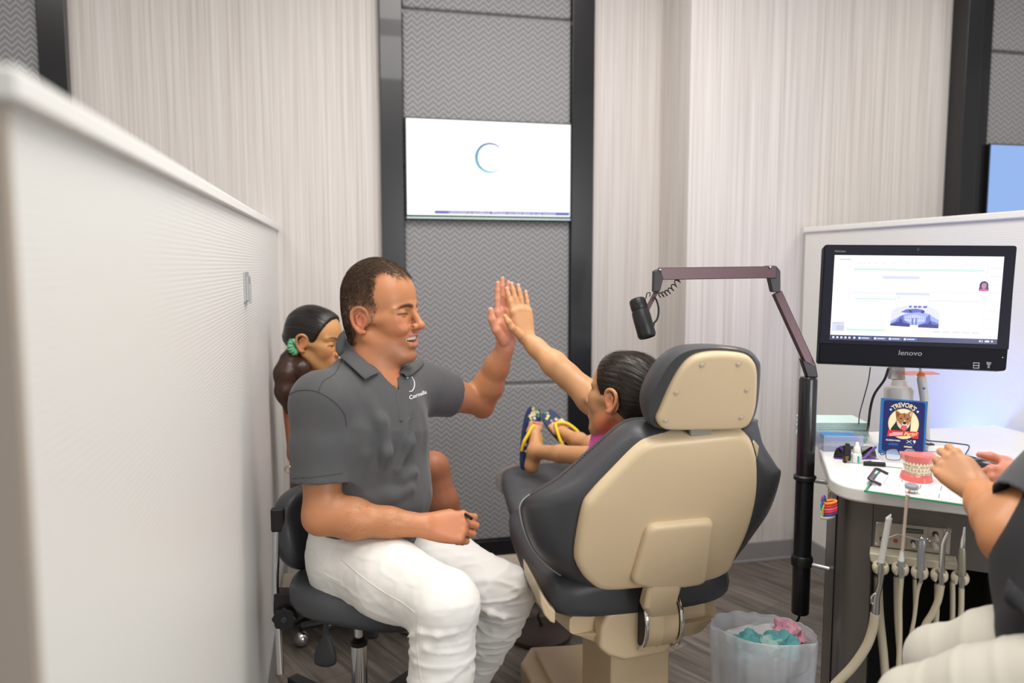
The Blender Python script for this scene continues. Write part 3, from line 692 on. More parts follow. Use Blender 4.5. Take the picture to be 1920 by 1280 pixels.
# control plate
def fp(px, py, off=0): return onpl(px, py, FO+NF*off, NF)
def z5(x, y): return (1620+x/8, 960+y/8)
cp = [fp(*z5(*p)) for p in ((180, 133), (1305, 250), (1280, 625), (152, 497))]
pl_ = MB().prism(cp, NF*.004).build('control_plate', 'plate_beige', cart, bev=.0008)
for x, y in ((207, 160), (185, 468), (1248, 592)):
    MB().lathe([(.0032, 0), (.003, .0015), (.0008, .002)], align(fp(*z5(x, y), .004), NF), 14).build('screw', 'chrome', pl_)
d = [fp(*z5(*p), .004) for p in ((630, 235), (893, 262), (885, 328), (625, 305))]
dd_ = MB().prism(d, NF*.001).build('display', 'dark_slot', pl_)
ib = MB()
for k in range(9):
    a, b_, c, e = [fp(*z5(640+k*27+w, y+k*2.6), .0052) for w, y in ((0, 250), (21, 252), (19, 300), (-2, 298))]
    ib.prism([a, b_, c, e], NF*.0004)
ib.build('display_segments', 'display_grey', pl_)
for x0, y0, x1, y1 in ((235, 300, 320, 500), (960, 235, 1190, 480), (640, 370, 800, 560), (258, 175, 320, 235)):
    q = [fp(*z5(*p), .0042) for p in ((x0, y0), (x1, y0+20), (x1-5, y1), (x0-3, y1-18))]
    MB().tube(q, .00035, 4, closed=True).build('outline', 'taupe_metal', pl_)
MB().lathe([(.0048, 0), (.0048, .001), (.0044, .001), (.0040, .0022), (.002, .0038), (.0003, .004)], align(fp(*z5(475, 424), .004), NF), 20).build('pilot_light', 'red_lens', pl_)
def toggle(x, y, x2, y2, r):
    a = fp(*z5(x, y), .004); b_ = fp(*z5(x2, y2), .018)
    MB().lathe([(r*1.5, 0), (r*1.5, .002), (r, .003), (r*.6, .003)], align(a, NF), 20).build('toggle_collar', 'black_plastic', pl_)
    MB().tube([a, a.lerp(b_, .3), b_-(b_-a)*.05, b_], [r*.6, r*.75, r*1.0, r*.8], 14).build('toggle', 'toggle_white', pl_)
toggle(735, 442, 748, 535, .0033); toggle(1072, 325, 1095, 430, .0042); toggle(268, 395, 280, 410, .003)
a = fp(*z5(1040, 465), .004); b_ = fp(*z5(1090, 545), .018)
MB().tube([a, a.lerp(b_, .3), a.lerp(b_, .32), b_], [.004, .004, .0055, .0052], 16).build('flow_knob', 'toggle_white', pl_)
# holder bar with five clips
def hb(px, py, off=.05): return onpl(px, py, FO+NF*off, NF)
hb0 = [hb(*z5(*p)) for p in ((78, 612), (1400, 770), (1400, 880), (135, 770), (95, 735))]
hbr = MB().prism(hb0, -NF*.052).build('holder_bar', 'holder_beige', cart, bev=.003)
for k, (x, y) in enumerate(((250, 830), (545, 850), (835, 900), (1130, 945), (1440, 985))):
    c = hb(*z5(x, y), .060)
    b = MB()
    axis = (Z0*.92+NF*.25).normalized(); e_ = EF; w_ = axis.cross(e_)
    pts = [c+(e_*math.cos(R(t))-w_*math.sin(R(t)))*.0125 for t in range(120, 421, 15)]
    b.tube(pts, .006, 10, flat=(tuple(axis), 1.9)); b.build('holder_clip', 'holder_beige', hbr)
    MB().tube([c+w_*-.0+axis*-.0-NF*.012, c-NF*.05+Z0*.004], .008, 10).build('clip_neck', 'holder_beige', hbr)
# the five instruments with their hoses
def px3(pts, offs):
    return [onpl(x, y, FO+NF*o, NF) for (x, y), o in zip(pts, offs if isinstance(offs, (list, tuple)) else [offs]*len(pts))]
def inst(name, label, cat, base):
    return thing(name, label, cat, tuple(base))
G = 'instruments in the holder on the cart'
i1 = inst('suction_wand', 'wide white slant-cut suction tip on a steel valve handle, leftmost in the cart holder', 'suction wand', hb(1650, 1060, .06))
t = px3([(1651.5, 1056), (1667, 971), (1671, 965)], [.062, .075, .076])
b = MB().tube(t[:2], .0068, 20).build('suction_tip', 'tip_white', i1)
sl = onpl(1665, 968, FO+NF*.075, NF); MB().prism([onpl(x, y, FO+NF*.081, NF) for x, y in ((1660.5, 972), (1671, 964.5), (1671.5, 972), (1669, 976), (1661, 977))], -NF*.012).build('tip_end', 'tip_white', i1, bev=.002)
MB().tube(px3([(1653, 1054), (1652, 1075), (1650, 1095), (1643, 1120), (1641, 1152)], .064), [.0075, .0078, .0062, .008, .0092], 20).build('valve_handle', 'steel', i1)
MB().tube(px3([(1640, 1112), (1634, 1118), (1634, 1130), (1639, 1134)], .068), .0028, 10).build('valve_lever', 'chrome', i1)
MB().tube(spline(px3([(1641, 1150), (1636, 1180), (1624, 1212), (1598, 1250), (1560, 1290), (1535, 1330)], [.064, .064, .066, .07, .08, .09])), .0105, 16).build('hose', 'hose_beige', i1)
i2 = inst('saliva_ejector', 'thin pink tube suction tip, second from left in the cart holder', 'saliva ejector', hb(1687, 1070, .06))
MB().tube(px3([(1691.5, 1035), (1696, 985), (1701, 931), (1702, 927)], [.064, .07, .078, .078]), [.0036, .0036, .0036, .0044], 14).build('ejector_tip', 'tip_pink', i2)
MB().tube(px3([(1689.5, 1051), (1690, 1047), (1691, 1036), (1691.6, 1032)], .064), [.0072, .0065, .0042, .0038], 16).build('tip_collar', 'tip_white', i2)
MB().tube(px3([(1690, 1050), (1690, 1065), (1690, 1084)], .063), [.0075, .0078, .0062], 18).build('valve_body', 'syringe_grey', i2)
MB().tube(spline(px3([(1690, 1083), (1687, 1130), (1687, 1200), (1682, 1300)], .064)), .0056, 12).build('hose', 'hose_beige', i2)
i3 = inst('air_water_syringe', 'grey air water syringe with a bent chrome nozzle, middle of the cart holder', 'syringe', hb(1724, 1075, .06))
MB().tube(spline(px3([(1723, 1012), (1705, 1007), (1687, 1002), (1681, 1002), (1665, 1008)], .07)), .0013, 8).build('nozzle', 'chrome', i3)
MB().tube(px3([(1727, 1005), (1729, 1010), (1729, 1020), (1727, 1034), (1726, 1060), (1724, 1082)], .066), [.003, .0072, .0092, .0078, .0078, .0068], 18).build('syringe_body', 'syringe_grey', i3)
MB().ball(onpl(1728, 1009, FO+NF*.072, NF), .0046).build('nozzle_knob', 'chrome', i3)
for q in ((1739, 1010), (1743, 1014)): MB().ball(onpl(*q, FO+NF*.068, NF), .0024).build('button', 'chrome', i3)
MB().tube(px3([(1727, 1081), (1727, 1092)], .063), .0045, 12).build('swivel', 'chrome', i3)
MB().tube(spline(px3([(1726, 1090), (1720, 1112), (1714, 1160), (1703, 1215), (1690, 1300)], .062)), .0042, 12).build('hose', 'hose_beige', i3)
i4 = inst('turbine_handpiece', 'slim chrome dental handpiece with a bent neck, fourth in the cart holder', 'handpiece', hb(1761, 1080, .06))
MB().tube(px3([(1766, 1073), (1766, 1050), (1768, 1020), (1771, 1010), (1778, 996)], .066), [.0062, .0066, .0055, .0048, .0042], 16).build('handpiece_body', 'chrome', i4)
a, b_ = px3([(1776, 991.5), (1784, 995)], .066); MB().tube([a, b_], .0038, 12).build('head', 'chrome', i4)
MB().tube(px3([(1766, 1073), (1765, 1098)], .066), [.0066, .0058], 14).build('coupling', 'steel', i4)
MB().tube(spline(px3([(1765, 1096), (1759, 1125), (1748, 1150), (1733, 1175), (1712, 1230), (1690, 1300)], .066)), .0075, 14).build('hose', 'hose_beige', i4)
i5 = inst('straight_handpiece', 'straight olive and steel handpiece, rightmost in the cart holder', 'handpiece', hb(1798, 1086, .06))
MB().tube(px3([(1803, 1078), (1803, 1070), (1804, 1032), (1804, 1026)], .066), [.0078, .0088, .0072, .0060], 18).build('grip', 'olive_metal', i5)
MB().tube(px3([(1804, 1028), (1806, 1010), (1807, 1003), (1808, 993), (1808, 988)], .066), [.0058, .0052, .0034, .0030, .0022], 16).build('nose_cone', 'chrome', i5)
MB().tube(px3([(1803, 1079), (1803, 1102)], .066), [.0062, .0058], 14).build('coupling', 'steel', i5)
MB().tube(spline(px3([(1803, 1100), (1802, 1150), (1797, 1230), (1790, 1320)], .066)), .0058, 12).build('hose', 'hose_beige', i5)
# return runs of the hoses inside the bay
for nm, pts, r in (('return_hose', [(1646, 1080), (1649, 1150), (1657, 1230), (1664, 1320)], .010), ('return_hose', [(1680, 1080), (1681, 1150), (1686, 1230), (1690, 1320)], .0058), ('return_hose', [(1715, 1085), (1715, 1150), (1708, 1200), (1700, 1320)], .0045), ('return_hose', [(1757, 1095), (1756, 1150), (1750, 1220), (1745, 1320)], .0062), ('return_hose', [(1786, 1090), (1786, 1150), (1782, 1230), (1780, 1320)], .0058)):
    MB().tube(spline(px3(pts, -.03)), r, 12).build(nm, 'hose_beige', cart)

# ------------------------------------------------------------------ monitor
def bil(c, u, v):   # v downward
    return (c[0]*(1-u)+c[1]*u)*(1-v)+(c[3]*(1-u)+c[2]*u)*v
mc = [P(1546, 458, 2.18), P(1908, 460, 2.085), P(1888, 695, 2.06), P(1535, 680, 2.155)]
MN = (mc[1]-mc[0]).cross(mc[3]-mc[0]).normalized()
if MN.dot(Vector(CO)-mc[0]) < 0: MN = -MN
mc[2] = mc[2]-MN*(mc[2]-mc[0]).dot(MN)
mo = thing('computer_monitor', 'black all-in-one computer monitor showing an x-ray, on the cart', 'monitor', tuple(on(1688, 800, Z=CT)))
b = MB(); cr_ = round_poly(mc, .008, 4)
b.prism([p-MN*.045 for p in cr_], MN*.045); b.build('casing', 'monitor_black', mo, bev=.004)
def mm(px, py, off): return onpl(px, py, mc[0]+MN*off, MN)
MB().prism([mm(*p, .0003) for p in ((1548, 461), (1905, 463), (1891, 655), (1537, 643))], MN*.0015).build('bezel', 'monitor_bezel', mo, bev=.0008)
sc4 = [mm(*p, .0022) for p in ((1565, 478), (1883, 481), (1869, 645), (1556, 636))]
scr = MB().prism(sc4, MN*.0006).build('screen', 'scr_white', mo, smooth=False)
def srect(u0, v0, u1, v1, mt, lift=1, nm='screen_graphic', poly=None):
    pts = poly or [(u0, v0), (u1, v0), (u1, v1), (u0, v1)]
    return MB().prism([bil(sc4, *p)+MN*(.0006+.00015*lift) for p in pts], MN*.0001).build(nm, mt, scr, smooth=False)
srect(0, .945, 1, 1, 'scr_task', 1, 'taskbar')
for u in (.02, .045, .07, .095, .12, .15): srect(u-.006, .962, u+.006, .984, 'scr_white', 2, 'taskbar_icon')
for u in (.18, .275, .365, .455):
    srect(u-.008, .957, u+.075, .99, 'scr_task2', 2, 'taskbar_tab'); srect(u-.004, .963, u+.008, .985, 'scr_white', 3, 'taskbar_icon'); srect(u+.014, .968, u+.06, .98, 'scr_lilac', 3, 'tab_text')
for u0, u1 in ((.895, .905), (.91, .916), (.928, .955), (.965, .975)): srect(u0, .962, u1, .983, 'scr_lilac', 2, 'taskbar_icon')
srect(.12, .155, .89, .178, 'scr_mint', 1); srect(.30, .24, .52, .275, 'scr_lilac', 1)
srect(.03, .045, .10, .058, 'scr_grey', 1)
srect(.008, .79, .085, .90, 'scr_lilac', 1); srect(.012, .80, .08, .81, 'scr_grey', 2); srect(.035, .83, .08, .89, 'scr_grey', 2)
srect(.10, .865, .335, .892, 'scr_mint', 1)
srect(.12, .44, .385, .447, 'scr_lilac', 1); srect(.14, .505, .385, .52, 'scr_mint', 1); srect(.585, .425, .88, .432, 'scr_lilac', 1); srect(.585, .52, .88, .53, 'scr_lilac', 1)
for k in range(5): srect(.62+k*.057, .868, .665+k*.057, .893, 'scr_lilac', 1)
for v in (.13, .23, .33, .42, .52, .62, .72, .82): srect(.925, v, .995, v+.005, 'scr_grey', 1)
srect(.91, .04, .913, .92, 'scr_lilac', 1); srect(.10, .05, .102, .86, 'scr_lilac', 1)
for u in (.14, .16, .18, .21, .25, .30, .36, .44, .50, .56, .62, .78, .81): srect(u, .085, u+.008, .10, 'scr_lilac', 1)
srect(.385, .435, .585, .44, 'scr_grey', 2); srect(.385, .435, .387, .57, 'scr_grey', 2); srect(.583, .435, .585, .57, 'scr_grey', 2); srect(.387, .44, .583, .463, 'scr_lilac', 2); srect(.397, .485, .41, .497, 'scr_grey', 2)
# the x-ray, seen in the photo as a dark blue panorama
def xr(x, y): return (.362+(x-165)/1290*.29, .575+(y-440)/620*.262)
def xp(pts, mt, l): srect(0, 0, 0, 0, mt, l, 'xray_shape', [xr(*p) for p in pts])
xp([(190, 600), (330, 520), (560, 450), (1130, 450), (1300, 520), (1460, 640), (1450, 1065), (910, 1050), (910, 990), (690, 990), (690, 1045), (165, 1020)], 'scr_xpale', 2)
xp([(180, 900), (400, 760), (520, 700), (700, 640), (1060, 640), (1200, 690), (1300, 760), (1455, 850), (1450, 1065), (910, 1050), (910, 990), (690, 990), (690, 1045), (165, 1020)], 'scr_xlight', 3)
xp([(180, 960), (300, 900), (420, 760), (500, 720), (530, 860), (700, 960), (690, 1045), (165, 1020)], 'scr_xmid', 4)
xp([(930, 980), (1100, 900), (1120, 760), (1200, 690), (1240, 860), (1455, 940), (1450, 1065), (910, 1050)], 'scr_xmid', 4)
xp([(180, 985), (400, 900), (430, 800), (520, 940), (690, 970), (690, 1045), (165, 1020)], 'scr_xdark', 5)
xp([(930, 990), (1180, 940), (1210, 860), (1280, 960), (1450, 980), (1450, 1065), (910, 1050)], 'scr_xdark', 5)
for x0, x1 in ((635, 710), (760, 850), (870, 965), (1010, 1120)): xp([(x0, 465), (x1, 460), (x1-8, 515), (x0+10, 520)], 'scr_xmid', 4)
xp([(430, 640), (560, 565), (820, 540), (1000, 565), (1070, 600), (1040, 670), (940, 640), (880, 640), (720, 660), (560, 660)], 'scr_xmid', 4)
xp([(625, 575), (720, 600), (725, 660), (660, 640)], 'scr_xdark', 5); xp([(945, 640), (990, 585), (1050, 600), (1020, 670)], 'scr_xdark', 5)
for k in range(9):
    x = 560+k*58; xp([(x, 700+abs(k-4)*14), (x+34, 700+abs(k-4)*14), (x+28, 800), (x+6, 800)], 'scr_xpale', 5); xp([(x+6, 820), (x+30, 820), (x+34, 910-abs(k-4)*8), (x, 910-abs(k-4)*8)], 'scr_xpale', 5)
xp([(740, 800), (770, 800), (775, 985), (735, 985)], 'scr_xmid', 6); xp([(835, 800), (868, 800), (870, 985), (835, 985)], 'scr_xmid', 6)
# patient portrait
def av(x, y): return (.865+x*.065, .285+y*.115)
def ap(pts, mt, l): srect(0, 0, 0, 0, mt, l, 'portrait', [av(*p) for p in pts])
circ = lambda cx, cy, rx, ry, n=16: [(cx+rx*math.cos(2*math.pi*k/n), cy+ry*math.sin(2*math.pi*k/n)) for k in range(n)]
ap(circ(.5, .42, .40, .42)+[], 'scr_hair', 1); ap([(.12, .5), (.88, .5), (.95, .9), (.05, .9)], 'scr_hair', 2); ap([(.05, 1), (.2, .78), (.8, .78), (.95, 1)], 'scr_shirt', 3); ap(circ(.5, .48, .22, .3), 'scr_skin', 4)
def onm(px, py, tx, size, mt, nm, sx=1, bold=0, shear=0):
    p = mm(px, py, .0019); ex = (mc[1]-mc[0]).normalized(); ez = MN; ey = ez.cross(ex)
    return text(tx, frame(p, ex, ey, ez), size, mt, nm, mo, sx=sx, bold=bold, shear=shear)
onm(1706, 662, 'lenovo', .019, 'silver_text', 'lettering', 1.15, .0002, .15)
onm(1575, 471, 'ThinkCentre', .0075, 'silver_text', 'lettering', .75, .0002)
s1_ = MB().prism([mm(*p, .0015) for p in ((1824.5, 679), (1836.5, 679.5), (1836, 691), (1824, 690.5))], MN*.0005).build('sticker', 'silver_text', mo)
MB().prism([mm(*p, .0021) for p in ((1826, 681), (1835, 681), (1834.5, 684), (1826, 684))], MN*.0003).build('sticker_mark', 'monitor_black', s1_)
MB().prism([mm(*p, .0021) for p in ((1826, 686), (1834, 686), (1834, 689), (1826, 689))], MN*.0003).build('sticker_mark', 'monitor_black', s1_)
MB().prism([mm(*p, .0015) for p in ((1849, 678), (1859, 679), (1857, 684), (1855, 686), (1856, 690), (1851, 690), (1852, 685), (1850, 683))], MN*.0004).build('sticker', mat('sticker_dim', (.12, .12, .13), .4), mo)
MB().ball(mm(1880, 670, .002), .0013).build('power_led', 'led_green', mo)
MB().lathe([(.004, 0), (.004, .001), (.0015, .0012)], align(mm(1721, 467, .0016), MN), 16).build('webcam', 'black_gloss', mo)
AD = 2.27
sx0 = P(1686, 720, AD)
b = MB(); q = [P(*p, AD) for p in ((1672, 680), (1697, 682), (1698, 713), (1670, 711))]; b.prism(q, chv*.02); b.build('arm_neck', mat('arm_grey', (.33, .32, .31), .4, .3), mo, bev=.002)
bA = P(1684, 750, AD); yb = Vector((bA.x, bA.y, CT))
MB().lathe([(.038, 0), (.04, .004), (.04, P(1684, 722, AD).z-CT-.012), (.034, P(1684, 722, AD).z-CT-.003), (.022, P(1684, 722, AD).z-CT), (.018, P(1684, 712, AD).z-CT)], ln(yb), 32).build('stand_column', mat('arm_white', (.62, .60, .57), .4), mo)
MB().tube(spline([P(1632, 688, 2.24), P(1628, 715, 2.25), P(1620, 745, 2.27), P(1612, 775, 2.29), P(1610, 795, 2.3)]), .0015, 8).build('thin_cable', 'black_plastic', mo)
MB().tube(spline([P(1666, 690, 2.23), P(1658, 712, 2.25), P(1640, 738, 2.26), P(1632, 765, 2.27), P(1628, 800, 2.28), on(1626, 812, Z=CT)]), .0036, 10).build('power_cable', 'black_plastic', mo)

# ------------------------------------------------------------------ things on the counter
mat('card_blue', (.03, .16, .42), .4); mat('card_navy', (.012, .02, .13), .4); mat('card_yellow', (.85, .68, .26), .5); mat('card_cream', (.88, .78, .50), .5); mat('dog_tan', (.42, .17, .055), .6); mat('dog_dark', (.16, .07, .03), .6); mat('dog_white', (.72, .62, .50), .6); mat('dog_coat', (.02, .022, .02), .6); mat('card_red', (.70, .03, .04), .5); mat('card_pink', (.85, .40, .38), .5); mat('tongue', (.75, .10, .12), .5); mat('card_white', (.8, .8, .85), .5); mat('card_orange', (.9, .62, .3), .5)
mat('acrylic', (.35, .45, .6), .1, alpha=.25)
cb0 = on(1690, 853, Z=CT); cv_ = (Vector(CO)-cb0); cv_.z = 0; cv_.normalize(); cN = (cv_*.99+Z0*.08).normalized(); cE = Z0.cross(cN).normalized(); cU = cN.cross(cE)
cd = thing('party_flyer', 'dark blue TREVOR\'S party flyer with a dog, standing under the monitor', 'flyer', tuple(cb0))
KX = .000134
def c1(x, y, l=0): return cb0+cE*((x-510)*KX)+cU*((1215-y)*KX)+cN*(.0002*l)
def cpoly(pts, mt, l, nm, par=None): return MB().prism([c1(*p, l) for p in pts], cN*.0001).build(nm, mt, par or cd, smooth=False)
MB().prism([c1(*p) for p in ((80, 70), (945, 80), (930, 1215), (75, 1215))], -cN*.004).build('holder', 'card_blue', cd)
rc = lambda x0, y0, x1, y1, r: [(x0+r, y0), (x1-r, y0), (x1-r*.3, y0+r*.3), (x1, y0+r), (x1, y1-r), (x1-r*.3, y1-r*.3), (x1-r, y1), (x0+r, y1), (x0+r*.3, y1-r*.3), (x0, y1-r), (x0, y0+r), (x0+r*.3, y0+r*.3)]
pic = cpoly(rc(140, 105, 900, 1165, 50), 'card_navy', 2, 'flyer_print')
cpoly(circ(520, 570, 283, 312, 40), 'card_yellow', 3, 'sun_disc', pic)
cpoly(circ(520, 570, 268, 298, 40), 'card_cream', 4, 'sun_disc', pic)
cpoly([(290, 690), (370, 560), (400, 480), (660, 480), (650, 720), (640, 760), (300, 750)], 'dog_coat', 5, 'dog_coat', pic)
cpoly([(365, 290), (460, 350), (430, 430), (385, 480), (372, 400)], 'dog_tan', 6, 'dog_ear', pic); cpoly([(385, 330), (440, 370), (410, 430), (392, 430)], 'dog_dark', 7, 'dog_ear', pic)
cpoly([(590, 345), (680, 262), (672, 380), (655, 470), (620, 420)], 'dog_tan', 6, 'dog_ear', pic); cpoly([(630, 350), (665, 300), (655, 400), (640, 420)], 'dog_white', 7, 'dog_ear', pic)
cpoly([(385, 520), (395, 440), (450, 365), (530, 345), (600, 360), (650, 430), (655, 530), (620, 640), (560, 700), (480, 690), (410, 610)], 'dog_tan', 6, 'dog_face', pic)
cpoly([(388, 500), (440, 560), (490, 600), (470, 680), (415, 615)], 'dog_white', 7, 'dog_cheek', pic); cpoly([(655, 500), (610, 570), (585, 600), (585, 670), (630, 610)], 'dog_white', 7, 'dog_cheek', pic)
cpoly([(490, 560), (540, 480), (590, 560), (585, 620), (495, 620)], 'dog_white', 7, 'dog_muzzle', pic); cpoly([(520, 370), (550, 370), (545, 440), (525, 440)], 'dog_dark', 7, 'dog_brow', pic)
for x in (470, 592): cpoly(circ(x, 462, 22, 14, 10), 'dog_coat', 8, 'dog_eye', pic)
cpoly(circ(540, 548, 36, 30, 14), 'dog_coat', 8, 'dog_nose', pic); cpoly([(490, 605), (585, 605), (565, 640), (505, 640)], 'dog_dark', 8, 'dog_mouth', pic); cpoly([(500, 615), (575, 615), (578, 680), (540, 720), (498, 690)], 'tongue', 9, 'dog_tongue', pic)
cpoly([(225, 850), (245, 715), (810, 710), (800, 850), (690, 850), (680, 800), (400, 835)], 'card_red', 10, 'ribbon', pic)
cpoly([(265, 790), (330, 770), (330, 755), (515, 740), (515, 800), (270, 840)], 'card_pink', 11, 'ribbon_text_block', pic)
for st_ in ((275, 295), (770, 300)): cpoly([(st_[0]+(34 if k % 2 == 0 else 14)*math.sin(math.pi*k/5), st_[1]-(34 if k % 2 == 0 else 14)*math.cos(math.pi*k/5)) for k in range(10)], 'card_white', 4, 'star', pic)
text("TREVOR'S", frame(c1(518, 185, 5), cE, cU, cN), .0175, 'card_cream', 'title', pic, arc=.040, sx=.80, bold=.0004)
text("Party!", frame(c1(655, 765, 12), (cE+cU*.08).normalized(), cU, cN), .0135, 'card_yellow', 'title', pic, shear=.3, bold=.0004)
text("ELLISON PARK", frame(c1(345, 925, 4), cE, cU, cN), .0055, 'card_white', 'small_print', pic, bold=.0002)
cpoly([(550, 1020), (700, 1018), (700, 1045), (550, 1047)], 'card_orange', 4, 'small_print_bar', pic)
for y, x0, x1 in ((990, 280, 440), (1015, 250, 440), (980, 590, 730)): cpoly([(x0, y-7), (x1, y-7), (x1, y+7), (x0, y+7)], 'card_blue', 4, 'small_print_bar', pic)
cpoly([(590, 895), (600, 890), (690, 950), (680, 955)], 'card_white', 4, 'icon', pic); cpoly([(680, 890), (690, 896), (600, 955), (590, 948)], 'card_white', 5, 'icon', pic); cpoly([(705, 900), (735, 885), (765, 900), (738, 960)], 'card_white', 4, 'icon', pic)
MB().prism([c1(200, 1215), c1(820, 1215), c1(820, 1215)-cN*.04-Z0*.0, c1(200, 1215)-cN*.04], Z0*.002).build('holder_foot', 'card_blue', cd)

def zz(x, y): return (1530+x/10.667, 780+y/10.667)
# stack of pale green patient towels (each folded bib a thing)
mat('bib_green', (.60, .78, .74), .8); mat('bib_pale', (.66, .80, .75), .8)
b0 = on(1545, 836, Z=CT)+chv*.10+crv*.06; N_B = 9; hz = .0068
proto = None
for k in range(N_B):
    ang = YAW*-1+.05*math.sin(k*2.1)
    M_ = Matrix.Translation((b0.x+.003*math.sin(k*3), b0.y+.003*math.cos(k*5), CT+.0005+k*hz)) @ Matrix.Rotation(-.28+.02*math.sin(k*2.7), 4, 'Z')
    if proto is None:
        bb = MB(); bb.box((-.085, -.06, 0), (.085, .06, hz*.43)).box((-.085, -.06, hz*.5), (.085, .06, hz*.93)); bb.box((.083, -.06, 0), (.086, .06, hz*.93))
        o = bb.build('folded_bib', 'bib_green', None, bev=.0015); proto = o; o.matrix_world = M_
    else:
        o = proto.copy(); COL.objects.link(o); o.matrix_world = M_
    tag(o, ['pale green folded bib at the very bottom of the stack behind the sunglasses', 'pale green folded bib, second from the bottom of the stack', 'pale green folded bib, third from the bottom of the stack', 'pale green folded bib, fourth from the bottom of the stack', 'pale green folded bib in the middle of the nine-high stack', 'pale green folded bib, fourth from the top of the stack', 'pale green folded bib, third from the top of the stack', 'pale green folded bib just under the topmost one of the stack', 'pale green folded bib on top of the stack behind the plastic box'][k], 'bib', 'folded bibs on the counter')
# clear box in front of the bibs
mat('clear_blue', (.55, .58, .75), .15, alpha=.35); mat('box_blue', (.02, .22, .55), .5)
bx0 = on(1585, 848, Z=CT)+chv*.045
tr = thing('plastic_box', 'clear plastic box with a blue insert in front of the green bibs', 'box', tuple(bx0))
MX = Matrix.Translation(bx0) @ Matrix.Rotation(-.28, 4, 'Z')
t_ = MB(); t_.box((-.055, -.035, .001), (.055, .035, .003)).box((-.055, -.035, .001), (-.053, .035, .045)).box((.053, -.035, .001), (.055, .035, .045)).box((-.055, -.035, .001), (.055, -.033, .045)).box((-.055, .033, .001), (.055, .035, .045)); 
bmesh.ops.transform(t_.bm, matrix=MX, verts=t_.bm.verts); t_.build('box_shell', 'clear_blue', tr, bev=.001)
t_ = MB(); t_.box((-.045, -.028, .028), (.045, .028, .041)); bmesh.ops.transform(t_.bm, matrix=MX, verts=t_.bm.verts); t_.build('insert', 'box_blue', tr, bev=.002)
# sunglasses: dark lenses with purple arms
mat('lens_dark', (.02, .022, .02), .12, coat=.5); mat('purple', (.10, .035, .27), .4)
so = on(1607, 862, Z=CT); SD_ = P(1607, 860, 1).length and (so-Vector(CO)).dot(Vector(cf))
sg = thing('sunglasses', 'dark lensed sunglasses with purple arms behind the dropper bottle', 'sunglasses', tuple(so))
def zp(x, y, dd=0): return P(*zz(x, y), SD_+.02+dd)
MB().prism([zp(*p) for p in ((350, 860), (365, 750), (410, 650), (480, 600), (590, 590), (700, 620), (710, 850), (600, 880))], chv*.003).build('left_lens', 'lens_dark', sg, bev=.001)
MB().prism([zp(*p) for p in ((900, 620), (1010, 600), (1130, 610), (1190, 690), (1220, 830), (1100, 850), (920, 860))], chv*.003).build('right_lens', 'lens_dark', sg, bev=.001)
MB().prism([zp(*p, .0) for p in ((700, 600), (900, 620), (900, 660), (700, 660))], chv*.004).build('bridge', 'black_plastic', sg)
MB().tube([zp(470, 610, -.006), zp(520, 660, -.008), zp(575, 745, -.01)], .0035, 8).build('arm', 'purple', sg)
MB().tube([zp(365, 845, -.006), zp(480, 852, -.01), zp(575, 848, -.012)], .0035, 8).build('arm', 'purple', sg)
MB().tube([zp(1195, 615, -.005), zp(1110, 690, -.01), zp(990, 810, -.015), zp(930, 850, -.015)], .0035, 8).build('arm', 'purple', sg)
MB().tube([zp(990, 835, -.012), zp(1120, 850, -.012), zp(1250, 880, -.012)], .0032, 8).build('arm', 'purple', sg)
# small black clip stand left of the bottle
bk = thing('small_clip', 'small black and brown clip standing left of the dropper bottle', 'clip', tuple(on(1592, 866, Z=CT)))
dk = (on(1592, 868, Z=CT)-Vector(CO)).dot(Vector(cf))
MB().prism([P(*zz(*p), dk) for p in ((580, 600), (620, 590), (625, 555), (680, 555), (690, 600), (710, 620), (700, 900), (620, 905), (605, 970), (565, 960), (570, 800))], chv*.012).build('clip_body', 'black_plastic', bk, bev=.001)
MB().prism([P(*zz(*p), dk-.001) for p in ((585, 800), (660, 800), (640, 900), (590, 890))], chv*.002).build('clip_label', mat('tortoise', (.20, .10, .035), .3), bk)
# dropper bottle
bt = on(1606, 867, Z=CT); s__ = (on(1606, 867, Z=CT)-Vector(CO)).dot(Vector(cf))/1480
dbt = thing('dropper_bottle', 'small white dropper bottle with a teal label stripe on the counter', 'bottle', tuple(bt))
r_ = 9.0*s__; 
MB().lathe([(r_*.8, 0), (r_, .002), (r_, .021), (r_*.85, .025), (r_*.62, .027), (r_*.62, .029)], ln(bt), 28).build('bottle_body', mat('bottle_clear', (.74, .80, .76), .25), dbt)
MB().lathe([(r_*.70, .0285), (r_*.74, .030), (r_*.70, .041), (r_*.36, .047), (r_*.30, .054), (r_*.1, .056)], ln(bt), 28).build('cap', 'white_paint', dbt)
pts = []
a0 = math.atan2(-bt.y, -bt.x)
MB().grid(lambda u, v: bt+Vector(((r_+.0003)*math.cos(a0+.15+.35*u), (r_+.0003)*math.sin(a0+.15+.35*u), .003+.017*v)), 6, 2).build('label_stripe', mat('teal', (.02, .42, .38), .5), dbt)
# pen light lying on the counter
pn = thing('pen_light', 'black and silver pen light lying in front of the sunglasses', 'pen light', tuple(on(1650, 868, Z=CT)))
A_ = on(1619, 868, Z=CT+.006); B_ = on(1660, 870.5, Z=CT+.006); C_ = on(1692, 874, Z=CT+.006)
MB().tube([A_, B_], .0055, 14).build('pen_body', 'black_plastic', pn); MB().tube([B_, C_], .0048, 14).build('pen_cap', 'white_paint', pn)
MB().tube([A_+Z0*.004, A_.lerp(B_, .35)+Z0*.0075], .0014, 6).build('pen_clip', 'silver_text', pn)
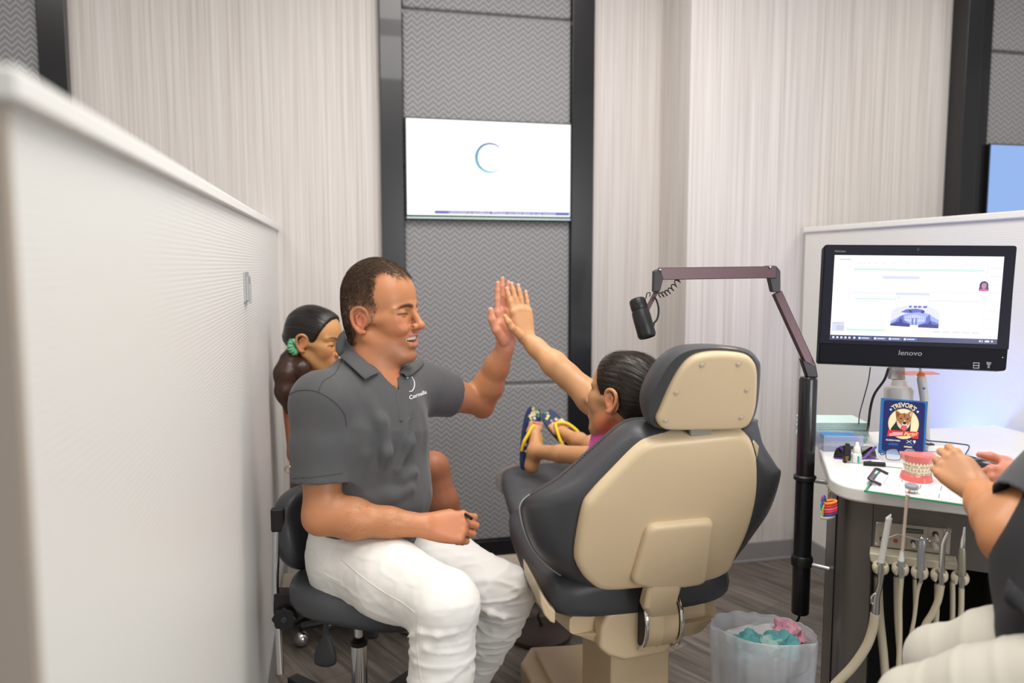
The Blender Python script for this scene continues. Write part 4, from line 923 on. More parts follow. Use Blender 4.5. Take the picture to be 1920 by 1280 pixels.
# eyeglasses
eg = thing('eyeglasses', 'thin framed clear eyeglasses in front of the blue flyer', 'eyeglasses', tuple(on(1690, 862, Z=CT)))
ed = (on(1690, 866, Z=CT)-Vector(CO)).dot(Vector(cf))
def ce(x, y, dd=0): return P(1640+x/10.24, 735+y/10.24, ed+dd)
for pts in ([(220, 1130), (300, 1090), (420, 1095), (470, 1170), (500, 1240), (470, 1300), (250, 1290), (215, 1220)], [(570, 1110), (640, 1080), (740, 1090), (790, 1150), (800, 1230), (760, 1280), (600, 1285), (550, 1200)]):
    MB().tube(closed_spline([ce(*p) for p in pts], 3), .0009, 6, closed=True).build('rim', mat('gunmetal', (.06, .045, .05), .25, .8), eg)
    MB().prism(closed_spline([ce(*p) for p in pts], 2), chv*.0006).build('lens', mat('lens_clear', (.6, .7, .9), .05, alpha=.18), eg)
MB().tube([ce(495, 1190), ce(530, 1170), ce(555, 1180)], .001, 6).build('bridge', 'gunmetal', eg)
MB().tube(spline([ce(215, 1180), ce(130, 1200, .02), ce(90, 1130, .06)]), .0012, 6).build('temple_arm', 'gunmetal', eg)
MB().tube(spline([ce(800, 1180), ce(820, 1120, .02), ce(790, 1080, .05)]), .0012, 6).build('temple_arm', 'gunmetal', eg)
# clipboard with papers
mat('board_green', (.02, .42, .16), .4, alpha=.9); mat('paper', (.80, .79, .80), .8); mat('ink', (.16, .16, .2), .8); mat('ink_red', (.75, .25, .22), .8); mat('ink_light', (.50, .50, .56), .8)
cbT = [on(1622, 926, Z=CT), on(1629, 884, Z=CT), on(1760, 868, Z=CT), on(1880, 966, Z=CT)]
cbT = [on(1620, 924, Z=CT), on(1630, 884, Z=CT)]
v0 = on(1620, 922, Z=CT+.001); v1 = on(1629, 884, Z=CT+.001); v2 = on(1815, 950, Z=CT+.001)
ax = (v2-v0).normalized(); ay = (v1-v0); ay = (ay-ax*ay.dot(ax)).normalized(); az = Z0
CB = frame(v0, ax, ay, az)
clb = thing('clipboard', 'clear green-edged clipboard holding dental chart sheets on the counter', 'clipboard', tuple(v0))
def cbox(lo, hi, mt, nm, par=None, bev=0, M=CB):
    t = MB(); t.box(lo, hi); bmesh.ops.transform(t.bm, matrix=M, verts=t.bm.verts); return t.build(nm, mt, par or clb, bev=bev)
cbox((0.004, .002, 0), (.25, .222, .003), 'acrylic', 'board', bev=.001)
cbox((0, 0, 0), (.004, .225, .0032), 'board_green', 'board_edge'); cbox((0, 0, 0), (.26, .002, .0032), 'board_green', 'board_edge')
pp1 = cbox((.008, .003, .0032), (.29, .222, .0042), 'paper', 'chart_sheet', bev=0)
M2 = CB @ Matrix.Translation((.02, .006, .0044)) @ Matrix.Rotation(.02, 4, 'Z')
pp2 = cbox((.0, .0, .0), (.28, .212, .0006), 'paper', 'chart_sheet', M=M2)
random.seed(3)
for k in range(11):
    x = .045+k*.021
    y = .012
    while y < .19:
        L_ = random.uniform(.01, .05)
        if random.random() < .6: cbox((x, y, .0007), (x+.0018, y+L_, .0010), 'ink_light' if random.random() < .5 else 'ink', 'chart_line', pp2, M=M2)
        y += L_+random.uniform(.008, .03)
cbox((.068, .02, .0007), (.072, .15, .0010), 'ink_red', 'chart_line', pp2, M=M2)
for k in range(8):
    cbox((.10+k*.017, .012, .0007), (.108+k*.017, .0135, .0009), 'ink', 'chart_tick', pp2, M=M2)
cl = cbox((-.004, .06, .003), (.008, .165, .006), 'steel', 'clip_plate', bev=.001)
cp3 = [CB @ Vector(p) for p in ((.028, .055, .008), (.006, .055, .016), (.0, .06, .018), (.0, .165, .018), (.006, .17, .016), (.028, .17, .008))]
MB().tube(cp3, .0035, 10).build('clip', mat('clip_dark', (.10, .07, .10), .3, .6), clb)
lo = MB().prism([CB @ Vector(p) for p in ((.008, .065, .0055), (.03, .065, .0055), (.03, .16, .0055), (.008, .16, .0055))], Z0*.002).build('clip_label', 'paper', clb)
# loose sheet by the mouse
ls = MB(); LS = frame(on(1790, 925, Z=CT+.0002), Vector((.76, -.5, 0)).normalized(), Vector((.5, .76, 0)).normalized(), Z0)
ls.box((0, 0, 0), (.16, .22, .0008)); bmesh.ops.transform(ls.bm, matrix=frame(on(1850, 930, Z=CT+.0002), Vector((.85, .5, 0)).normalized(), Vector((-.5, .85, 0)).normalized(), Z0), verts=ls.bm.verts)
tag(ls.build('paper_sheet', 'paper', None), 'loose white paper sheet right of the assistant\'s hand on the counter', 'paper')
# teeth model
mat('gum', (.72, .17, .15), .22, coat=.3, noisy=.08, nscale=60); mat('tooth', (.82, .72, .52), .25)
tc_ = on(1722, 902, Z=CT+.0045); TD = (tc_-Vector(CO)).dot(Vector(cf)); cv2 = (Vector(CO)-tc_); cv2.z = 0; cv2.normalize(); te = Z0.cross(cv2).normalized()
rotm = Matrix.Rotation(.32, 3, 'Z'); cv2 = rotm @ cv2; te = rotm @ te
tm = thing('teeth_model', 'pink jaw model with cream teeth and metal braces standing on the clipboard', 'teeth model', tuple(tc_))
TF = frame(tc_, te, cv2, Z0)       # x right, y towards viewer
def arch(t, sx, sy): a = math.pi*t; return (sx*math.cos(math.pi-a), sy*math.sin(a))   # t 0..1 left to right
def gumblock(z0, z1, s0, s1, mt, nm, dy=0):
    b = MB()
    rings = []
    for z, s in ((z0, s0*.97), (z0+.001, s0), (z0*.6+z1*.4, (s0+s1)/2), (z1-.001, s1), (z1, s1*.95)):
        ring = [TF @ Vector((arch(k/30, .034*s, .042*s)[0], arch(k/30, .034*s, .042*s)[1]-.015+dy, z)) for k in range(31)]
        ring += [TF @ Vector((.034*s*(1-2*k/6), -.015-.012+dy, z)) for k in range(0, 7)]
        rings.append(ring)
    return loft(b, rings).build(nm, mt, tm, auto=50)
gumblock(0, .020, 1.05, .93, 'gum', 'lower_gum'); gumblock(.044, .066, .90, 1.12, 'gum', 'upper_gum', 0)
for nm, z0, z1, s, n in (('lower_teeth', .017, .032, .90, 12), ('upper_teeth', .029, .048, .97, 12)):
    b = MB()
    for k in range(n):
        t = (k+.5)/n*.92+.04; x, y = arch(t, .0315*s, .040*s); x2, y2 = arch(t+.01, .0315*s, .040*s)
        tang = Vector((x2-x, y2-y, 0)).normalized(); nrm = Vector((tang.y, -tang.x, 0)); nrm = -nrm if nrm.y < 0 and abs(nrm.y) > abs(nrm.x) else nrm
        w = .0042
        Mx = TF @ frame(Vector((x, y-.015, (z0+z1)/2)), tang, Vector((-tang.y, tang.x, 0)), Z0)
        b.ball((0, 0, 0), 1, Mx @ Matrix.Diagonal((w, .0035, (z1-z0)/2*1.15, 1)), 12)
    b.build(nm, 'tooth', tm)
    wz = z0+.006 if nm == 'lower_teeth' else z1-.008
    wire = [TF @ Vector((arch(t/40, .0345*s, .0435*s)[0], arch(t/40, .0345*s, .0435*s)[1]-.015, wz)) for t in range(1, 40)]
    MB().tube(wire, .0007, 6).build('arch_wire', 'steel', tm)
    bb = MB()
    for k in range(n):
        t = (k+.5)/n*.92+.04; x, y = arch(t, .0345*s, .0435*s); x2, y2 = arch(t+.01, .0345*s, .0435*s); tang = Vector((x2-x, y2-y, 0)).normalized()
        bb.box((-.0014, -.0012, -.0016), (.0014, .0012, .0016), TF @ frame(Vector((x, y-.015, wz)), tang, Vector((-tang.y, tang.x, 0)), Z0))
    bb.build('brackets', 'steel', tm)
# little grey cap on prongs in front of the model
gc = on(1709, 925, Z=CT+.005); gt = thing('grey_cap', 'small grey oval cap on thin prongs in front of the jaw model', 'cap', tuple(gc))
gd = (gc-Vector(CO)).dot(Vector(cf))
cc = P(1709, 912, gd)
MB().lathe([(.012, 0), (.0145, .001), (.0148, .007), (.0135, .009), (.007, .0092), (.006, .0082), (.001, .0082)], align(cc-Z0*.004, (0, -.15, 1)), 28).build('cap', mat('cap_grey', (.30, .32, .34), .4), gt)
for px in (1698, 1703, 1715, 1720): MB().tube([cc+crv*((px-1709)*gd/1480), P(px, 927, gd)], .0006, 6).build('prong', 'steel', gt)
# mouse pad and mouse
mat('pad_black', (.012, .012, .016), .7)
mp_ = MB().prism(round_poly([on(1738, 882, Z=CT), on(1752, 862, Z=CT), on(1815, 856, Z=CT), on(1905, 880, Z=CT), on(1860, 915, Z=CT)], .012, 4), Z0*.0045)
tag(mp_.build('mouse_pad', 'pad_black', None, bev=.001), 'black mouse pad lying behind the jaw model', 'mouse pad')
mz = on(1842, 888, Z=CT+.0045); 
ms = thing('computer_mouse', 'large rounded black trackball mouse on the black mouse pad', 'mouse', tuple(mz))
def mfn(u, v):
    a = 2*math.pi*u; r = math.sin(v*math.pi/2*.999+.001) ; x = .052*r*math.cos(a); y = .036*r*math.sin(a); z = .038*math.cos(v*math.pi/2)**.75
    return mz+crv*x+chv*y+Z0*z
MB().grid(mfn, 40, 16, True).build('mouse_shell', 'black_gloss', ms)
MB().tube([mfn(.80, .62)+Z0*.0005, mfn(.9, .7)+Z0*.0005, mfn(.95, .8)], .0008, 6).build('button_seam', 'silver_text', ms); MB().tube([mfn(.86, .35)+Z0*.0005, mfn(.95, .45)+Z0*.0005, mfn(.0, .6)+Z0*.0005], .0008, 6).build('button_seam', 'silver_text', ms)
# white charging unit with the curing wand behind the flyer, and cable
dv0 = on(1772, 846, Z=CT); DR_ = frame(dv0, crv, chv, Z0)
un = thing('charging_base', 'white flat charging base on the counter right of the blue flyer', 'charger', tuple(dv0))
cbox((-.055, -.01, 0), (.035, .06, .017), 'white_paint', 'base', un, .005, DR_); text('tech', frame(dv0+crv*.016-chv*.0103+Z0*.008, crv, Z0, -chv), .007, 'ink_light', 'logo_lettering', un)
cbox((-.048, .0, .017), (-.03, .03, .021), 'dark_plastic', 'dock', un, .001, DR_)
wd = thing('curing_wand', 'grey white curing light wand with orange shield standing behind the flyer', 'curing light', tuple(on(1733, 835, Z=CT)))
wD = 2.2
wp = [P(1737, 830, wD), P(1736, 790, wD), P(1733, 745, wD), P(1728, 710, wD), P(1727, 700, wD)]
MB().tube(wp, [.0095, .0095, .012, .0125, .008], 18).build('wand_body', mat('wand_grey', (.50, .49, .48), .35), wd)
MB().tube([P(1727, 705, wD), P(1728, 698, wD)], [.0115, .008], 18).build('orange_tip', mat('orange', (.75, .16, .02), .4), wd)
MB().tube([P(1727, 700, wD), P(1725.5, 690, wD)], .0035, 12).build('light_guide', 'wand_grey', wd)
MB().prism([P(1700, 701, wD-.0), P(1727, 699.5, wD), P(1762, 700, wD), P(1762, 702, wD), P(1727, 703, wD), P(1702, 703.5, wD)], chv*.045).build('orange_shield', mat('orange_clear', (.9, .16, .06), .2, alpha=.6), wd)
MB().ball(P(1733, 728, wD-.0125), .0032).build('button', 'box_blue', wd)
cbx = spline([P(1731, 818, 2.2), P(1738, 825, 2.17), P(1752, 827, 2.15), P(1775, 829, 2.12), P(1800, 832, 2.08), P(1816, 835, 2.05), on(1816, 842, Z=CT+.012), on(1811, 850, Z=CT+.008), on(1810, 858, Z=CT+.006)])
tag(MB().tube(cbx, .0018, 8).build('mouse_cable', mat('cable_blue', (.02, .10, .22), .4)), 'thin dark blue cable curving over the charging base to the mouse pad', 'cable')
# coloured elastic bands on a ring hanging from the cart
kr = on(1557, 930, X=1.165) if False else P(1556, 928, 1.83)
kc = thing('band_ring', 'bunch of coloured elastic bands on a metal ring hanging at the cart corner', 'ring of bands', tuple(kr))
MB().tube([kr+(crv*math.cos(a)*.004+Z0*math.sin(a)*.010) for a in [2*math.pi*k/16 for k in range(16)]], .0009, 6, closed=True).build('metal_ring', 'brass', kc)
MB().tube([kr+Z0*.01, kr+Z0*.018+chv*.03], .001, 6).build('hook', 'brass', kc)
cols = {'red': (.65, .03, .03), 'orange_b': (.85, .22, .03), 'teal_b': (.02, .40, .42), 'lime': (.50, .65, .06), 'violet': (.22, .06, .35), 'navy_b': (.03, .05, .3), 'pink_b': (.80, .12, .25), 'grey_b': (.45, .42, .38)}
for n_k, c in cols.items(): mat(n_k, c, .5)
lst = [('teal_b', -12, 8, 1), ('violet', -11, 1, 1), ('navy_b', -10, 6, 1), ('lime', -9, 18, 1), ('orange_b', 1, 3, 2), ('red', 1, 9, 2), ('pink_b', 1, 14, 2), ('red', 1, 19, 2), ('navy_b', 1, 24, 2), ('grey_b', -3, 30, 2)]
for nmc, dx, dy, kd in lst:
    c = P(1555+dx, 938+dy, 1.82)
    if kd == 2: pts = [c+crv*.0135*math.cos(a)+chv*.010*math.sin(a)+Z0*.003*math.cos(a) for a in [2*math.pi*k/20 for k in range(20)]]
    else: pts = [c+crv*.006*math.cos(a)+Z0*.013*math.sin(a)+chv*.004*math.cos(a) for a in [2*math.pi*k/20 for k in range(20)]]
    MB().tube(pts, .0034 if kd == 2 else .002, 8, closed=True).build('elastic_band', nmc, kc)
text('xxxxxx', frame(P(1557, 961, 1.80), crv, Z0, -chv), .006, 'card_white', 'band_lettering', kc) if False else None

# ------------------------------------------------------------------ bodies: smooth implicit surfaces meshed once
def V3(p): return np.array(p, dtype=np.float64)
class SDF:
    def __init__(s): s.ops = []
    def _add(s, kind, prm, lo, hi, k, mode): s.ops.append((kind, prm, np.array(lo), np.array(hi), k, mode)); return s
    def cone(s, a, b, ra, rb, k=.02, mode=1, flat=None):
        a = V3(a); b = V3(b); r = max(ra, rb)*1.05+k
        return s._add('c', (a, b, ra, rb, flat), np.minimum(a, b)-r, np.maximum(a, b)+r, k, mode)
    def chain(s, pts, rr, k=.02, mode=1, flat=None):
        for i in range(len(pts)-1): s.cone(pts[i], pts[i+1], rr[i], rr[i+1], k, mode, flat)
        return s
    def ell(s, c, r, B=None, k=.02, mode=1):
        c = V3(c); r = np.array(r, float); m = r.max()+k
        return s._add('e', (c, r, np.eye(3) if B is None else np.array(B, float)), c-m, c+m, k, mode)
    def plane(s, p, n, lo, hi, k=.004):      # cut away the side n points to, inside lo..hi
        return s._add('p', (V3(p), V3(n)), np.array(lo), np.array(hi), k, -1)
    def mesh(s, lo, hi, h):
        lo = np.array(lo, float); hi = np.array(hi, float)
        n = np.maximum(4, np.ceil((hi-lo)/h).astype(int))
        ax = [lo[i]+h*np.arange(n[i]+1) for i in range(3)]
        f = np.full([len(a) for a in ax], .06, np.float32)
        for kind, prm, blo, bhi, k, mode in s.ops:
            pad = 3*h
            i0 = [max(0, int(np.searchsorted(ax[i], blo[i]-pad))) for i in range(3)]
            i1 = [min(len(ax[i]), int(np.searchsorted(ax[i], bhi[i]+pad))) for i in range(3)]
            if any(b-a < 1 for a, b in zip(i0, i1)): continue
            sl = tuple(slice(a, b) for a, b in zip(i0, i1))
            X = [ax[0][sl[0]][:, None, None], ax[1][sl[1]][None, :, None], ax[2][sl[2]][None, None, :]]
            if kind == 'c':
                a, b, ra, rb, flat = prm; ba = b-a; L2 = max(ba@ba, 1e-12)
                q = [X[i]-a[i] for i in range(3)]
                t = np.clip((q[0]*ba[0]+q[1]*ba[1]+q[2]*ba[2])/L2, 0, 1)
                d = [q[i]-ba[i]*t for i in range(3)]
                if flat is not None:
                    fa = V3(flat[0]); w = (d[0]*fa[0]+d[1]*fa[1]+d[2]*fa[2])*(1/flat[1]-1)
                    d = [d[i]+fa[i]*w for i in range(3)]
                D = np.sqrt(d[0]**2+d[1]**2+d[2]**2)-(ra+(rb-ra)*t)
                if flat is not None: D = D*min(1, (1+flat[1])/2)
            elif kind == 'e':
                c, r, B = prm; q = [X[i]-c[i] for i in range(3)]
                l = [(q[0]*B[j][0]+q[1]*B[j][1]+q[2]*B[j][2]) for j in range(3)]
                k0 = np.sqrt(sum((l[j]/r[j])**2 for j in range(3))); k1 = np.sqrt(sum((l[j]/r[j]**2)**2 for j in range(3)))+1e-9
                D = k0*(k0-1)/k1
            else:
                p, nn = prm; D = -((X[0]-p[0])*nn[0]+(X[1]-p[1])*nn[1]+(X[2]-p[2])*nn[2])
            F_ = f[sl]
            if mode == 1:
                hh = np.maximum(k-np.abs(F_-D), 0)/k; f[sl] = np.minimum(F_, D)-hh*hh*k*.25
            else:
                D = -D; hh = np.maximum(k-np.abs(F_-D), 0)/k; f[sl] = np.maximum(F_, D)+hh*hh*k*.25
        ins = f < 0
        nx, ny, nz = ins.shape
        cs = np.zeros((nx-1, ny-1, nz-1), np.uint8)
        for a in (0, 1):
            for b in (0, 1):
                for c in (0, 1): cs += ins[a:nx-1+a, b:ny-1+b, c:nz-1+c]
        act = (cs > 0) & (cs < 8); idx = np.argwhere(act); N = len(idx)
        vid = np.full(act.shape, -1, np.int32); vid[act] = np.arange(N)
        acc = np.zeros((N, 3)); cnt = np.zeros(N)
        crn = [(a, b, c) for a in (0, 1) for b in (0, 1) for c in (0, 1)]
        for A in crn:
            for d in range(3):
                if A[d]: continue
                B = list(A); B[d] = 1
                fa = f[idx[:, 0]+A[0], idx[:, 1]+A[1], idx[:, 2]+A[2]]; fb = f[idx[:, 0]+B[0], idx[:, 1]+B[1], idx[:, 2]+B[2]]
                mk = (fa < 0) != (fb < 0)
                t = np.where(mk, fa/np.where(mk, fa-fb, 1), 0)
                pos = np.tile(np.array(A, float), (N, 1)); pos[:, d] += t
                acc[mk] += pos[mk]; cnt[mk] += 1
        Vv = lo+h*(idx+acc/np.maximum(cnt, 1)[:, None])
        Fs = []
        m0 = ins[:-1, 1:-1, 1:-1] != ins[1:, 1:-1, 1:-1]; g = np.argwhere(m0); i, j, k = g.T; fl = ins[i, j+1, k+1]
        Q = np.stack([vid[i, j, k], vid[i, j+1, k], vid[i, j+1, k+1], vid[i, j, k+1]], 1); Q[~fl] = Q[~fl][:, ::-1]; Fs.append(Q)
        m0 = ins[1:-1, :-1, 1:-1] != ins[1:-1, 1:, 1:-1]; g = np.argwhere(m0); i, j, k = g.T; fl = ins[i+1, j, k+1]
        Q = np.stack([vid[i, j, k], vid[i, j, k+1], vid[i+1, j, k+1], vid[i+1, j, k]], 1); Q[~fl] = Q[~fl][:, ::-1]; Fs.append(Q)
        m0 = ins[1:-1, 1:-1, :-1] != ins[1:-1, 1:-1, 1:]; g = np.argwhere(m0); i, j, k = g.T; fl = ins[i+1, j+1, k]
        Q = np.stack([vid[i, j, k], vid[i+1, j, k], vid[i+1, j+1, k], vid[i, j+1, k]], 1); Q[~fl] = Q[~fl][:, ::-1]; Fs.append(Q)
        return Vv, np.concatenate(Fs)
def merge(parts):
    Vs = []; Fs = []; o = 0
    for V, F in parts: Vs.append(V); Fs.append(F+o); o += len(V)
    return np.concatenate(Vs), np.concatenate(Fs)
def vnormals(V, F):
    a = V[F[:, 2]]-V[F[:, 0]]; b = V[F[:, 3]]-V[F[:, 1]]; n = np.cross(a, b); N = np.zeros_like(V)
    for i in range(4): np.add.at(N, F[:, i], n)
    return N/(np.linalg.norm(N, axis=1)[:, None]+1e-12)
def raw_mesh(name, V, F, mt, parent=None, col=None, smooth=True):
    me = bpy.data.meshes.new(name); k = F.shape[1]
    me.vertices.add(len(V)); me.vertices.foreach_set('co', V.astype(np.float32).ravel())
    me.loops.add(F.size); me.loops.foreach_set('vertex_index', F.astype(np.int32).ravel())
    me.polygons.add(len(F)); me.polygons.foreach_set('loop_start', np.arange(0, F.size, k, dtype=np.int32)); me.polygons.foreach_set('loop_total', np.full(len(F), k, np.int32))
    me.polygons.foreach_set('use_smooth', [smooth]*len(F)); me.update(calc_edges=True)
    if col is not None:
        at = me.color_attributes.new('Col', 'FLOAT_COLOR', 'POINT'); c4 = np.ones((len(V), 4), np.float32); c4[:, :3] = col; at.data.foreach_set('color', c4.ravel())
    me.materials.append(MT[mt]); o = bpy.data.objects.new(name, me); COL.objects.link(o)
    if parent is not None: adopt(o, parent)
    return o
def pnoise(V, sc, seed=0, aniso=None):
    q = V*np.array(sc if not isinstance(sc, (int, float)) else (sc,)*3)+seed*7.3
    # smooth value noise, vectorised
    i = np.floor(q).astype(np.int64); f = q-i; f = f*f*(3-2*f)
    def hsh(a, b, c):
        n = (a*374761393+b*668265263+c*2147483647+seed*1013)&0xffffffff
        n = ((n ^ (n >> 13))*1274126177)&0xffffffff; n = n ^ (n >> 16)
        return (n&0xffff)/32768.0-1
    r = 0
    for a in (0, 1):
        for b in (0, 1):
            for c in (0, 1):
                w = (f[:, 0] if a else 1-f[:, 0])*(f[:, 1] if b else 1-f[:, 1])*(f[:, 2] if c else 1-f[:, 2])
                r = r+w*hsh(i[:, 0]+a, i[:, 1]+b, i[:, 2]+c)
    return r
def paint(col, V, c, r, rgb, B=None, soft=.5, amt=1.0):
    q = V-V3(c)
    if B is not None: q = q@np.array(B, float).T
    d = np.sqrt(((q/np.array(r if hasattr(r, '__len__') else (r,)*3))**2).sum(1))
    w = np.clip((1+soft-d)/(2*soft), 0, 1)[:, None]*amt; w = w*w*(3-2*w) if amt >= 1 else w
    return col*(1-w)+np.array(rgb)*w
def skinmat(name, rough=.48, sss=.12, bump=.05):
    m = mat(name, (.6, .4, .3), rough, spec=.42, sss=sss); nt = m.node_tree; b = nt.nodes['Principled BSDF']
    at = nt.nodes.new('ShaderNodeVertexColor'); at.layer_name = 'Col'; nt.links.new(at.outputs[0], b.inputs['Base Color'])
    tc = nt.nodes.new('ShaderNodeTexCoord'); n = nt.nodes.new('ShaderNodeTexNoise'); n.inputs['Scale'].default_value = 380; nt.links.new(tc.outputs['Object'], n.inputs['Vector'])
    bp = nt.nodes.new('ShaderNodeBump'); bp.inputs['Strength'].default_value = bump; bp.inputs['Distance'].default_value = .001; nt.links.new(n.outputs['Fac'], bp.inputs['Height']); nt.links.new(bp.outputs[0], b.inputs['Normal'])
    return m
skinmat('skin', .42)
def basis(f, u):
    f = Vector(f).normalized(); l = Vector(u).cross(f).normalized(); u = f.cross(l); return f, l, u
class Head:
    lash = .0013
    def __init__(s, O, f, u, sc, dz=0): s.dz = dz; s.O = Vector(O); s.f, s.l, s.u = basis(f, u); s.sc = sc; s.B = [tuple(s.f), tuple(s.l), tuple(s.u)]
    def p(s, x, y, z):
        if x > .055 and s.dz:
            if -.086 < z < -.045: z += s.dz+.0085
            elif -.045 <= z < -.0255: z += s.dz+.004
            elif -.0255 <= z < .0195: z += s.dz+(.0045 if abs(y) > .014 else .001)
            elif z < .034: z += s.dz-.010*min(1, max(0, abs(y)-.02)/.03)
        return s.O+(s.f*x+s.l*y+s.u*z)*s.sc
    def local(s, V): return ((V-V3(s.O))@np.array(s.B).T)/s.sc
    def rot(s, ry=0, rz=0):
        """basis rotated about local y (pitch) then z"""
        M = Matrix.Rotation(ry, 3, 'Y') @ Matrix.Rotation(rz, 3, 'Z'); A = Matrix((s.f, s.l, s.u)).transposed() @ M
        return [tuple(A.col[i]) for i in range(3)]
def build_head(S, H, smile=1.0, male=1.0, closed=1.0):
    sc = H.sc; p = H.p; E = lambda c, r, k=.02, mode=1, B=None: S.ell(p(*c), [q*sc for q in r], B or H.B, k, mode)
    Cn = lambda a, b, ra, rb, k=.012, mode=1: S.cone(p(*a), p(*b), ra*sc, rb*sc, k, mode)
    E((-.009, 0, .043+.009*max(male, 0)), (.094, .076, .082+.015*max(male, 0))); E((-.042, 0, .0), (.050, .058, .055), .03)
    E((.040, 0, .040+.008*max(male, 0)), (.049, .061, .055+.008*max(male, 0)), .03); E((.034, 0, -.032), (.056, .055, .072), .03)
    for y in (-1, 1):
        E((.060, y*.036, -.022), (.027, .025, .027), .02)
        Cn((.066, y*.044, -.004), (.012, y*.068, .0), .012, .009, .02)
        Cn((-.002, y*.058, -.042), (.064, y*.022, -.094), .014+.003*male, .016+.002*male, .022)
        Cn((.088, y*.010, .027), (.070, y*.052, .028), .0075+.002*male, .007, .012)
        E((.100, y*.032, .006), (.018, .020, .013), .012, -1)
    E((.078, 0, -.098), (.019, .024+.004*male, .018), .018); E((.024, 0, -.066), (.050, .044, .028), .025)
    E((.077, 0, -.058), (.022, .030, .026), .02)
    Cn((.088, 0, .022), (.112, 0, -.020), .0075, .0098, .008)
    E((.1145, 0, -.026), (.0105, .0115, .0095), .006)
    for y in (-1, 1):
        E((.102, y*.0135, -.029), (.0105, .0075, .0085), .006)
        E((.106, y*.0065, -.0385), (.005, .0035, .004), .003, -1)
        # lids over the eyeball
        E((.0745, y*.032, .0085-.0025*closed), (.0140, .0165, .0105+.0010*closed), .004)
        E((.0730, y*.032, -.0005-.0015*(1-closed)), (.0135, .0165, .0068), .004)
        Cn((.0925, y*.020, .0185), (.083, y*.046, .0165), .0016, .0012, .006, -1)
        # smile folds
        if smile > .5:
            Cn((.100, y*.019, -.030), (.086, y*.041, -.058), .0030, .0022, .007, -1)
            E((.078, y*.034, -.034), (.017, .014, .014), .012)
    w = .026+.007*smile
    zc = -.060+.014*smile
    Cn((.080, -w, zc), (.095, -.010, -.0535), .0028, .0048, .005); Cn((.095, -.010, -.0535), (.0965, 0, -.055), .0048, .0042, .005)
    Cn((.080, w, zc), (.095, .010, -.0535), .0028, .0048, .005); Cn((.095, .010, -.0535), (.0965, 0, -.055), .0048, .0042, .005)
    lo = -.066-.013*smile
    Cn((.080, -w, zc-.002), (.092, -.014, lo), .0035, .0060, .005); Cn((.092, -.014, lo), (.0940, 0, lo-.001), .0060, .0065, .005)
    Cn((.080, w, zc-.002), (.092, .014, lo), .0035, .0060, .005); Cn((.092, .014, lo), (.0940, 0, lo-.001), .0060, .0065, .005)
    if smile > .5: S.ell(p(.094, 0, -.0645), (.018*sc, .029*sc, .0072*sc), H.B, .003, -1)
    else: S.ell(p(.100, 0, -.0605), (.010*sc, .024*sc, .0012*sc), H.B, .002, -1)
    for y in (-1, 1):
        B = H.rot(.25, y*.30)
        S.ell(p(-.010, y*.0765, -.002), (.019*sc, .0055*sc, .031*sc), B, .004)
        path = [(.006, .076, -.012), (.012, .079, .010), (.006, .083, .026), (-.010, .087, .031), (-.025, .088, .022), (-.028, .087, .004), (-.022, .084, -.014), (-.010, .080, -.028), (.002, .077, -.028)]
        sp1 = spline([(a, y*b, c) for a, b, c in path], 3); rr_ = np.interp(np.linspace(0, 8, len(sp1)), range(9), (.003, .0032, .0036, .004, .004, .0038, .0036, .0052, .004))
        S.chain([p(*q) for q in sp1], [r*sc for r in rr_], .004)
        S.chain([p(-.006, y*.083, .020), p(-.016, y*.085, .008), p(-.014, y*.083, -.010)], [.0025*sc]*3, .003)
        S.ell(p(-.005, y*.0855, -.001), (.0085*sc, .0065*sc, .012*sc), B, .003, -1)
        S.ell(p(.007, y*.078, -.003), (.004*sc, .005*sc, .006*sc), B, .003)
def head_paint(col, V, H, lips=(.50, .16, .13), brow=(.05, .03, .02), browamt=.85, lash=(.03, .02, .018), cheek=(.60, .17, .10), beard=0, smile=1, ear=(.62, .17, .10)):
    sc = H.sc; p = H.p; B = H.B; pt = lambda c, r, rgb, soft=.5, amt=1.0: paint(col, V, p(*c), [q*sc for q in r], rgb, B, soft, amt)
    if beard:
        col = pt((.045, 0, -.085), (.055, .070, .040), (.25, .125, .08), .35, beard)
        col = pt((.09, 0, -.046), (.02, .03, .009), (.25, .125, .08), .4, beard)
    for y in (-1, 1):
        col = pt((.072, y*.042, -.022), (.022, .02, .018), cheek, .6, .38); col = pt((-.01, y*.084, -.002), (.024, .010, .034), ear, .4, .55)
    col = pt((.115, 0, -.025), (.014, .016, .013), cheek, .6, .4)
    for y in (-1, 1):
        for k in range(7):
            t = k/6; col = pt((.094-.020*t*t-.004*t, y*(.013+.040*t), .0265+.006*math.sin(t*2.6)), (.009, .0058, .0046-.0018*t), brow, .55, browamt)
        for k in range(6):
            t = k/5; col = pt((.0885-.006*abs(t-.4)-.004*t, y*(.017+.034*t), .0015+H.lash+.0015*math.sin(t*3.1)), (.007, .0044, .0021), lash, .6, .9)
    w = .026+.006*smile; zc = -.060+.012*smile; lo = -.066-.013*smile
    for y in (-1, 1):
        for k in range(6):
            t = k/5
            col = pt((.097-.016*t*t, y*w*t, -.054*(1-t)+zc*t), (.007, .0042, .0034), lips, .5, .8)
            col = pt((.094-.013*t*t, y*w*t, lo*(1-t*t)+zc*t*t), (.007, .0046, .0052), lips, .5, .8)
    return col
